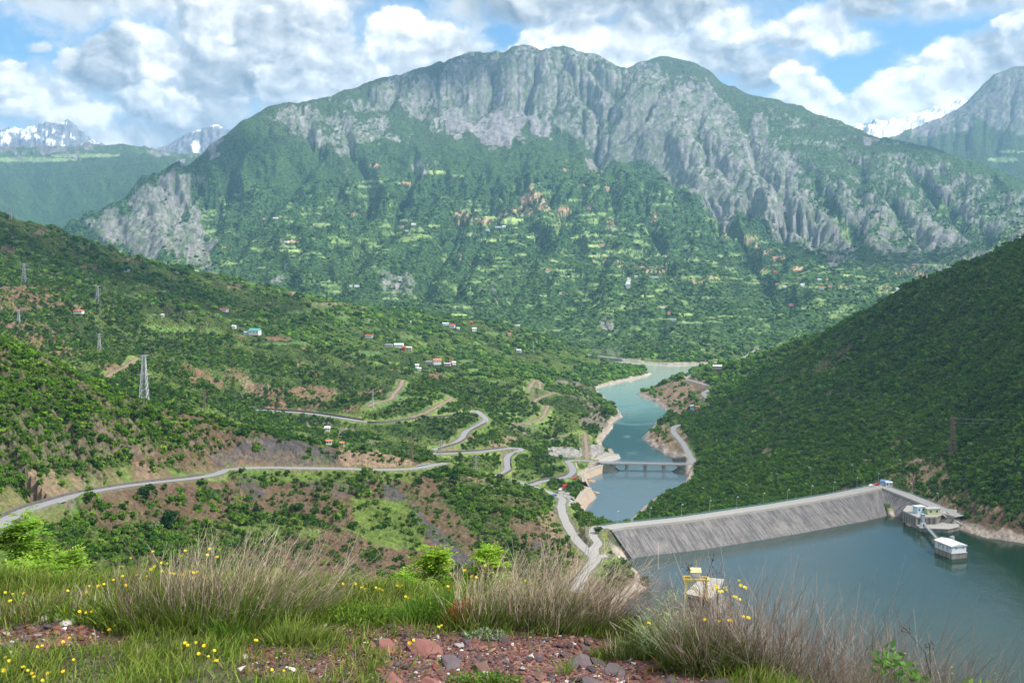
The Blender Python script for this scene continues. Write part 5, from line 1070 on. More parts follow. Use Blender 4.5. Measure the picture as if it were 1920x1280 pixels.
# ------------------------------------------------------------ pylons
def lattice(name, h, wb, wt, arms, label, mat, legr=.14, top=None, panels=9):
    """tapering square lattice mast with cross arms; arms = [(z fraction, half width)]"""
    r = empty(name, (0, 0, 0), 0, label, 'pylon'); cor = ((-1, -1), (1, -1), (1, 1), (-1, 1))
    def W(z): return (wb + (wt - wb) * min(1, (z / h) ** .8)) / 2
    for cx, cy_ in cor:
        g = MB()
        for i in range(panels): z0, z1 = h * i / panels, h * (i + 1) / panels; g.bar((cx * W(z0), cy_ * W(z0), z0 - (1.5 if i == 0 else 0)), (cx * W(z1), cy_ * W(z1), z1), legr, 4, cap=False)
        g.build('leg', mat, r)
    g = MB(); zs = [0]; 
    while zs[-1] < h * .97: zs.append(min(h, zs[-1] + max(1.6, 2.0 * W(zs[-1]))))
    for z0, z1 in zip(zs[:-1], zs[1:]):
        for k in range(4):
            a, b_ = cor[k], cor[(k + 1) % 4]
            A_, B_ = Vector((a[0] * W(z0), a[1] * W(z0), z0)), Vector((b_[0] * W(z0), b_[1] * W(z0), z0)); C2, D2 = Vector((a[0] * W(z1), a[1] * W(z1), z1)), Vector((b_[0] * W(z1), b_[1] * W(z1), z1))
            g.bar(A_, D2, legr * .6, 3, cap=False); g.bar(B_, C2, legr * .6, 3, cap=False); g.bar(C2, D2, legr * .6, 3, cap=False)
    g.build('lattice_bracing', mat, r)
    for zf, hw, dip in arms:
        z = h * zf; g = MB()
        for y in (-1, 1):
            for sx in (-1, 1):
                tip = Vector((sx * hw, 0, z)); g.bar(Vector((0, y * W(z), z)), tip, legr * .8, 3); g.bar(Vector((0, y * W(z), z - dip)), tip, legr * .8, 3)
                for q in (.33, .66): p_ = Vector((0, y * W(z), z)).lerp(tip, q); g.bar(p_, Vector((0, y * W(z), z - dip)).lerp(tip, q), legr * .5, 3)
        arm = g.build('cross_arm', mat, r)
        g = MB()
        for sx in (-1, 0, 1): g.bar((sx * hw * .95, 0, z), (sx * hw * .95, 0, z - 1.8), .12, 5)
        g.build('insulator', M['dark'], arm)
    return r
PYL = [ # px base, py base, py top, d or None, style, label, mat
 (270,758,665,'big','tall grey steel lattice pylon rising behind the near green hill','steel'),
 (186,655,625,'mid','grey pylon with splayed top on the slope above the tall pylon','steel'),
 (183,567,535,'mid','faint grey pylon high on the left hillside straight above the tall pylon','steel'),
 (45,530,493,'wide','faint grey pylon with wide arms near the left edge under the hill crest','steel'),
 (35,610,580,'mid','faint grey pylon low beside the left edge of the hillside','steel'),
 (20,412,388,'mid','tiny pylon on the skyline at the far left of the hill crest','steel'),
 (699,765,733,'slim','slim bluish pylon beside the dirt track above the upper road','steel'),
 (1000,663,640,'slim','slim pylon among the trees on the tail of the left hillside','steel'),
 (770,860,820,'wide','small dark pylon between the near road and the winding road','rust'),
 (826,855,824,'slim','slim dark pylon next to the lowest hairpin of the winding road','steel'),
 (1786,850,780,'rust','reddish lattice pylon on the steep wooded slope on the right','rust'),
 (383,765,730,'slim','dark lattice mast on the green spur behind the near hill','rust'),
 (893,880,850,'slim','thin mast on the green slope below the winding road','steel')]
PYL_LOC = []
for (px, pb_, pt, st, lb, mt) in PYL:
    if st == 'big': d_ = 690.0; g_ = ((px - PX0) / FOC * d_, d_, ground_z((px - PX0) / FOC * d_, d_))
    else: g_ = ground_hit(px, pb_, 1000 if (px < 400 and pb_ < 700) else 620 if px > 1500 else 700)
    top = EYE + (PYH - pt) / FOC * g_[1]; h = max(12, top - g_[2])
    if st == 'big': o = lattice('pylon', h, 8.2, 1.7, [(1.0, 3.6, 1.4), (.74, 5.2, 1.3)], lb, M[mt], .20)
    elif st == 'mid': o = lattice('pylon', h, h * .2, h * .06, [(1.0, h * .2, h * .12), (.8, h * .12, h * .04)], lb, M[mt], .14)
    elif st == 'wide': o = lattice('pylon', h, h * .2, h * .07, [(.97, h * .3, h * .06), (.72, h * .36, h * .05)], lb, M[mt], .14)
    elif st == 'rust': o = lattice('pylon', h, 4.6, 1.6, [(.97, 2.6, .8), (.84, 3.0, .8), (.72, 2.6, .8)], lb, M[mt], .14)
    else: o = lattice('pylon', h, h * .11, h * .05, [(.95, h * .1, h * .03), (.85, h * .12, h * .03)], lb, M[mt], .13)
    o.location = (g_[0], g_[1], g_[2] - .3); PYL_LOC.append(Vector((g_[0], g_[1], g_[2] + h)))
def cable(a, b_, label, sag=.03, r_=.05):
    g = MB(); n = 14; L_ = (b_ - a).length; P = [a.lerp(b_, i / n) - Vector((0, 0, sag * L_ * 4 * (i / n) * (1 - i / n))) for i in range(n + 1)]
    for i in range(n): g.bar(P[i], P[i + 1], r_, 3, cap=False)
    tag(g.build('power_cable', M['steel'], None), label, 'power cable', 'power cables')
for i, j in ((0, 1), (1, 2)):
    for sx in (-3.4, 3.4): cable(PYL_LOC[i] + Vector((sx, 0, -1)), PYL_LOC[j] + Vector((sx, 0, -1)), 'thin power cable strung between the pylons on the left hillside')
for dz in (-1.5, -4.5): cable(PYL_LOC[10] + Vector((1, 0, dz)), Vector((PYL_LOC[10].x + 130, PYL_LOC[10].y - 60, PYL_LOC[10].z + 18 + dz)), 'thin power cable running right from the reddish pylon')
# two brown stakes by the hidden bend and roadside lamp
for (px, py, h) in ((961, 905, 13), (970, 905, 14)):
    g_ = ground_hit(px, py, 600); o = empty('wooden_pole', (g_[0], g_[1], g_[2] - .3), 0, 'rusty brown pole standing by the lowest bend behind the rocky nose', 'pole', 'two rusty poles'); MB().bar((0, 0, 0), (0, 0, h * .55), .3, 6, .22).build('shaft', M['rust'], o); MB().bar((-.5, 0, h * .5), (.5, 0, h * .5), .12, 4).build('cross_piece', M['rust'], o)

# ------------------------------------------------------------ houses
HOUSES = [ # px, py of the base, width px, height px, wall, roof, flat?, label
 (148,588,16,5,'render','orange',0,'low white house with an orange roof among trees near the left edge'),
 (150,570,14,4,'pink','red',0,'brownish roofed hut just above the orange roofed house on the left'),
 (237,509,14,4,'lblue','roofw',0,'small pale bluish house high on the left hillside'),
 (420,584,14,6,'render','red',0,'white house with a bright red roof alone on the left hillside'),
 (305,595,5,4,'pink','roofw',0,'tiny pinkish white house beside the bright field on the left'),
 (439,616,7,4,'render','roofw',0,'tiny white house just left of the teal roofed house'),
 (478,627,20,11,'render','teal',0,'two storey white house with a teal roof above a ploughed field'),
 (462,627,8,4,'lblue','grey',0,'small grey shed against the left side of the teal roofed house'),
 (692,633,14,5,'render','red',0,'low white house with a red roof in the wooded middle of the hillside'),
 (748,652,17,8,'render','white',0,'large white roofed house above the red brick annex'),
 (757,655,7,5,'red','red',0,'red brick annex below the large white roofed house'),
 (767,656,10,6,'pink','roofw',0,'pinkish house right of the large white roofed house'),
 (729,650,14,3,'grey','roofw',1,'long low grey shed left of the large white roofed house'),
 (820,683,14,10,'render','orange',0,'house with a bright orange red roof in the village cluster'),
 (806,682,16,5,'grey','grey',1,'grey flat roofed building left of the orange red roofed house'),
 (839,686,12,5,'pink','grey',0,'grey roofed house right of the orange red roofed house'),
 (846,680,7,4,'pink','red',0,'little dark red roof at the top right of the village cluster'),
 (851,683,7,4,'render','white',0,'small white shed at the right end of the village cluster'),
 (782,688,7,4,'render','white',0,'small white hut in the field, the upper of the pair'),
 (786,694,7,4,'render','white',0,'small white hut in the field, the lower of the pair'),
 (835,609,12,4,'lblue','roofw',0,'long pale blue house on the distant part of the left hillside'),
 (848,614,10,6,'render','red',0,'white house with a red roof beside the long pale blue house'),
 (889,621,8,6,'render','roofw',0,'white cube shaped house right of the two distant houses'),
 (884,608,5,4,'red','red',0,'tiny red roofed hut on the distant track'),
 (859,618,5,4,'render','white',0,'tiny white hut between the distant red and white houses'),
 (770,607,5,4,'render','white',0,'tiny white hut above the terraced fields in the middle'),
 (970,614,9,4,'pink','roofw',0,'small pale house on the flat by the foot of the mountain'),
 (955,629,6,4,'pink','orange',0,'tiny orange roofed house on the tail of the left hillside'),
 (973,661,8,5,'render','roofw',0,'white house left of the slim pylon near the river'),
 (614,808,9,9,'render','white',0,'white pointed hut below the upper road'),
 (617,833,10,3,'render','orange',0,'low orange and white hut peeping over the near hill'),
 (641,836,8,3,'pink','orange',0,'second low hut peeping over the near hill, further right'),
 (1298,767,8,7,'lblue','grey',0,'bluish house beside the bright green plot on the right bank'),
 (1308,766,8,3,'pink','orange',0,'low reddish outbuilding beside the bluish house on the right bank'),
 (1345,692,16,7,'pink','roofw',0,'wide pinkish house among trees above the peninsula'),
 (1178,541,7,11,'render','roofw',0,'white house at the foot of the pale track on the mountain spur'),
 (1192,521,6,4,'pink','grey',0,'small grey roofed house on the mountain near the pale track'),
 (1226,521,17,4,'render','white',1,'long white building on the mountain right of the pale track'),
 (1128,463,9,5,'render','red',0,'white house with a dull red roof amid bright mountain terraces'),
 (934,428,12,4,'render','white',1,'long white building on the upper mountain terraces'),
 (945,427,7,4,'render','white',0,'white house at the right end of the long upper building'),
 (913,434,9,4,'lblue','roofw',0,'pale bluish house left of the long upper building'),
 (775,423,8,4,'render','white',0,'white house on the left flank of the mountain, above its neighbour'),
 (755,427,5,4,'pink','red',0,'tiny red roofed house on the left flank of the mountain'),
 (764,435,7,3,'render','roofw',0,'white house on the left flank of the mountain, lowest of its three'),
 (1028,511,9,4,'render','red',0,'white and red house in the middle of the mountain slope'),
 (1051,552,5,4,'render','red',0,'tiny red house low on the mountain slope'),
 (669,538,9,3,'render','white',0,'white house near the left foot of the mountain'),
 (658,538,5,3,'render','roofw',0,'tiny white house beside the one at the left foot of the mountain'),
 (517,412,9,4,'pink','white',0,'pale house high on the far left flank of the mountain'),
 (495,412,5,3,'pink','red',0,'tiny reddish house high on the far left flank of the mountain'),
 (537,456,8,3,'render','roofw',0,'whitish house below the high pair on the left flank'),
 (1242,579,6,3,'pink','roofw',0,'tiny pale house on top of the spur across the water'),
 (1255,590,7,4,'pink','red',0,'red roofed house on top of the spur across the water'),
 (1262,601,11,4,'render','white',1,'long white house on the spur across the water'),
 (1453,512,6,4,'red','red',0,'bright red roof alone right of the mountain centre'),
 (1457,535,6,4,'pink','red',0,'red roofed house at the left end of the right hand hamlet'),
 (1471,539,7,3,'render','roofw',0,'white house second from the left in the right hand hamlet'),
 (1504,537,7,4,'render','white',0,'white house in the middle of the right hand hamlet'),
 (1536,526,7,3,'lblue','white',0,'pale blue house highest in the right hand hamlet'),
 (1550,525,4,3,'pink','red',0,'tiny red house right of the pale blue one in the hamlet'),
 (1540,542,9,4,'render','red',0,'white and red house low in the right hand hamlet'),
 (1555,539,6,3,'pink','red',0,'reddish house at the right end of the right hand hamlet'),
 (1484,575,8,4,'pink','red',0,'red roofed house below the right hand hamlet by the river'),
 (1683,544,6,4,'render','roofw',0,'white house on the green shelf just above the right hill'),
 (1695,473,9,2,'render','white',1,'long whitish building above the pale winding track on the right')]
for i, (px, py, wpx, hpx, wa_, ro, fl, lb) in enumerate(HOUSES):
    g_ = ground_hit(px, py, 2150 if (py < 640 and (px > 1100 or py < 575)) else 2150 if (px < 700 and py < 480) else 1150 if px < 700 and py < 700 else 650, 9000)
    if px < 320 and py < 520: g_ = ground_hit(px, py, 1150, 9000)
    W_ = wpx / FOC * g_[1]; H_ = max(2.6, hpx / FOC * g_[1] * .72)
    small_house('house', (g_[0], g_[1], g_[2] + .2), (W_, W_ * (.6 if wpx > 9 else .85), H_), random.uniform(-.25, .25), M[wa_], M[ro], lb, 'house', None, H_ * .42, 3 if wpx > 12 else 2, bool(fl), .4, detail=wpx >= 8)
HOUSE_PX = [(h[0], h[1], h[2]) for h in HOUSES] + [(p[0], p[1], 8) for p in PYL]
# pale tracks on the mountain
def far_track(pts, w, mat):
    P = np.array([ground_hit(x, y, 2300, 9000) for x, y in pts]); P[:, 2] += 2.5; ribbon('mountain_track_path', P, w, mat)
far_track([(1176, 541), (1176, 534), (1179, 528), (1180, 521)], 11, M['concl'])
# small boat on the river
bo = empty('small_boat', atz(1177, 776, -199.9), .8, 'tiny orange boat on the turquoise part of the river', 'boat')
g = MB(); g.add([(-2, -.7, .1), (1.4, -.7, .1), (2.4, 0, .2), (1.4, .7, .1), (-2, .7, .1), (-2, -.8, .8), (1.5, -.8, .8), (2.8, 0, 1.0), (1.5, .8, .8), (-2, .8, .8)], [(4, 3, 2, 1, 0), (0, 1, 6, 5), (1, 2, 7, 6), (2, 3, 8, 7), (3, 4, 9, 8), (4, 0, 5, 9)]); g.build('hull', M['orange'], bo); MB().box((-.4, 0, .6), (.4, 1.4, .1)).build('bench', M['render'], bo)
# ------------------------------------------------------------ woods and scrub on the slopes
def leaf_material(name, transl=0.3, layer=None, tint=None):
    m = bpy.data.materials.new(name); m.use_nodes = True; t = NT(m.node_tree); t.n.clear(); out = t.new('ShaderNodeOutputMaterial')
    tc = t.new('ShaderNodeTexCoord'); n = t.noise(tc.outputs['Object'], 1.1, 3, 0.6); f = t.m('MULTIPLY_ADD', n, 0.9, 0.55)
    if layer: c = t.new('ShaderNodeVertexColor', layer_name=layer).outputs['Color']
    else: rg = t.new('ShaderNodeRGB'); rg.outputs[0].default_value = tuple(tint) + (1,); c = rg.outputs[0]
    col = t.mix(1.0, c, t.xyz(f, f, f), 'MULTIPLY')
    b = t.new('ShaderNodeBsdfDiffuse'); t.link(col, b.inputs[0]); tr = t.new('ShaderNodeBsdfTranslucent'); t.link(t.mix(1.0, col, (1.25, 1.25, .6), 'MULTIPLY'), tr.inputs[0])
    mx = t.new('ShaderNodeMixShader'); mx.inputs[0].default_value = transl; t.link(b.outputs[0], mx.inputs[1]); t.link(tr.outputs[0], mx.inputs[2]); t.link(mx.outputs[0], out.inputs[0]); return m
M_LEAF = leaf_material('scrub_leaves', 0.3, 'Col')
def crown_quads(n, seed, leaf=0.2, lobes=7, hgt=0.85, sq=None):
    """n leaf-clump quads spread over the lobes of a crown about 1 m in radius, standing on z = 0"""
    r = np.random.default_rng(seed); L = []
    for i in range(lobes):
        a = r.uniform(0, 6.283); q = r.uniform(.15, .62); z = r.uniform(.35, 1.05) * hgt * 1.25 if i else 1.0 * hgt; L.append((math.cos(a) * q, math.sin(a) * q, z, r.uniform(.36, .6)))
    k = r.integers(0, lobes, n); L = np.array(L)[k]
    d = r.normal(size=(n, 3)); d /= np.linalg.norm(d, axis=1)[:, None]; d[:, 2] = np.where(d[:, 2] < -.35, -d[:, 2], d[:, 2])
    rad = L[:, 3] * r.uniform(.62, 1.08, n); C = L[:, :3] + d * rad[:, None] * np.array([1, 1, .8]); C[:, 2] = np.maximum(C[:, 2], .08)
    nrm = d + r.normal(size=(n, 3)) * .55; nrm /= np.linalg.norm(nrm, axis=1)[:, None]; up = r.normal(size=(n, 3)); T = np.cross(nrm, up); T /= np.linalg.norm(T, axis=1)[:, None] + 1e-9; B = np.cross(nrm, T)
    s = leaf * r.uniform(.6, 1.35, n)[:, None]; T *= s; B *= s * r.uniform(.5, .95, n)[:, None]
    V = np.stack([C - T - B * .4, C + T * .3 - B, C + T + B * .3, C - T * .2 + B], 1).reshape(-1, 3); F = np.arange(4 * n).reshape(n, 4); return V.astype(np.float32), F
def lump(sub, seed):
    bm = bmesh.new(); bmesh.ops.create_icosphere(bm, subdivisions=sub, radius=1); V = np.array([v.co[:] for v in bm.verts]); F = np.array([[v.index for v in f.verts] for f in bm.faces]); bm.free()
    r = np.random.default_rng(seed); V = V * r.uniform(.62, 1.22, len(V))[:, None] * np.array([1, 1, .85]); V[:, 2] += .55; V[:, 2] = np.maximum(V[:, 2], -.3); return V.astype(np.float32), F
# what can be seen at all (with a margin), column by column
_uu = np.arange(-0.56, 0.561, 0.002); _ww = np.arange(math.log(12), math.log(6500), 0.002)
def land_lookup(key, u, w):
    out = np.zeros(u.shape, np.float32)
    for L in LAND:
        m = (w >= L['w'][0]) & (w <= L['w'][-1])
        if not m.any(): continue
        j = np.clip(np.searchsorted(L['w'], w[m]) - 1, 0, len(L['w']) - 2); i = np.clip(np.searchsorted(L['u'], u[m]) - 1, 0, len(L['u']) - 2)
        if key == 'Z':
            fy = (w[m] - L['w'][j]) / (L['w'][j + 1] - L['w'][j]); fx = np.clip((u[m] - L['u'][i]) / (L['u'][i + 1] - L['u'][i]), 0, 1); Z = L['Z']
            out[m] = (Z[j, i] * (1 - fx) + Z[j, i + 1] * fx) * (1 - fy) + (Z[j + 1, i] * (1 - fx) + Z[j + 1, i + 1] * fx) * fy
        else: out[m] = L[key][j, i]
    return out
_gu, _gw = np.meshgrid(_uu, _ww); _s = (land_lookup('Z', _gu, _gw) - EYE) / np.exp(_gw); _run = np.maximum.accumulate(_s, axis=0)
def seen(u, w, stop):
    j = np.clip(((w - _ww[0]) / 0.002).astype(int) - 3, 0, len(_ww) - 1); i = np.clip(((u - _uu[0]) / 0.002).astype(int), 0, len(_uu) - 1)
    return stop > _run[j, i] - 0.0025
def scatter(d0, d1, rfun, cover, seed, zone=None):
    r = np.random.default_rng(seed); w0, w1 = math.log(d0), math.log(d1); n = int(1.12 * (w1 - w0) * 400000)
    u = r.uniform(-.56, .56, n); w = r.uniform(w0, w1, n); D = np.exp(w); R = rfun(D)
    sl = land_lookup('slope', u, w); p = cover * np.sqrt(1 + np.minimum(sl, 2.5) ** 2) * D * D / (math.pi * R * R) / 400000.0; keep = r.random(n) < np.clip(p, 0, 1); u, w, D, R = u[keep], w[keep], D[keep], R[keep]
    veg = land_lookup('veg', u, w); Z = land_lookup('Z', u, w); sd = land_lookup('sdl', u, w)
    X = u * D; s = (Z - EYE) / D; px = PX0 + FOC * u; py = PYH - FOC * s
    clump = sstep(.36, .52, fbm(X / 26, D / 26, 4, 300)); zn = np.ones(len(u))
    below = (D < 680) & (u < .13) & (D < np.interp(px, [0, 130, 250, 400, 600, 830, 1060], [345, 400, 450, 500, 570, 640, 700])); zn = np.where(below, .12 + .75 * clump, .65 + .35 * np.clip(clump + .35, 0, 1))
    right = (px > 1150) & (D < 2000); zn = np.where(right, .95, zn)
    mid = (D > 680) & (D <= 2300) & ~right; zn = np.where(mid, (.10 + .90 * sstep(.46, .57, fbm(X / 75, D / 75, 4, 305))), zn)
    zn *= np.where(D > 2300, .12 + .88 * sstep(.44, .58, fbm(u * 60, w * 60, 4, 301)), 1)
    ok = (r.random(len(u)) < veg * zn) & (sd > 5)
    ok &= seen(u, w, s + 2.2 * R / D)
    for hx, hy, hw in HOUSE_PX: ok &= ~((np.abs(px - hx) < hw * .5 + FOC * R / D) & (py > hy - 1) & (py < hy + 5 + FOC * 1.6 * R / D))
    # keep the dam, its approach and the tops of walls clear
    ok &= ~((px > 1128) & (px < 1800) & (D > 540) & (D < 735) & (np.array([1.0]) > 0) & (_dam_dist(X, D) < 17))
    ok &= ~((px > 1560) & (px < 1716) & (D > 640) & (D < 735) & (_dam_dist(X, D) < 34))
    return X[ok], D[ok], Z[ok], R[ok] * np.clip(r.lognormal(-.08, .34, ok.sum()), .42, 2.0), px[ok], py[ok]
def _dam_dist(X, Y):
    dl = np.full(X.shape, 1e9)
    for a, b in zip(DAM_LINE[:-1], DAM_LINE[1:]):
        ex, ey = b[0] - a[0], b[1] - a[1]; t = np.clip(((X - a[0]) * ex + (Y - a[1]) * ey) / (ex * ex + ey * ey), 0, 1); dl = np.minimum(dl, np.hypot(X - a[0] - t * ex, Y - a[1] - t * ey))
    return dl
def greens(X, D, px, py, r):
    """leaf colours: species mix in patches"""
    n = len(X); g1 = fbm(X / 70, D / 70, 3, 310); g2 = r.random(n)
    base = np.tile(np.array([.088, .175, .026]), (n, 1)); dark = np.array([.042, .105, .022]); yel = np.array([.160, .265, .038]); pale = np.array([.20, .26, .12]); olive = np.array([.085, .11, .04])
    a = sstep(.36, .56, g1 + (g2 - .5) * .3)[:, None]; base = base * (1 - .7 * a) + dark * .7 * a
    b = (r.random(n) < .16)[:, None]; base = np.where(b, yel, base)
    c = ((r.random(n) < .10) & (D > 1000) & (D < 1800) & (px < 900))[:, None]; base = np.where(c, pale * .8, base)
    e = (r.random(n) < .06)[:, None]; base = np.where(e, olive, base)
    rt = ((px > 1150) & (D < 2100))[:, None]; base = np.where(rt, base * .5 + np.array([.105, .215, .030]) * .5, base)
    nl = ((px < 420) & (D < 640))[:, None]; base = np.where(nl, base * np.array([1.12, 1.15, .9]), base)
    return base * r.uniform(.75, 1.25, n)[:, None]
def scatter_mesh(name, X, Y, Z, R, col, temps, seed, label, cat):
    r = np.random.default_rng(seed); n = len(X); rot = r.uniform(0, 6.283, n); kk = r.integers(0, len(temps), n); hs = r.uniform(.8, 1.25, n); VV, FF, CC = [], [], []; off = 0
    for t_, (V, F) in enumerate(temps):
        m = kk == t_; c, s = np.cos(rot[m])[:, None], np.sin(rot[m])[:, None]
        x = (V[None, :, 0] * c - V[None, :, 1] * s) * R[m][:, None] + X[m][:, None]; y = (V[None, :, 0] * s + V[None, :, 1] * c) * R[m][:, None] + Y[m][:, None]; z = V[None, :, 2] * (R[m] * hs[m])[:, None] + Z[m][:, None] - .15 * R[m][:, None]
        VV.append(np.stack([x, y, z], -1).reshape(-1, 3)); k = m.sum(); FF.append((F[None] + (np.arange(k) * len(V))[:, None, None]).reshape(-1, F.shape[1]) + off); off += k * len(V)
        cv = col[m][:, None, :] * r.uniform(.82, 1.18, (k, len(V), 1)); CC.append(cv.reshape(-1, 3))
    o = mesh_np(name, np.vstack(VV), np.vstack(FF), M_LEAF); vcol(o, 'Col', np.vstack(CC)); tag(o, label, cat, None, 'stuff'); return o
rv = np.random.default_rng(11)
A_ = scatter(255, 760, lambda D: np.where(D < 0, 0, 1.42) + 0 * D, 1.25, 41)
big = A_[3] / A_[1]; order = np.argsort(-big); pick = np.zeros(len(big), bool)
vis = ((A_[5] < 1075) | ((A_[4] > 450) & (A_[5] < 1110))) & (A_[5] - FOC * 1.5 * big < 1060) & (A_[4] > -5) & (A_[4] < 1925); sel = order[vis[order]][:286]; pick[sel] = True
T_NEAR = [crown_quads(95, s, .27, 6) for s in (1, 2, 3, 4, 5, 6)]; T_MID = [lump(2, s) for s in (1, 2, 3, 4, 5)]; T_FAR = [lump(1, s) for s in (7, 8, 9, 10)]
colA = greens(A_[0], A_[1], A_[4], A_[5], rv); q = ~pick
scatter_mesh('near_scrub', A_[0][q], A_[1][q], A_[2][q], A_[3][q], colA[q], T_NEAR, 5, 'dense green scrub covering the nearer slopes', 'scrub')
B_ = scatter(760, 1350, lambda D: np.maximum(1.5, D * .0017), 1.05, 42); scatter_mesh('hillside_woodland', *B_[:4], greens(B_[0], B_[1], B_[4], B_[5], rv), [crown_quads(34, s, .42, 5) for s in (21, 22, 23, 24)], 6, 'green woodland and scrub on both valley sides', 'woodland')
Cc = scatter(1350, 2300, lambda D: D * .0019, 1.0, 43); scatter_mesh('far_woodland', *Cc[:4], greens(Cc[0], Cc[1], Cc[4], Cc[5], rv), T_MID, 7, 'distant woodland on the valley sides up to the river bend', 'woodland')
Dd = scatter(2300, 5200, lambda D: D * .0013, .26, 44); scatter_mesh('mountain_woodland', *Dd[:4], greens(Dd[0], Dd[1], Dd[4], Dd[5], rv) * .82, T_FAR, 8, 'scattered trees over the lower slopes of the mountain', 'woodland')
print('veg', len(A_[0]), len(B_[0]), len(Cc[0]), len(Dd[0]))
# the nearest trees, one object each
BARK = plain('bark', (.12, .09, .065), .9, .3, 2.0)
TINTS = [(.080, .165, .026), (.048, .115, .022), (.120, .220, .034), (.095, .180, .030), (.060, .140, .024), (.150, .24, .045)]
def make_tree(seed, tint, n=330, leaf=.15, name='tree', lobes=8, transl=.3):
    r = empty(name); V, F = crown_quads(n, seed, leaf, lobes); mesh_np('crown', V, F, leaf_material('tree_leaves', transl, None, tint), r)
    g = MB(); rr = random.Random(seed); g.bar((0, 0, -.3), (.03, .02, .5), .07, 6, .05)
    for i in range(4): a = i * 1.7 + seed; g.bar((.03, .02, .35 + .06 * i), (math.cos(a) * .4, math.sin(a) * .4, .85), .035, 5, .015)
    g.build('trunk', BARK, r); return r
protos = [make_tree(50 + i, t_) for i, t_ in enumerate(TINTS)]; used = [False] * 6
def tree_label(px, py, D):
    if px > 1150: return ('bushy green tree on the wooded slope to the right of the dam', 'trees on the slope right of the dam')
    if D > np.interp(px, [0, 130, 250, 400, 600, 830, 1060], [345, 400, 450, 500, 570, 640, 700]): return ('bushy green tree on the near hillside above the road', 'trees on the near hillside above the road')
    if px > 780: return ('bushy green tree on the eroded slope falling to the river', 'trees on the eroded slope by the river')
    if px > 400: return ('bushy green tree among brown earth below the near road', 'trees on the brown slope below the near road')
    return ('bushy green tree in the hollow at the left below the near road', 'trees in the hollow at the left')
for k, i in enumerate(sel):
    c = colA[i]; j = int(np.argmin([abs(c[1] - t_[1]) + abs(c[0] - t_[0]) for t_ in TINTS])) if rv.random() < .7 else int(rv.integers(0, 6))
    lb, gp = tree_label(A_[4][i], A_[5][i], A_[1][i]); loc = (float(A_[0][i]), float(A_[1][i]), float(A_[2][i]) - .1); rz = float(rv.uniform(0, 6.28)); sc = float(A_[3][i])
    if not used[j]: o = protos[j]; o.location = loc; o.rotation_euler = (0, 0, rz); o.scale = (sc,) * 3; used[j] = True
    else: o = copy_thing(protos[j], loc, rz, sc)
    o['label'] = lb; o['group'] = gp; o['category'] = 'tree'
for j in range(6):
    if not used[j]:
        for ch in list(protos[j].children): bpy.data.objects.remove(ch)
        bpy.data.objects.remove(protos[j])
def solo(px, py, d, r_, tint, label, seed, n=420, name='tree'):
    g_ = ground_hit(px, py, d); o = make_tree(seed, tint, n, .13, name); o.location = (g_[0], g_[1], g_[2] - .1); o.scale = (r_,) * 3; o.rotation_euler = (0, 0, seed); tag(o, label, 'tree')
solo(676, 930, 300, 3.2, (.10, .15, .03), 'round yellowish green bush alone on the brown slope below the road', 201)
solo(785, 912, 300, 3.6, (.028, .075, .02), 'dark green tree just under the right end of the near road', 202)
solo(850, 905, 400, 4.4, (.03, .085, .022), 'broad dark green tree on the shoulder by the end of the near road', 203)
solo(275, 935, 300, 4.6, (.028, .078, .02), 'large dark green tree below the near road on the left', 204)
solo(320, 990, 300, 5.0, (.026, .075, .02), 'biggest dark tree in the hollow behind the yellow flowers', 205)
solo(1210, 1098, 400, 3.4, (.035, .085, .03), 'lone green tree on the tip of the bank beside the reservoir', 206)
solo(290, 1000, 300, 3.2, (.20, .24, .13), 'pale blossoming tree in the hollow at the left', 207)
solo(655, 1085, 300, 3.0, (.18, .23, .12), 'pale silvery green bush at the foot of the brown slope', 208)
solo(1120, 1000, 500, 3.0, (.04, .10, .025), 'green tree on the knob between the dam road and the crest', 209)
# ------------------------------------------------------------ the stony ledge in front
def edge_y(x): return np.interp(x, [-6, -2.6, -1.2, 0.1, .35, .62, .85, 1.2, 2.0, 4.0], [5.2, 5.0, 4.95, 4.95, 4.75, 4.4, 4.02, 3.6, 3.1, 2.6])
def fg_z(x, y):
    x = np.asarray(x, float); y = np.asarray(y, float); e = edge_y(x)
    z = -1.6 + (fbm(x * 1.3 + 40, y * 1.3 + 40, 3, 501) - .5) * .10 + (fbm(x * 6 + 40, y * 6 + 40, 4, 502) - .5) * .035 + (fbm(x * 24 + 40, y * 24 + 40, 3, 503) - .5) * .012
    z = z + .05 * sstep(-.2, -1.0, x) * sstep(4.4, 5.0, y)
    d = np.maximum(y - e, 0); z = z - .62 * d - .12 * np.minimum(d, 1) ** 2 - .10 * sstep(2.0, 4.0, x) * 0
    return EYE + z
def gravel_mask(x, y):
    px = PX0 + FOC * x / y; py = PYH + FOC * (EYE - fg_z(x, y)) / y; n = fbm(x * 5 + 9, y * 5, 4, 510)
    m1 = sstep(650, 760, px + 120 * (n - .5)) * (1 - sstep(1330, 1480, px + 60 * (n - .5))) * sstep(1178, 1198, py + 30 * (n - .5) - np.maximum(px - 950, 0) * .06 )
    m2 = .8 * (1 - sstep(190, 270, px + 80 * (n - .5))) * sstep(1158, 1172, py + 14 * (n - .5)) * (1 - sstep(1208, 1226, py + 40 * (n - .5)))
    m3 = sstep(540, 600, px + 60 * (n - .5)) * sstep(1205, 1230, py + 40 * (n - .5)) * (1 - sstep(660, 700, px)) * .8
    m4 = sstep(.56, .64, fbm(x * 2.2 + 3, y * 2.2, 3, 512)) * .6 * (py > 1170)
    return np.clip(np.maximum.reduce([m1, m2, m3, m4]), 0, 1)
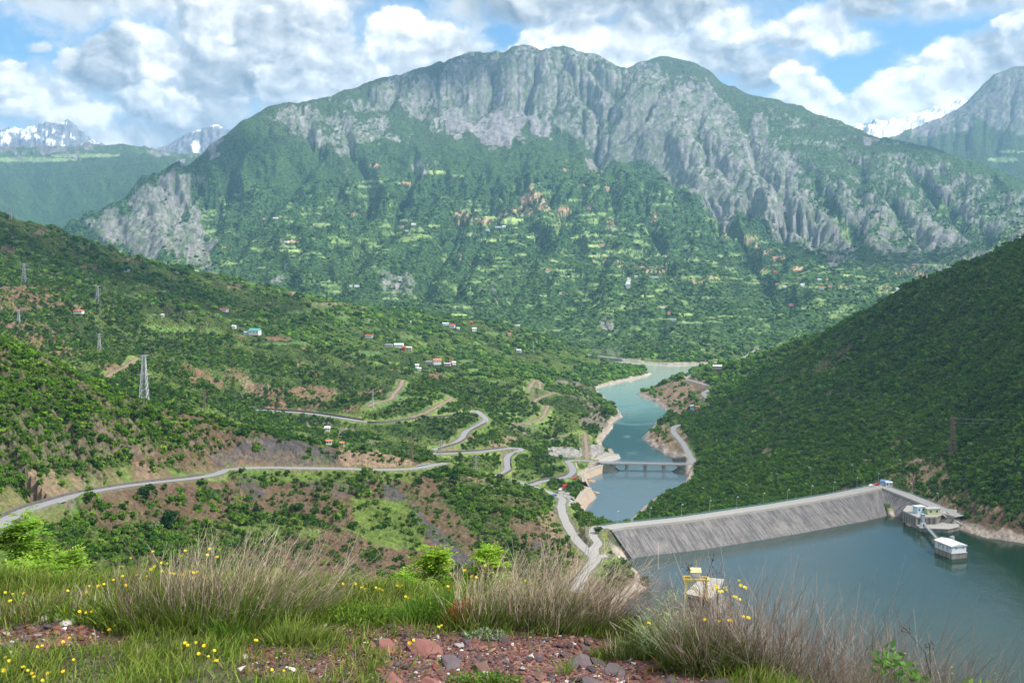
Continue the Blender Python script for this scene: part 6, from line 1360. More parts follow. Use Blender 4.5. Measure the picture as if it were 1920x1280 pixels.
fx = np.concatenate([np.arange(-6, -2.6, .12), np.arange(-2.6, 2.6, .016), np.arange(2.6, 6, .12)]); fy = np.concatenate([np.arange(-3, 3.0, .12), np.arange(3.0, 5.6, .014), np.arange(5.6, 12.5, .12)])
FX, FY = np.meshgrid(fx, fy); FZ = fg_z(FX, FY); FZ = FZ - np.where(FY > 9, (FY - 9) * .6, 0)
gm = gravel_mask(FX, np.maximum(FY, .5)); gn = fbm(FX * 9, FY * 9, 4, 520)[..., None]; gn2 = fbm(FX * 40, FY * 40, 3, 521)[..., None]
earth = np.array([.075, .050, .038]) * (.6 + .9 * gn); green = np.array([.060, .085, .026]) * (.5 + gn); red = np.array([.150, .075, .062]) * (.45 + 1.1 * gn2); gc_ = (earth * .45 + green * .55) * (1 - gm[..., None]) + red * gm[..., None]
n_, k_ = FX.shape; I = np.arange(n_ * k_).reshape(n_, k_); F = np.stack([I[:-1, :-1], I[:-1, 1:], I[1:, 1:], I[1:, :-1]], -1).reshape(-1, 4)
def fg_material():
    m, t, b = mat_new('stony_soil'); ca = t.new('ShaderNodeVertexColor', layer_name='Col'); tc = t.new('ShaderNodeTexCoord'); P = tc.outputs['Object']
    vo = t.new('ShaderNodeTexVoronoi', feature='F1'); t.link(P, vo.inputs['Vector']); vo.inputs['Scale'].default_value = 90; n = t.noise(P, 60, 5, .7)
    sp = t.new('ShaderNodeSeparateColor'); t.link(vo.outputs['Color'], sp.inputs[0]); f = t.m('MULTIPLY', t.m('MULTIPLY_ADD', sp.outputs[0], .9, .5), t.m('MULTIPLY_ADD', n, 1.0, .5))
    t.link(t.mix(1.0, ca.outputs['Color'], t.xyz(f, t.m('MULTIPLY', f, t.m('MULTIPLY_ADD', sp.outputs[1], .3, .85)), t.m('MULTIPLY', f, t.m('MULTIPLY_ADD', sp.outputs[2], .4, .8))), 'MULTIPLY'), b.inputs['Base Color']); b.inputs['Roughness'].default_value = .95
    bp = t.new('ShaderNodeBump'); bp.inputs['Strength'].default_value = .9; bp.inputs['Distance'].default_value = .006; t.link(t.m('SUBTRACT', n, t.m('MULTIPLY', vo.outputs['Distance'], 1.2)), bp.inputs['Height']); t.link(bp.outputs[0], b.inputs['Normal']); return m
fgm = mesh_np('ground', np.stack([FX, FY, FZ], -1).reshape(-1, 3), F, fg_material(), smooth=True); vcol(fgm, 'Col', gc_.reshape(-1, 3)); fgm['kind'] = 'structure'
def on_ledge(px, py, guess=4.6):
    """ledge point seen at a photo pixel"""
    u = (px - PX0) / FOC; s = (PYH - py) / FOC; d = np.arange(2.4, 9.0, .01); z = fg_z(u * d, d); h = np.where(z >= EYE + s * d)[0]; k = h[0] if len(h) else len(d) - 1
    return float(u * d[k]), float(d[k]), float(z[k])
def colmat(name, col, rough=.85, var=.35, scale=40): return plain(name, col, rough, var, scale)
def attr_mat(name, transl=0.0, rough=.8):
    m = bpy.data.materials.new(name); m.use_nodes = True; t = NT(m.node_tree); t.n.clear(); out = t.new('ShaderNodeOutputMaterial'); c = t.new('ShaderNodeVertexColor', layer_name='Col').outputs['Color']
    b = t.new('ShaderNodeBsdfDiffuse'); t.link(c, b.inputs[0])
    if transl: tr = t.new('ShaderNodeBsdfTranslucent'); t.link(c, tr.inputs[0]); mx = t.new('ShaderNodeMixShader'); mx.inputs[0].default_value = transl; t.link(b.outputs[0], mx.inputs[1]); t.link(tr.outputs[0], mx.inputs[2]); t.link(mx.outputs[0], out.inputs[0])
    else: t.link(b.outputs[0], out.inputs[0])
    return m
M_STONE = attr_mat('pebble_stone'); M_GRASS = attr_mat('grass_blades', .35); M_STEM = attr_mat('dry_stems', .1); M_FOL = attr_mat('fresh_leaves', .4)
# ---- gravel
r = np.random.default_rng(99)
def pebbles(n, s0, s1, seed, xr, yr, thr=.35):
    r = np.random.default_rng(seed); x = r.uniform(*xr, n); y = r.uniform(*yr, n); keep = r.random(n) < gravel_mask(x, y) * 1.1 + .02; keep &= y < edge_y(x) + .2; x, y = x[keep], y[keep]; n = len(x)
    bm = bmesh.new(); bmesh.ops.create_icosphere(bm, subdivisions=1, radius=1); V0 = np.array([v.co[:] for v in bm.verts]); F0 = np.array([[v.index for v in f.verts] for f in bm.faces]); bm.free()
    s = s0 + (s1 - s0) * r.random(n) ** 3.0; V = V0[None] * (r.uniform(.55, 1.3, (n, len(V0), 1))); V = V * (s[:, None, None] * r.uniform([.7, .5, .28], [1.3, 1.0, .6], (n, 3))[:, None, :])
    a = r.uniform(0, 6.28, n); c, sn = np.cos(a)[:, None], np.sin(a)[:, None]; tl = r.uniform(-.35, .35, n)[:, None]
    X_ = V[..., 0] * c - V[..., 1] * sn; Y_ = V[..., 0] * sn + V[..., 1] * c; Z_ = V[..., 2] + X_ * tl; P = np.stack([X_ + x[:, None], Y_ + y[:, None], Z_ + fg_z(x, y)[:, None] + s[:, None] * .12], -1)
    pal = np.array([[.17, .070, .060], [.125, .055, .055], [.10, .075, .085], [.075, .062, .070], [.20, .10, .075], [.26, .17, .12], [.45, .43, .40], [.30, .28, .28]]); k = r.choice(8, n, p=[.24, .17, .19, .14, .10, .06, .04, .06]); C = pal[k] * r.uniform(.7, 1.3, n)[:, None]
    return P, (F0[None] + (np.arange(n) * len(V0))[:, None, None]).reshape(-1, 3), np.repeat(C, len(V0), 0), n * len(V0)
Pp, Ff, Cq, off = [], [], [], 0
for a_ in ((30000, .0035, .011, 1), (7000, .008, .026, 2)):
    P, F, C, m_ = pebbles(*a_, (-2.5, 1.6), (3.3, 5.0)); Pp.append(P.reshape(-1, 3)); Ff.append(F + off); Cq.append(C); off += m_
gv = mesh_np('gravel', np.vstack(Pp), np.vstack(Ff), M_STONE); vcol(gv, 'Col', np.vstack(Cq)); tag(gv, 'maroon and grey gravel covering the bare foreground', 'gravel', None, 'stuff')
# ---- rocks
RM = dict(red=plain('red_rock', (.20, .085, .072), .9, .45, 14, 0, .006), purple=plain('purple_rock', (.105, .080, .090), .9, .4, 14, 0, .006), dark=plain('dark_rock', (.060, .045, .048), .9, .4, 14, 0, .006), pale=plain('pale_rock', (.42, .39, .35), .9, .25, 14, 0, .004), brown=plain('brown_rock', (.13, .075, .06), .9, .4, 14, 0, .006))
def rock(px, py, w, h, dp, mt, label, seed, tilt=(0, 0), rz=0):
    """angular slab: a box cut by random planes"""
    x, y, z = on_ledge(px, py); k = y / FOC; w, h, dp = w * k * .72, h * k * .48, dp * k; rr = random.Random(seed); bm = bmesh.new(); bmesh.ops.create_cube(bm, size=2)
    for i in range(9):
        n = Vector((rr.uniform(-1, 1), rr.uniform(-1, 1), rr.uniform(-.25, 1))).normalized(); geo = bm.verts[:] + bm.edges[:] + bm.faces[:]; bmesh.ops.bisect_plane(bm, geom=geo, plane_co=n * rr.uniform(.72, .98), plane_no=n, clear_outer=True)
        ed = [e for e in bm.edges if e.is_boundary]
        if ed: bmesh.ops.edgeloop_fill(bm, edges=ed)
    bmesh.ops.triangulate(bm, faces=bm.faces[:]); bmesh.ops.subdivide_edges(bm, edges=bm.edges[:], cuts=2, use_grid_fill=True)
    for v in bm.verts: v.co += Vector([mnoise.noise(v.co * 3 + Vector((seed, q, 0))) * .07 for q in range(3)])
    for v in bm.verts: v.co = Vector((v.co.x * w / 2, v.co.y * dp / 2, v.co.z * h / 2))
    me = bpy.data.meshes.new('rock'); bm.to_mesh(me); bm.free(); me.materials.append(RM[mt]); o = bpy.data.objects.new('rock', me); COL.objects.link(o); o.location = (x, y, z + h * .02); o.rotation_euler = (tilt[0], tilt[1], rz); tag(o, label, 'rock'); return o
ROCKS = [(728,1222,46,30,60,'red','flat red slab left of the biggest red slab in the gravel',(.25,.05),.2),(800,1222,72,34,70,'red','biggest flat red slab in the middle of the gravel',(.3,-.12),.5),(698,1212,22,22,30,'red','small red stone touching the left end of the red slabs',(0,0),.1),
 (905,1256,50,44,40,'brown','upright brown block poking out of the gravel at bottom centre',(.5,.5),.6),(948,1203,30,26,30,'dark','small dark brown lump at the grass edge below the red plant',(.1,0),.2),(1088,1248,62,40,60,'purple','large dark purple rock in the gravel on the right',(.3,-.1),.1),
 (1122,1246,30,26,40,'dark','dark stone leaning against the large purple rock',(.2,.2),.8),(1150,1262,60,20,50,'purple','flat grey purple slab in front of the large purple rock',(.15,.05),-.2),(735,1280,52,40,50,'red','rounded red rock cut by the bottom edge, left of centre',(.2,0),.4),(812,1284,40,36,40,'red','smaller red rock cut by the bottom edge near the centre',(.1,0),.9),
 (850,1245,52,24,44,'purple','purplish slab between the red slab and the brown block',(.2,.1),.3),(1110,1284,60,30,50,'purple','grey purple rock at the bottom edge right of centre',(.1,.1),.2),(1010,1270,30,18,30,'brown','brown stone in the gravel left of the purple rocks',(.1,0),.5),
 (460,1230,24,16,24,'pale','pale stone lying in the grass at the lower left of centre',(0,0),.2),(480,1234,18,14,20,'purple','small mauve stone right of the pale one in the grass',(0,0),.7),(240,1196,18,12,18,'red','pinkish stone by the grass on the left gravel patch',(0,0),.2),(108,1206,54,18,40,'red','long red slab on the left gravel patch',(.1,-.1),.3),(90,1217,26,14,26,'red','short red stone below the long slab on the left',(.1,.1),.8),(14,1212,30,20,30,'purple','purple stone at the left edge of the gravel',(.1,0),.1),(30,1228,26,16,26,'dark','dark stone near the left edge below the purple one',(.1,0),.6),
 (125,1166,36,16,30,'pale','flat pale grey rock in the weeds on the left',(.1,0),.1),(82,1160,26,18,24,'pale','rounder pale rock beside the flat pale one',(.1,0),.5),(1350,1290,70,40,60,'dark','black rock at the bottom edge under the right shrub',(.2,0),.2),(665,1290,40,20,30,'brown','brown stone at the bottom edge left of the red rocks',(.1,0),.3),(1260,1276,36,16,30,'purple','flat purple stone at the lower right of the gravel',(.1,0),.3)]
for i, (px, py, w, h, dp, mt, lb, tl, rz) in enumerate(ROCKS): rock(px, py, w, h, dp, mt, lb, 700 + i, tl, rz)
# ---- blades, stems, leaves
def blades(x, y, z, H, wid, lean, col, seed, segs=3, bend=.35, cvar=.25):
    """tapered curved blades; lean (n,2) is the tip's sideways offset per metre of height"""
    r = np.random.default_rng(seed); n = len(x); a = r.uniform(0, math.pi, n); wx, wy = np.cos(a) * wid, np.sin(a) * wid; V = []
    for s in range(segs + 1):
        t = s / segs; q = t ** (1 + bend); cx = x + lean[:, 0] * H * q; cy = y + lean[:, 1] * H * q; cz = z + H * t * (1 - .12 * q * np.hypot(lean[:, 0], lean[:, 1])); k = (1 - t) ** .7
        if s < segs: V += [np.stack([cx - wx * k, cy - wy * k, cz], -1), np.stack([cx + wx * k, cy + wy * k, cz], -1)]
        else: V.append(np.stack([cx, cy, cz], -1))
    V = np.stack(V, 1); m = V.shape[1]; f = []
    for s in range(segs - 1): f += [(2 * s, 2 * s + 1, 2 * s + 3), (2 * s, 2 * s + 3, 2 * s + 2)]
    f.append((2 * segs - 2, 2 * segs - 1, 2 * segs)); F = (np.array(f)[None] + (np.arange(n) * m)[:, None, None]).reshape(-1, 3)
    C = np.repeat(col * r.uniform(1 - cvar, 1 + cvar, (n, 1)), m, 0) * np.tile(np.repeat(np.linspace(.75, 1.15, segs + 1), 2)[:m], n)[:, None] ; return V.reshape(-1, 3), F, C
def tubes(paths, radii, cols_):
    """3-sided tubes; paths (n,k,3), radii (n,k)"""
    n, k, _ = paths.shape; V = []
    for j in range(3):
        a = 2.094 * j; V.append(paths + np.stack([np.cos(a) * radii, np.sin(a) * radii, 0 * radii], -1))
    V = np.stack(V, 2); f = []                       # n,k,3,3
    for s in range(k - 1):
        for j in range(3): f.append((3 * s + j, 3 * s + (j + 1) % 3, 3 * s + 3 + (j + 1) % 3, 3 * s + 3 + j))
    F = (np.array(f)[None] + (np.arange(n) * 3 * k)[:, None, None]).reshape(-1, 4); return V.reshape(-1, 3), F, np.repeat(cols_, 3 * k, 0)
def join(parts):
    V, F, C, o = [], [], [], 0
    for v, f, c in parts: V.append(v); F.append(f + o); C.append(c); o += len(v)
    return np.vstack(V), np.vstack(F), np.vstack(C)
def put(name, v, f, c, mat, parent=None, origin=None):
    if origin is not None: v = v - np.array(origin)
    o = mesh_np(name, v, f, mat, parent); vcol(o, 'Col', np.clip(c, 0, 1)); return o
# short grass over the ledge
r = np.random.default_rng(321)
def grass_area(n, seed, hmul=1.0, cols_=((.22, .32, .05), (.15, .25, .04), (.30, .34, .08))):
    r = np.random.default_rng(seed); x = r.uniform(-2.7, 2.4, n); y = r.uniform(3.4, 5.6, n); px = PX0 + FOC * x / y; py = PYH + FOC * (EYE - fg_z(x, y)) / y
    e = edge_y(x); near_edge = sstep(.45, .05, e - y); dens = np.clip(1 - gravel_mask(x, y) * .97, 0, 1) * (.15 + .85 * sstep(.38, .55, fbm(x * 3.5, y * 3.5, 4, 530))); dens = np.maximum(dens, near_edge * .9) * (y < e + .35); dens *= np.where(px > 1330, .8, 1) 
    k = r.random(n) < dens; x, y, near_edge, px = x[k], y[k], near_edge[k], px[k]; m = len(x); H = r.uniform(.02, .065, m) * (1 + 0.9 * near_edge * r.random(m)) * hmul * np.where(px < 650, 1.2, 1.0)
    lean = np.stack([r.normal(.25, .45, m), r.normal(0, .4, m)], -1); pal = np.array(cols_); C = pal[r.integers(0, len(pal), m)]; return blades(x, y, fg_z(x, y) - .004, H, r.uniform(.0016, .0036, m), lean, C, seed)
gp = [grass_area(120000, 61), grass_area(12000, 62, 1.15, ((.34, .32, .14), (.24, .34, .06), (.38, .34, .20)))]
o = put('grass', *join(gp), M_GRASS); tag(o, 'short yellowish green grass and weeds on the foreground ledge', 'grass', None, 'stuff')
# small broad leaves of ground weeds
def leaf_quads(C, size, seed, col, up=.3, narrow=.45):
    r = np.random.default_rng(seed); n = len(C); d = r.normal(size=(n, 3)); d[:, 2] = np.abs(d[:, 2]) * .5 + up; d /= np.linalg.norm(d, axis=1)[:, None]; s = np.cross(d, r.normal(size=(n, 3))); s /= np.linalg.norm(s, axis=1)[:, None]; L = size[:, None]
    V = np.stack([C, C + d * L * .5 + s * L * narrow * .5, C + d * L, C + d * L * .5 - s * L * narrow * .5], 1).reshape(-1, 3); return V, np.arange(4 * n).reshape(n, 4), np.repeat(col, 4, 0)
n = 34000; x = r.uniform(-2.7, 2.2, n); y = r.uniform(3.4, 5.4, n); k = (r.random(n) < (1 - gravel_mask(x, y)) * sstep(.34, .50, fbm(x * 2.6 + 7, y * 2.6, 4, 540)) + .02) & (y < edge_y(x) + .2); x, y = x[k], y[k]; m_ = len(x)
pal = np.array([[.10, .19, .035], [.16, .25, .05], [.07, .13, .03], [.22, .17, .05], [.20, .08, .05]]); put_c = pal[r.choice(5, m_, p=[.4, .3, .2, .07, .03])] * r.uniform(.7, 1.3, (m_, 1))
v, f, c = leaf_quads(np.stack([x, y, fg_z(x, y) + r.uniform(0, .03, m_)], -1), r.uniform(.008, .022, m_), 5, put_c); o = put('ground_weeds', v, f, c, M_FOL); tag(o, 'low leafy weeds scattered through the foreground grass', 'weeds', None, 'stuff')

def stem_set(n, cx, cy, rx, ry, h0, h1, lean, spread, seed, cols_, rad=.0013, twig=2, sway=.15, zoff=0.0, base_z=None, k=6):
    """n branching dry stems fanning out of a clump; returns tube parts and the tips"""
    r = np.random.default_rng(seed); a = r.uniform(0, 6.283, n); q = np.sqrt(r.random(n)); dx, dy = np.cos(a) * q, np.sin(a) * q; x = cx + dx * rx; y = cy + dy * ry; z = (fg_z(x, y) if base_z is None else base_z + 0 * x) - .02 + zoff
    H = h0 + (h1 - h0) * r.random(n) ** .8 * (1 - .35 * q); L = np.stack([lean[0] + dx * spread + r.normal(0, .16, n), lean[1] + dy * spread + r.normal(0, .16, n)], -1); t = np.linspace(0, 1, k)
    wob = np.cumsum(r.normal(0, sway / k, (n, k, 2)), 1) * H[:, None, None] * 2; P = np.zeros((n, k, 3)); P[:, :, 0] = x[:, None] + L[:, :1] * H[:, None] * t ** 1.25 + wob[:, :, 0]; P[:, :, 1] = y[:, None] + L[:, 1:] * H[:, None] * t ** 1.25 + wob[:, :, 1]; P[:, :, 2] = z[:, None] + H[:, None] * t * (1 - .18 * t * np.hypot(L[:, :1], L[:, 1:]))
    R = rad * r.uniform(.7, 1.5, n)[:, None] * (1 - .65 * t)[None]; pal = np.array(cols_); C = pal[r.integers(0, len(pal), n)] * r.uniform(.7, 1.3, (n, 1)); parts = [tubes(P, R, C)]
    if twig:
        m = n * twig; i = r.integers(0, n, m); j = r.integers(2, k - 1, m); b = P[i, j]; d = P[i, j + 1] - P[i, j]; d /= np.linalg.norm(d, axis=1)[:, None] + 1e-9; d = d + r.normal(0, .42, (m, 3)); d[:, 2] = np.abs(d[:, 2]); ln = H[i] * r.uniform(.08, .30, m); tt = np.linspace(0, 1, 3); W = b[:, None] + d[:, None] * ln[:, None, None] * tt[None, :, None]; parts.append(tubes(W, np.tile(rad * .6 * (1 - .5 * tt), (m, 1)), C[i]))
    return join(parts), P
def shrub(label, cat, name, px, py, dry=None, green=None, leaves=None, d=None):
    """a plant clump as one thing: dry stems, green blades, leaves as its parts"""
    x, y, z = on_ledge(px, py) if d is None else ((px - PX0) / FOC * d, d, float(fg_z((px - PX0) / FOC * d, d))); r0 = empty(name, (x, y, z), 0, label, cat)
    for nm, fn, mt in (('dry_stems', dry, M_STEM), ('green_blades', green, M_GRASS), ('leaves', leaves, M_FOL)):
        if fn:
            v, f, c = fn(x, y); put(nm, v, f, c, mt, r0, (x, y, z))
    return r0
GREY = ((.46, .37, .28), (.54, .45, .36), (.34, .26, .20), (.40, .31, .22)); MAUV = ((.20, .14, .11), (.28, .21, .17), (.15, .10, .08), (.38, .31, .26)); LG = ((.24, .34, .05), (.17, .27, .04), (.29, .37, .07), (.12, .20, .035))
def gb(n, rx, ry, h0, h1, lean, seed, cols_=LG, w=.0025, oy=0., ox=0., spread=.45):
    def fn(x, y):
        r = np.random.default_rng(seed); a = r.uniform(0, 6.283, n); q = np.sqrt(r.random(n)); X_ = x + ox + np.cos(a) * q * rx; Y_ = y + oy + np.sin(a) * q * ry; H = (h0 + (h1 - h0) * r.random(n)) * (1 - .45 * q ** 2); L = np.stack([lean[0] + np.cos(a) * q * spread + r.normal(0, .25, n), lean[1] + np.sin(a) * q * spread + r.normal(0, .25, n)], -1); pal = np.array(cols_)
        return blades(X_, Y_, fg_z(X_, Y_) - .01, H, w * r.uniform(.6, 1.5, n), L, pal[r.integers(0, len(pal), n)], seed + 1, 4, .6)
    return fn
def ds(n, rx, ry, h0, h1, lean, seed, cols_=GREY, ox=0., oy=0., spread=.5, rad=.0013, twig=3): return lambda x, y: stem_set(n, x + ox, y + oy, rx, ry, h0, h1, lean, spread, seed, cols_, rad, twig)[0]
def lv(n, rx, ry, h, size, seed, cols_, ox=0., oy=0., narrow=.3, hmin=.0):
    def fn(x, y):
        r = np.random.default_rng(seed); a = r.uniform(0, 6.283, n); q = np.sqrt(r.random(n)); X_ = x + ox + np.cos(a) * q * rx; Y_ = y + oy + np.sin(a) * q * ry; Z_ = fg_z(X_, Y_) + hmin + r.random(n) * h * (1 - .6 * q ** 2); pal = np.array(cols_)
        return leaf_quads(np.stack([X_, Y_, Z_], -1), size * r.uniform(.6, 1.4, n), seed, pal[r.integers(0, len(pal), n)] * r.uniform(.75, 1.25, (n, 1)), .3, narrow)
    return fn
BG = ((.13, .26, .035), (.18, .32, .05), (.09, .19, .03))
shrub('big clump of leaning dry grey stems over green grass, left of centre', 'dry shrub', 'dry_shrub', 452, 1165, ds(430, .34, .14, .20, .50, (.48, 0), 71), gb(1700, .40, .17, .08, .27, (.25, -.05), 72))
shrub('left part of the large clump, dense twigs and yellow flowers above green blades', 'dry shrub', 'dry_shrub', 300, 1158, ds(240, .22, .12, .12, .36, (.25, 0), 73, MAUV), gb(1700, .30, .15, .07, .22, (.12, -.1), 74, ((.20, .28, .045), (.15, .23, .04), (.24, .30, .07))))
shrub('bright green leafy weed growing in front of the big dry clump', 'weed', 'leafy_weed', 482, 1166, None, gb(420, .12, .06, .06, .16, (0, -.1), 75, BG, .003), lv(700, .13, .07, .13, .030, 76, BG, 0, 0, .25))
shrub('low olive tuft of broad blades in the grass in front of the big clump', 'grass tuft', 'grass_tuft', 430, 1196, None, gb(260, .10, .05, .05, .15, (.1, -.2), 77, BG, .0028))
shrub('second clump of leaning pale dry stems right of the red leaved plant', 'dry shrub', 'dry_shrub', 1050, 1172, ds(400, .28, .12, .16, .46, (.42, 0), 81), gb(1500, .34, .13, .07, .20, (.2, -.1), 82, ((.14, .20, .05), (.11, .16, .04), (.20, .21, .09))))
shrub('sparser dry stems at the left side of the second clump', 'dry shrub', 'dry_shrub', 915, 1166, ds(150, .16, .09, .14, .37, (.40, 0), 83), gb(900, .22, .09, .06, .17, (.1, -.1), 84))
shrub('fringe of thin dry stems reaching right over the water from the second clump', 'dry shrub', 'dry_shrub', 1150, 1186, ds(170, .14, .10, .14, .32, (.75, 0), 85, MAUV), gb(1300, .24, .10, .05, .12, (.2, -.1), 86))
shrub('red leaved little plant at the left foot of the second dry clump', 'red plant', 'red_weed', 868, 1172, ds(60, .06, .04, .06, .15, (.1, 0), 87, ((.25, .10, .06), (.3, .16, .08)), spread=.8), None, lv(420, .08, .04, .13, .012, 88, ((.50, .05, .03), (.40, .10, .04), (.30, .16, .05)), narrow=.5))
shrub('yellow green feathery tuft between the flowers and the red plant', 'weed', 'leafy_weed', 800, 1158, None, gb(900, .15, .08, .07, .17, (.1, 0), 89, BG, .0022), lv(500, .15, .07, .14, .018, 90, ((.20, .30, .06), (.25, .35, .08)), narrow=.22))
shrub('green grassy tuft at the ledge right of the big clump', 'grass tuft', 'grass_tuft', 660, 1166, None, gb(900, .22, .09, .04, .10, (.15, -.05), 91), lv(500, .22, .08, .07, .022, 191, BG))
shrub('large brown twiggy shrub standing against the reservoir on the right', 'dry shrub', 'dry_shrub', 1468, 1296, ds(560, .27, .16, .30, .70, (.18, .02), 93, MAUV, 0, .12, .6, .0013, 3), gb(1200, .27, .14, .20, .42, (.05, -.05), 94, ((.10, .15, .035), (.13, .19, .045), (.12, .12, .05)), oy=.05), None, 4.05)
shrub('left flank of the brown shrub with olive stems and yellow flowers', 'dry shrub', 'dry_shrub', 1330, 1262, ds(170, .13, .10, .14, .33, (.05, 0), 95, MAUV, 0, .05, .6), gb(900, .18, .10, .08, .24, (0, -.05), 96, ((.14, .19, .05), (.11, .15, .04)), oy=.05), lv(500, .16, .08, .10, .018, 97, ((.17, .18, .07), (.12, .15, .05))))
shrub('right wing of the brown shrub trailing down over the water', 'dry shrub', 'dry_shrub', 1600, 1330, ds(330, .24, .12, .35, .74, (.22, 0), 98, MAUV, 0, .1, .6, .0012, 3), None, None, 3.95)
shrub('thin upright dry twigs with small yellow flowers at the lower right', 'dry shrub', 'dry_shrub', 1730, 1340, ds(230, .22, .12, .38, .68, (.10, 0), 99, MAUV, 0, .05, .4, .0011, 3), gb(900, .24, .12, .30, .50, (0, 0), 100), None, 3.85)
shrub('few bare twigs at the bottom right corner', 'dry shrub', 'dry_shrub', 1860, 1350, ds(130, .22, .10, .38, .66, (.10, 0), 101, MAUV, 0, .0, .4, .0011, 3), gb(500, .22, .1, .30, .46, (0, 0), 102), None, 3.8)
shrub('low dark twiggy tangle at the left edge of the ledge', 'dry shrub', 'dry_shrub', 70, 1150, ds(160, .20, .10, .06, .15, (.25, 0), 103, MAUV), gb(500, .26, .12, .04, .10, (.1, 0), 104), lv(260, .2, .1, .10, .014, 105, ((.35, .12, .05), (.16, .22, .05), (.2, .28, .06))))
shrub('green tufts between the left twigs and the big clump', 'grass tuft', 'grass_tuft', 185, 1160, ds(60, .15, .08, .08, .20, (.2, 0), 106, GREY), gb(800, .20, .10, .05, .12, (.15, 0), 107), lv(700, .24, .1, .09, .020, 192, BG))
shrub('silvery green leafy plant in front of the crane', 'weed', 'leafy_weed', 1262, 1222, ds(40, .06, .05, .12, .26, (0, 0), 108, ((.45, .50, .36), (.36, .40, .28)), spread=.9), gb(320, .14, .07, .08, .22, (0, 0), 109, ((.34, .46, .20), (.26, .38, .14)), .0026, spread=1.0), lv(500, .15, .08, .22, .028, 110, ((.34, .44, .20), (.26, .38, .12), (.42, .50, .30)), narrow=.16, hmin=.04))
shrub('thin tuft of green blades alone in the gravel', 'grass tuft', 'grass_tuft', 1060, 1262, None, gb(60, .03, .02, .05, .13, (0, 0), 111, ((.28, .36, .08), (.2, .28, .06)), .0016))
shrub('bright low weeds at the bottom edge centre', 'weed', 'leafy_weed', 912, 1282, None, gb(200, .12, .04, .02, .06, (0, 0), 112, BG), lv(500, .15, .05, .05, .014, 113, BG, narrow=.5))
shrub('grey green rosette among the stones below the red plant', 'weed', 'leafy_weed', 908, 1198, None, None, lv(260, .09, .04, .03, .020, 114, ((.30, .36, .24), (.22, .30, .18)), narrow=.4))
shrub('tall yellowish grass tuft at the left side of the gravel', 'grass tuft', 'grass_tuft', 556, 1205, None, gb(420, .14, .05, .06, .17, (.1, 0), 115, ((.26, .34, .07), (.2, .28, .06))))
shrub('dull green grass fringe along the ledge above the gravel on the right', 'grass tuft', 'grass_tuft', 1225, 1222, ds(80, .2, .05, .08, .18, (.3, 0), 116, GREY), gb(1500, .26, .08, .04, .12, (.2, 0), 117, ((.13, .19, .05), (.17, .22, .06))))
shrub('green leafy sprout at the bottom edge under the yellow flowers on the right', 'weed', 'leafy_weed', 1680, 1330, None, None, lv(90, .10, .06, .13, .030, 118, ((.10, .24, .05), (.14, .3, .06)), narrow=.5, hmin=.27), 3.75)
shrub('pale green sprout with pointed leaves near the bottom right corner', 'weed', 'leafy_weed', 1822, 1340, None, None, lv(60, .08, .06, .11, .032, 119, ((.2, .34, .06), (.26, .40, .09)), narrow=.45, hmin=.27), 3.7)
dead = stem_set(3, 0, 0, .01, .01, .45, .5, (.9, 0), .2, 5, MAUV, .0018, 3)[0]
fs = empty('dry_stalk', on_ledge(1160, 1210), 0, 'single fallen dry stalk lying across the ledge at the right of the gravel', 'dry stalk'); g = MB(); P_s = [Vector((0, 0, .02)), Vector((.12, -.08, .015)), Vector((.24, -.17, .01))]
for a, b in zip(P_s[:-1], P_s[1:]): g.bar(a, b, .003, 5)
g.build('stem', colmat('straw', (.42, .34, .24)), fs)
# ---- dried seed heads
def seed_weed(px, py, tops, label, d=4.3, seed=1):
    x = (px - PX0) / FOC * d; z = EYE + (PYH - py) / FOC * d; r0 = empty('dried_weed', (x, d, z), 0, label, 'dried weed'); g = MB(); h = MB(); rr = random.Random(seed); k = d / FOC
    trunk = [Vector((0, 0, 0))]
    for (dx, dy, heads) in tops:
        p0 = trunk[-1] if dx < 0 else trunk[0]; tip = Vector((dx * k, rr.uniform(-.02, .02), dy * k)); mid = Vector((dx * k * .25, 0, dy * k * .55)); g.bar(Vector((0, 0, 0)), mid, .0022, 5, .0017); g.bar(mid, tip, .0017, 5, .001)
        for i in range(heads):
            q = tip + Vector((rr.uniform(-9, 9) * k, rr.uniform(-6, 6) * k, rr.uniform(-9, 9) * k)); g.bar(tip.lerp(mid, .12), q, .0008, 4); h.add([q + Vector(v) * .0042 for v in ((1, 0, 0), (-1, 0, 0), (0, 1, 0), (0, -1, 0), (0, 0, 1.2), (0, 0, -1))], [(0, 2, 4), (2, 1, 4), (1, 3, 4), (3, 0, 4), (2, 0, 5), (1, 2, 5), (3, 1, 5), (0, 3, 5)])
    m = colmat('dry_weed_bark', (.10, .07, .065)); g.build('stem', m, r0); o = h.build('seed_head', m, r0); return r0
seed_weed(1318, 1150, [(-30, 88, 12), (18, 106, 5), (4, 70, 0)], 'dark dried weed with round seed heads in front of the crane', 4.3, 3)
seed_weed(1345, 1160, [(-2, 92, 4)], 'faint thin dried weed just right of the dark one', 4.4, 4)
seed_weed(1745, 1270, [(-42, 86, 6), (-4, 62, 9)], 'dried weed with tiny seed heads rising above the lower right shrubs', 3.9, 6)
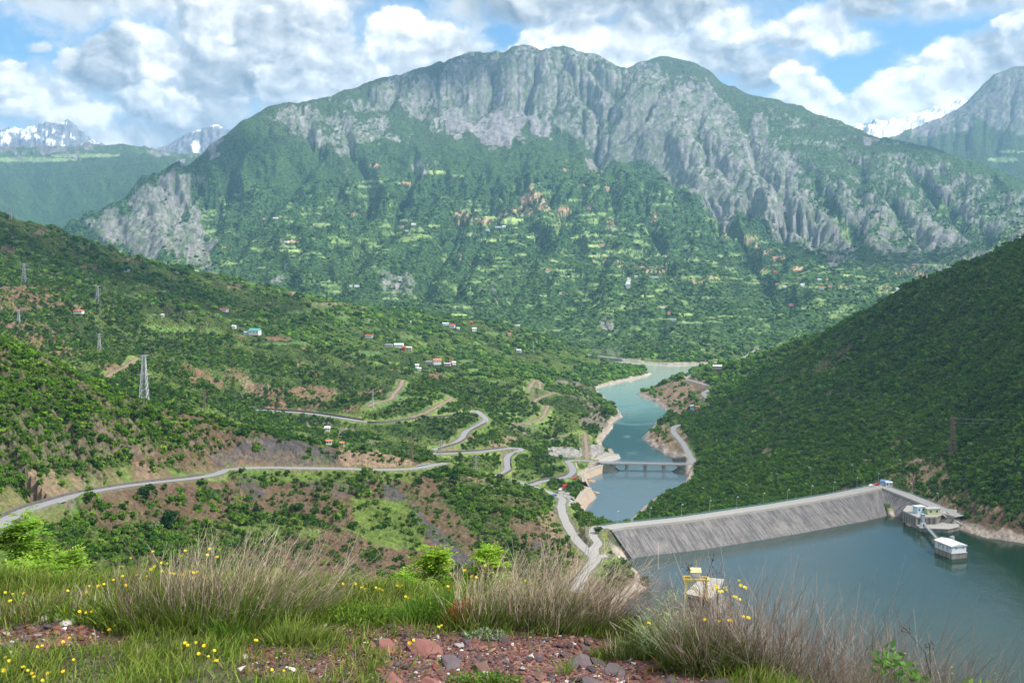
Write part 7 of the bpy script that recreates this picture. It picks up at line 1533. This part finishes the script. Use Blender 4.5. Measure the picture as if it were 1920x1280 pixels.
# ---- yellow flowers
PET = plain('yellow_petals', (.80, .60, .01), .6, .08, 60); PETC = plain('flower_centre', (.60, .32, .01), .7, .1, 60); FST = plain('flower_stem', (.13, .19, .05), .8, .2, 40)
def flower_proto(seed, full=True):
    rr = random.Random(seed); r0 = empty('yellow_flower'); g = MB(); g.bar((0, 0, -.30), (.006, 0, -.15), .0011, 4); g.bar((.006, 0, -.15), (0, 0, -.002), .0010, 4); g.build('stem', FST, r0)
    p = MB(); n = 13
    for ly in range(2):
        for i in range(n):
            a = 2 * math.pi * (i + .5 * ly) / n + rr.uniform(-.1, .1); L_ = (.0125 if ly == 0 else .009) * rr.uniform(.85, 1.1); wd = .0024; c, s = math.cos(a), math.sin(a); up = rr.uniform(.0, .003) + .002 * ly
            p.add([(0, 0, .001 + .001 * ly), (c * L_ * .6 - s * wd, s * L_ * .6 + c * wd, up), (c * L_, s * L_, up + .001), (c * L_ * .6 + s * wd, s * L_ * .6 - c * wd, up)], [(0, 1, 2, 3)])
    pet = p.build('petals', PET, r0); c_ = MB(); c_.bar((0, 0, .001), (0, 0, .0045), .004, 8, .0025); c_.build('flower_centre', PETC, r0); return r0
FP = [flower_proto(i) for i in range(3)]
FL = [('yellow flower among the twigs at the top left of the big clump', 'yellow flowers on the big left clump', 4.75, [(340,1043),(348,1032),(393,1029),(407,1044),(389,1040),(302,1055),(313,1056),(287,1034),(245,1046),(230,1080),(213,1087),(257,1078),(275,1080),(303,1070),(321,1074),(327,1075),(337,1078),(342,1077),(348,1083),(358,1071),(363,1073),(370,1072),(380,1082),(386,1084),(360,1083),(303,1103),(236,1097),(283,1067),(290,1062)]),
 ('yellow flower in the grass left of the big clump', 'yellow flowers left of the big clump', 4.7, [(163,1110),(195,1095),(168,1098),(184,1098),(134,1141),(149,1146),(161,1148),(24,1113),(44,1112),(10,1110),(19,1126),(172,1146),(127,1107)]),
 ('yellow flower low in the grass at the bottom left', 'yellow flowers in the bottom left grass', 4.3, [(205,1180),(214,1173),(130,1195),(118,1203),(70,1212),(79,1210),(10,1232),(17,1238),(43,1250),(60,1262),(52,1256),(138,1236),(7,1256),(480,1200),(402,1219),(367,1204),(347,1205),(352,1209),(372,1225),(391,1230),(90,1262),(118,1258),(64,1268),(80,1275),(170,1195),(406,1238),(510,1255),(532,1257),(382,1210)]),
 ('yellow flower on a thin stalk in the middle, right of the big clump', 'yellow flowers between the two dry clumps', 4.9, [(678,1101),(686,1104),(705,1101),(712,1103),(716,1106),(668,1136),(677,1134),(680,1139),(688,1135),(724,1132),(728,1135),(745,1148),(750,1145),(770,1110),(766,1122),(760,1118),(768,1127),(755,1130),(773,1126),(790,1122),(784,1127),(813,1117),(826,1119),(806,1107),(840,1099),(854,1110),(842,1108),(667,1094),(643,1094),(617,1110),(607,1103)]),
 ('yellow flower on the leafy sapling or the second dry clump', 'yellow flowers by the second dry clump', 4.8, [(885,1080),(893,1082),(910,1060),(924,1073),(937,1090),(951,1098),(871,1069),(985,1143),(978,1141),(823,1175),(828,1172),(775,1200),(768,1205),(1063,1145),(1060,1150),(1110,1150),(1126,1149),(1055,1139),(985,1088),(996,1093)]),
 ('yellow flower on the shrub beside the crane', 'yellow flowers on the right shrub', 4.15, [(1342,1098),(1360,1102),(1386,1088),(1389,1097),(1397,1101),(1354,1108),(1349,1109),(1345,1102),(1361,1106),(1380,1120),(1387,1123),(1376,1118),(1336,1105),(1394,1155),(1403,1158),(1321,1161),(1367,1163),(1371,1163),(1365,1175),(1355,1172),(1350,1164),(1371,1188),(1383,1172),(1361,1198),(1356,1207),(1372,1205),(1318,1192),(1217,1168),(1207,1180),(1207,1175)]),
 ('yellow flower at the bottom edge on the lower right', 'yellow flowers at the lower right', 3.85, [(1648,1250),(1638,1249),(1660,1258),(1675,1258),(1690,1263),(1698,1267),(1700,1260),(1717,1258),(1706,1242),(1620,1277),(1740,1277),(1645,1268),(1685,1277),(1665,1275),(1652,1262),(1694,1252),(1728,1262),(1759,1260),(1741,1222),(1785,1250),(1697,1224),(1866,1262),(1786,1262)])]
rf_ = random.Random(4); first = [True] * 3
for lb, gp_, dd, pts in FL:
    for (px, py) in pts:
        k = rf_.randrange(3)
        if py > 1168: x, y, z = on_ledge(px, py + 14); y -= .02; h_ = .035
        else: y = dd * rf_.uniform(.96, 1.03)
        loc = ((px - PX0) / FOC * y, y, EYE + (PYH - py) / FOC * y); loc = (loc[0], loc[1], max(loc[2], float(fg_z(loc[0], loc[1])) + .02)); sc = rf_.uniform(.5, .85); o = FP[k]
        if first[k]: first[k] = False; o.location = loc
        else: o = copy_thing(FP[k], loc)
        o.scale = (sc,) * 3; o.rotation_euler = (rf_.uniform(.1, .9), rf_.uniform(-.4, .4), rf_.uniform(-.8, .8)); o['label'] = lb; o['group'] = gp_; o['category'] = 'flower'
# ---- young trees just below the ledge
def sapling(px_, top, d, wpx, label, seed, col, n=900, leafsz=.055, trunk=True, name='young_tree', base=None):
    """young tree with compound leaves; px of its middle, photo row of its top, distance, width in photo pixels"""
    k = d / FOC; x = (px_ - PX0) * k; zt = EYE + (PYH - top) * k; zb = float(fg_z(x, d)) if d < 9 else zt - 3.2; zb = min(zb, zt - .9); H = zt - zb; W_ = wpx * k / 2; rr = np.random.default_rng(seed)
    r0 = empty(name, (x, d, zb), 0, label, 'young tree'); g = MB(); tips = []; nb = 22 
    lean = rr.uniform(-.08, .08)
    g.bar((0, 0, -.2), (lean * H, 0, H * .95), .022 * H / 2, 6, .005)
    for i in range(nb):
        t = .22 + .75 * i / nb; a = rr.uniform(0, 6.28); L_ = W_ * (1.25 - .95 * t) * rr.uniform(.75, 1.15); p = Vector((lean * H * t, 0, H * t)); q = p + Vector((math.cos(a) * L_, math.sin(a) * L_ * .8, L_ * rr.uniform(.25, .7))); g.bar(p, q, .008, 4, .003); tips.append((p, q))
    tips.append((Vector((lean * H, 0, H * .8)), Vector((lean * H, 0, H)))); g.build('branches', colmat('young_bark', (.09, .07, .05)), r0)
    V, F, C = [], [], []; o = 0
    per = n // len(tips)
    for p, q in tips:
        for _ in range(max(1, per // 9)):
            t = rr.uniform(.3, 1.02); b = p.lerp(q, t); a = rr.uniform(0, 6.28); dr = Vector((math.cos(a), math.sin(a), rr.uniform(-.1, .8))).normalized(); Lr = leafsz * rr.uniform(2.2, 3.6); sd = dr.cross(Vector((0, 0, 1))).normalized(); cc = np.array(col) * rr.uniform(.65, 1.3) * np.array([rr.uniform(.85, 1.25), 1, 1])
            for j in range(9):
                tt = (j // 2 + 1) / 5; sg = -1 if j % 2 else 1; c0 = b + dr * Lr * tt - Vector((0, 0, .25 * Lr * tt * tt)); dl = (sd * sg * .9 + dr * .5).normalized() if j < 8 else dr; s2 = dl.cross(Vector((rr.normal() * .3, rr.normal() * .3, 1))).normalized(); l = leafsz * rr.uniform(.8, 1.2)
                V += [c0, c0 + dl * l * .5 + s2 * l * .2, c0 + dl * l - Vector((0, 0, l * .15)), c0 + dl * l * .5 - s2 * l * .2]; F.append((o, o + 1, o + 2, o + 3)); o += 4; C += [cc] * 4
    ob = mesh_np('leaves', np.array([v[:] for v in V]), np.array(F), M_FOL, r0); vcol(ob, 'Col', np.clip(np.array(C), 0, 1)); return r0
SG = (.24, .42, .055); SD = (.15, .30, .042)
sapling(18, 958, 9.5, 200, 'bright green young tree at the left edge below the ledge', 401, SG, 13000, .052)
sapling(92, 992, 11.0, 150, 'second green young tree at the left, slightly darker', 402, SD, 11000, .055)
sapling(142, 1036, 8.0, 100, 'small bright sapling right of the two young trees at the left', 403, SG, 6500, .042)
sapling(820, 1026, 7.6, 120, 'slender bright sapling behind the yellow flowers in the middle', 404, (.26, .44, .05), 9000, .036)
sapling(890, 1030, 7.6, 170, 'wider bright sapling just right of the slender one', 405, (.26, .44, .05), 12000, .036)
sapling(770, 1076, 7.4, 130, 'low bright sapling in front of the slender one', 406, (.22, .40, .05), 8000, .034)
sapling(655, 1100, 6.4, 90, 'low feathery yellow green sapling right of the big clump', 407, (.28, .42, .08), 2200, .03)
sapling(60, 1056, 7.4, 200, 'low leafy bushes at the foot of the left young trees', 408, SG, 9000, .040)
# ------------------------------------------------------------ haze: the air of the valley, one closed box
hz = MB().box((0, 7400, 1140), (21500, 15800, 2420)).build('haze')
hz['kind'] = 'stuff'
hm = bpy.data.materials.new('haze'); hm.use_nodes = True; ht = NT(hm.node_tree); ht.n.clear()
ho = ht.new('ShaderNodeOutputMaterial'); pv = ht.new('ShaderNodeVolumePrincipled')
pv.inputs['Color'].default_value = (0.36, 0.66, 1.0, 1); pv.inputs['Density'].default_value = 5.2e-5; pv.inputs['Anisotropy'].default_value = 0.2
ht.link(pv.outputs[0], ho.inputs['Volume']); hz.data.materials.append(hm)

# ------------------------------------------------------------ clouds added out of view above the haze to shade parts of the slopes
cm, ct, cb_ = mat_new('shade_cloud'); cb_.inputs['Base Color'].default_value = (.85, .86, .88, 1); cb_.inputs['Roughness'].default_value = 1; cb_.inputs['Alpha'].default_value = .42
bm = bmesh.new()
for (sx, sy, sz, rx, ry) in ((760, 1050, 0, 470, 520), (-2100, 5600, 500, 500, 420), (2700, 6300, 700, 800, 420), (-700, 1650, -20, 330, 200), (-700, 7300, 1200, 420, 260), (1500, 4000, 150, 500, 240)):
    t_ = (3150 - sz) / sun_dir.z; cx, cy_ = sx + sun_dir.x * t_, sy + sun_dir.y * t_
    for i in range(7):
        rr = random.Random(int(sx * 3 + i)); ox, oy = (rr.uniform(-.6, .6) * rx, rr.uniform(-.6, .6) * ry) if i else (0, 0); q = rr.uniform(.4, .75) if i else .8
        g = bmesh.ops.create_icosphere(bm, subdivisions=4, radius=1)
        for v in g['verts']:
            n = mnoise.fractal(v.co * 1.7 + Vector((i * 3 + sx, sy, 0)), 1.0, 2.0, 4) * .35; c = v.co * (1 + n); v.co = Vector((cx + ox + c.x * rx * q, cy_ + oy + c.y * ry * q, 3150 + c.z * 150 * (1.6 if c.z > 0 else .35)))
me = bpy.data.meshes.new('clouds'); bm.to_mesh(me); bm.free(); me.materials.append(cm); co_ = bpy.data.objects.new('clouds', me); COL.objects.link(co_); tag(co_, 'white cumulus clouds standing high over the valley', 'clouds', None, 'stuff')
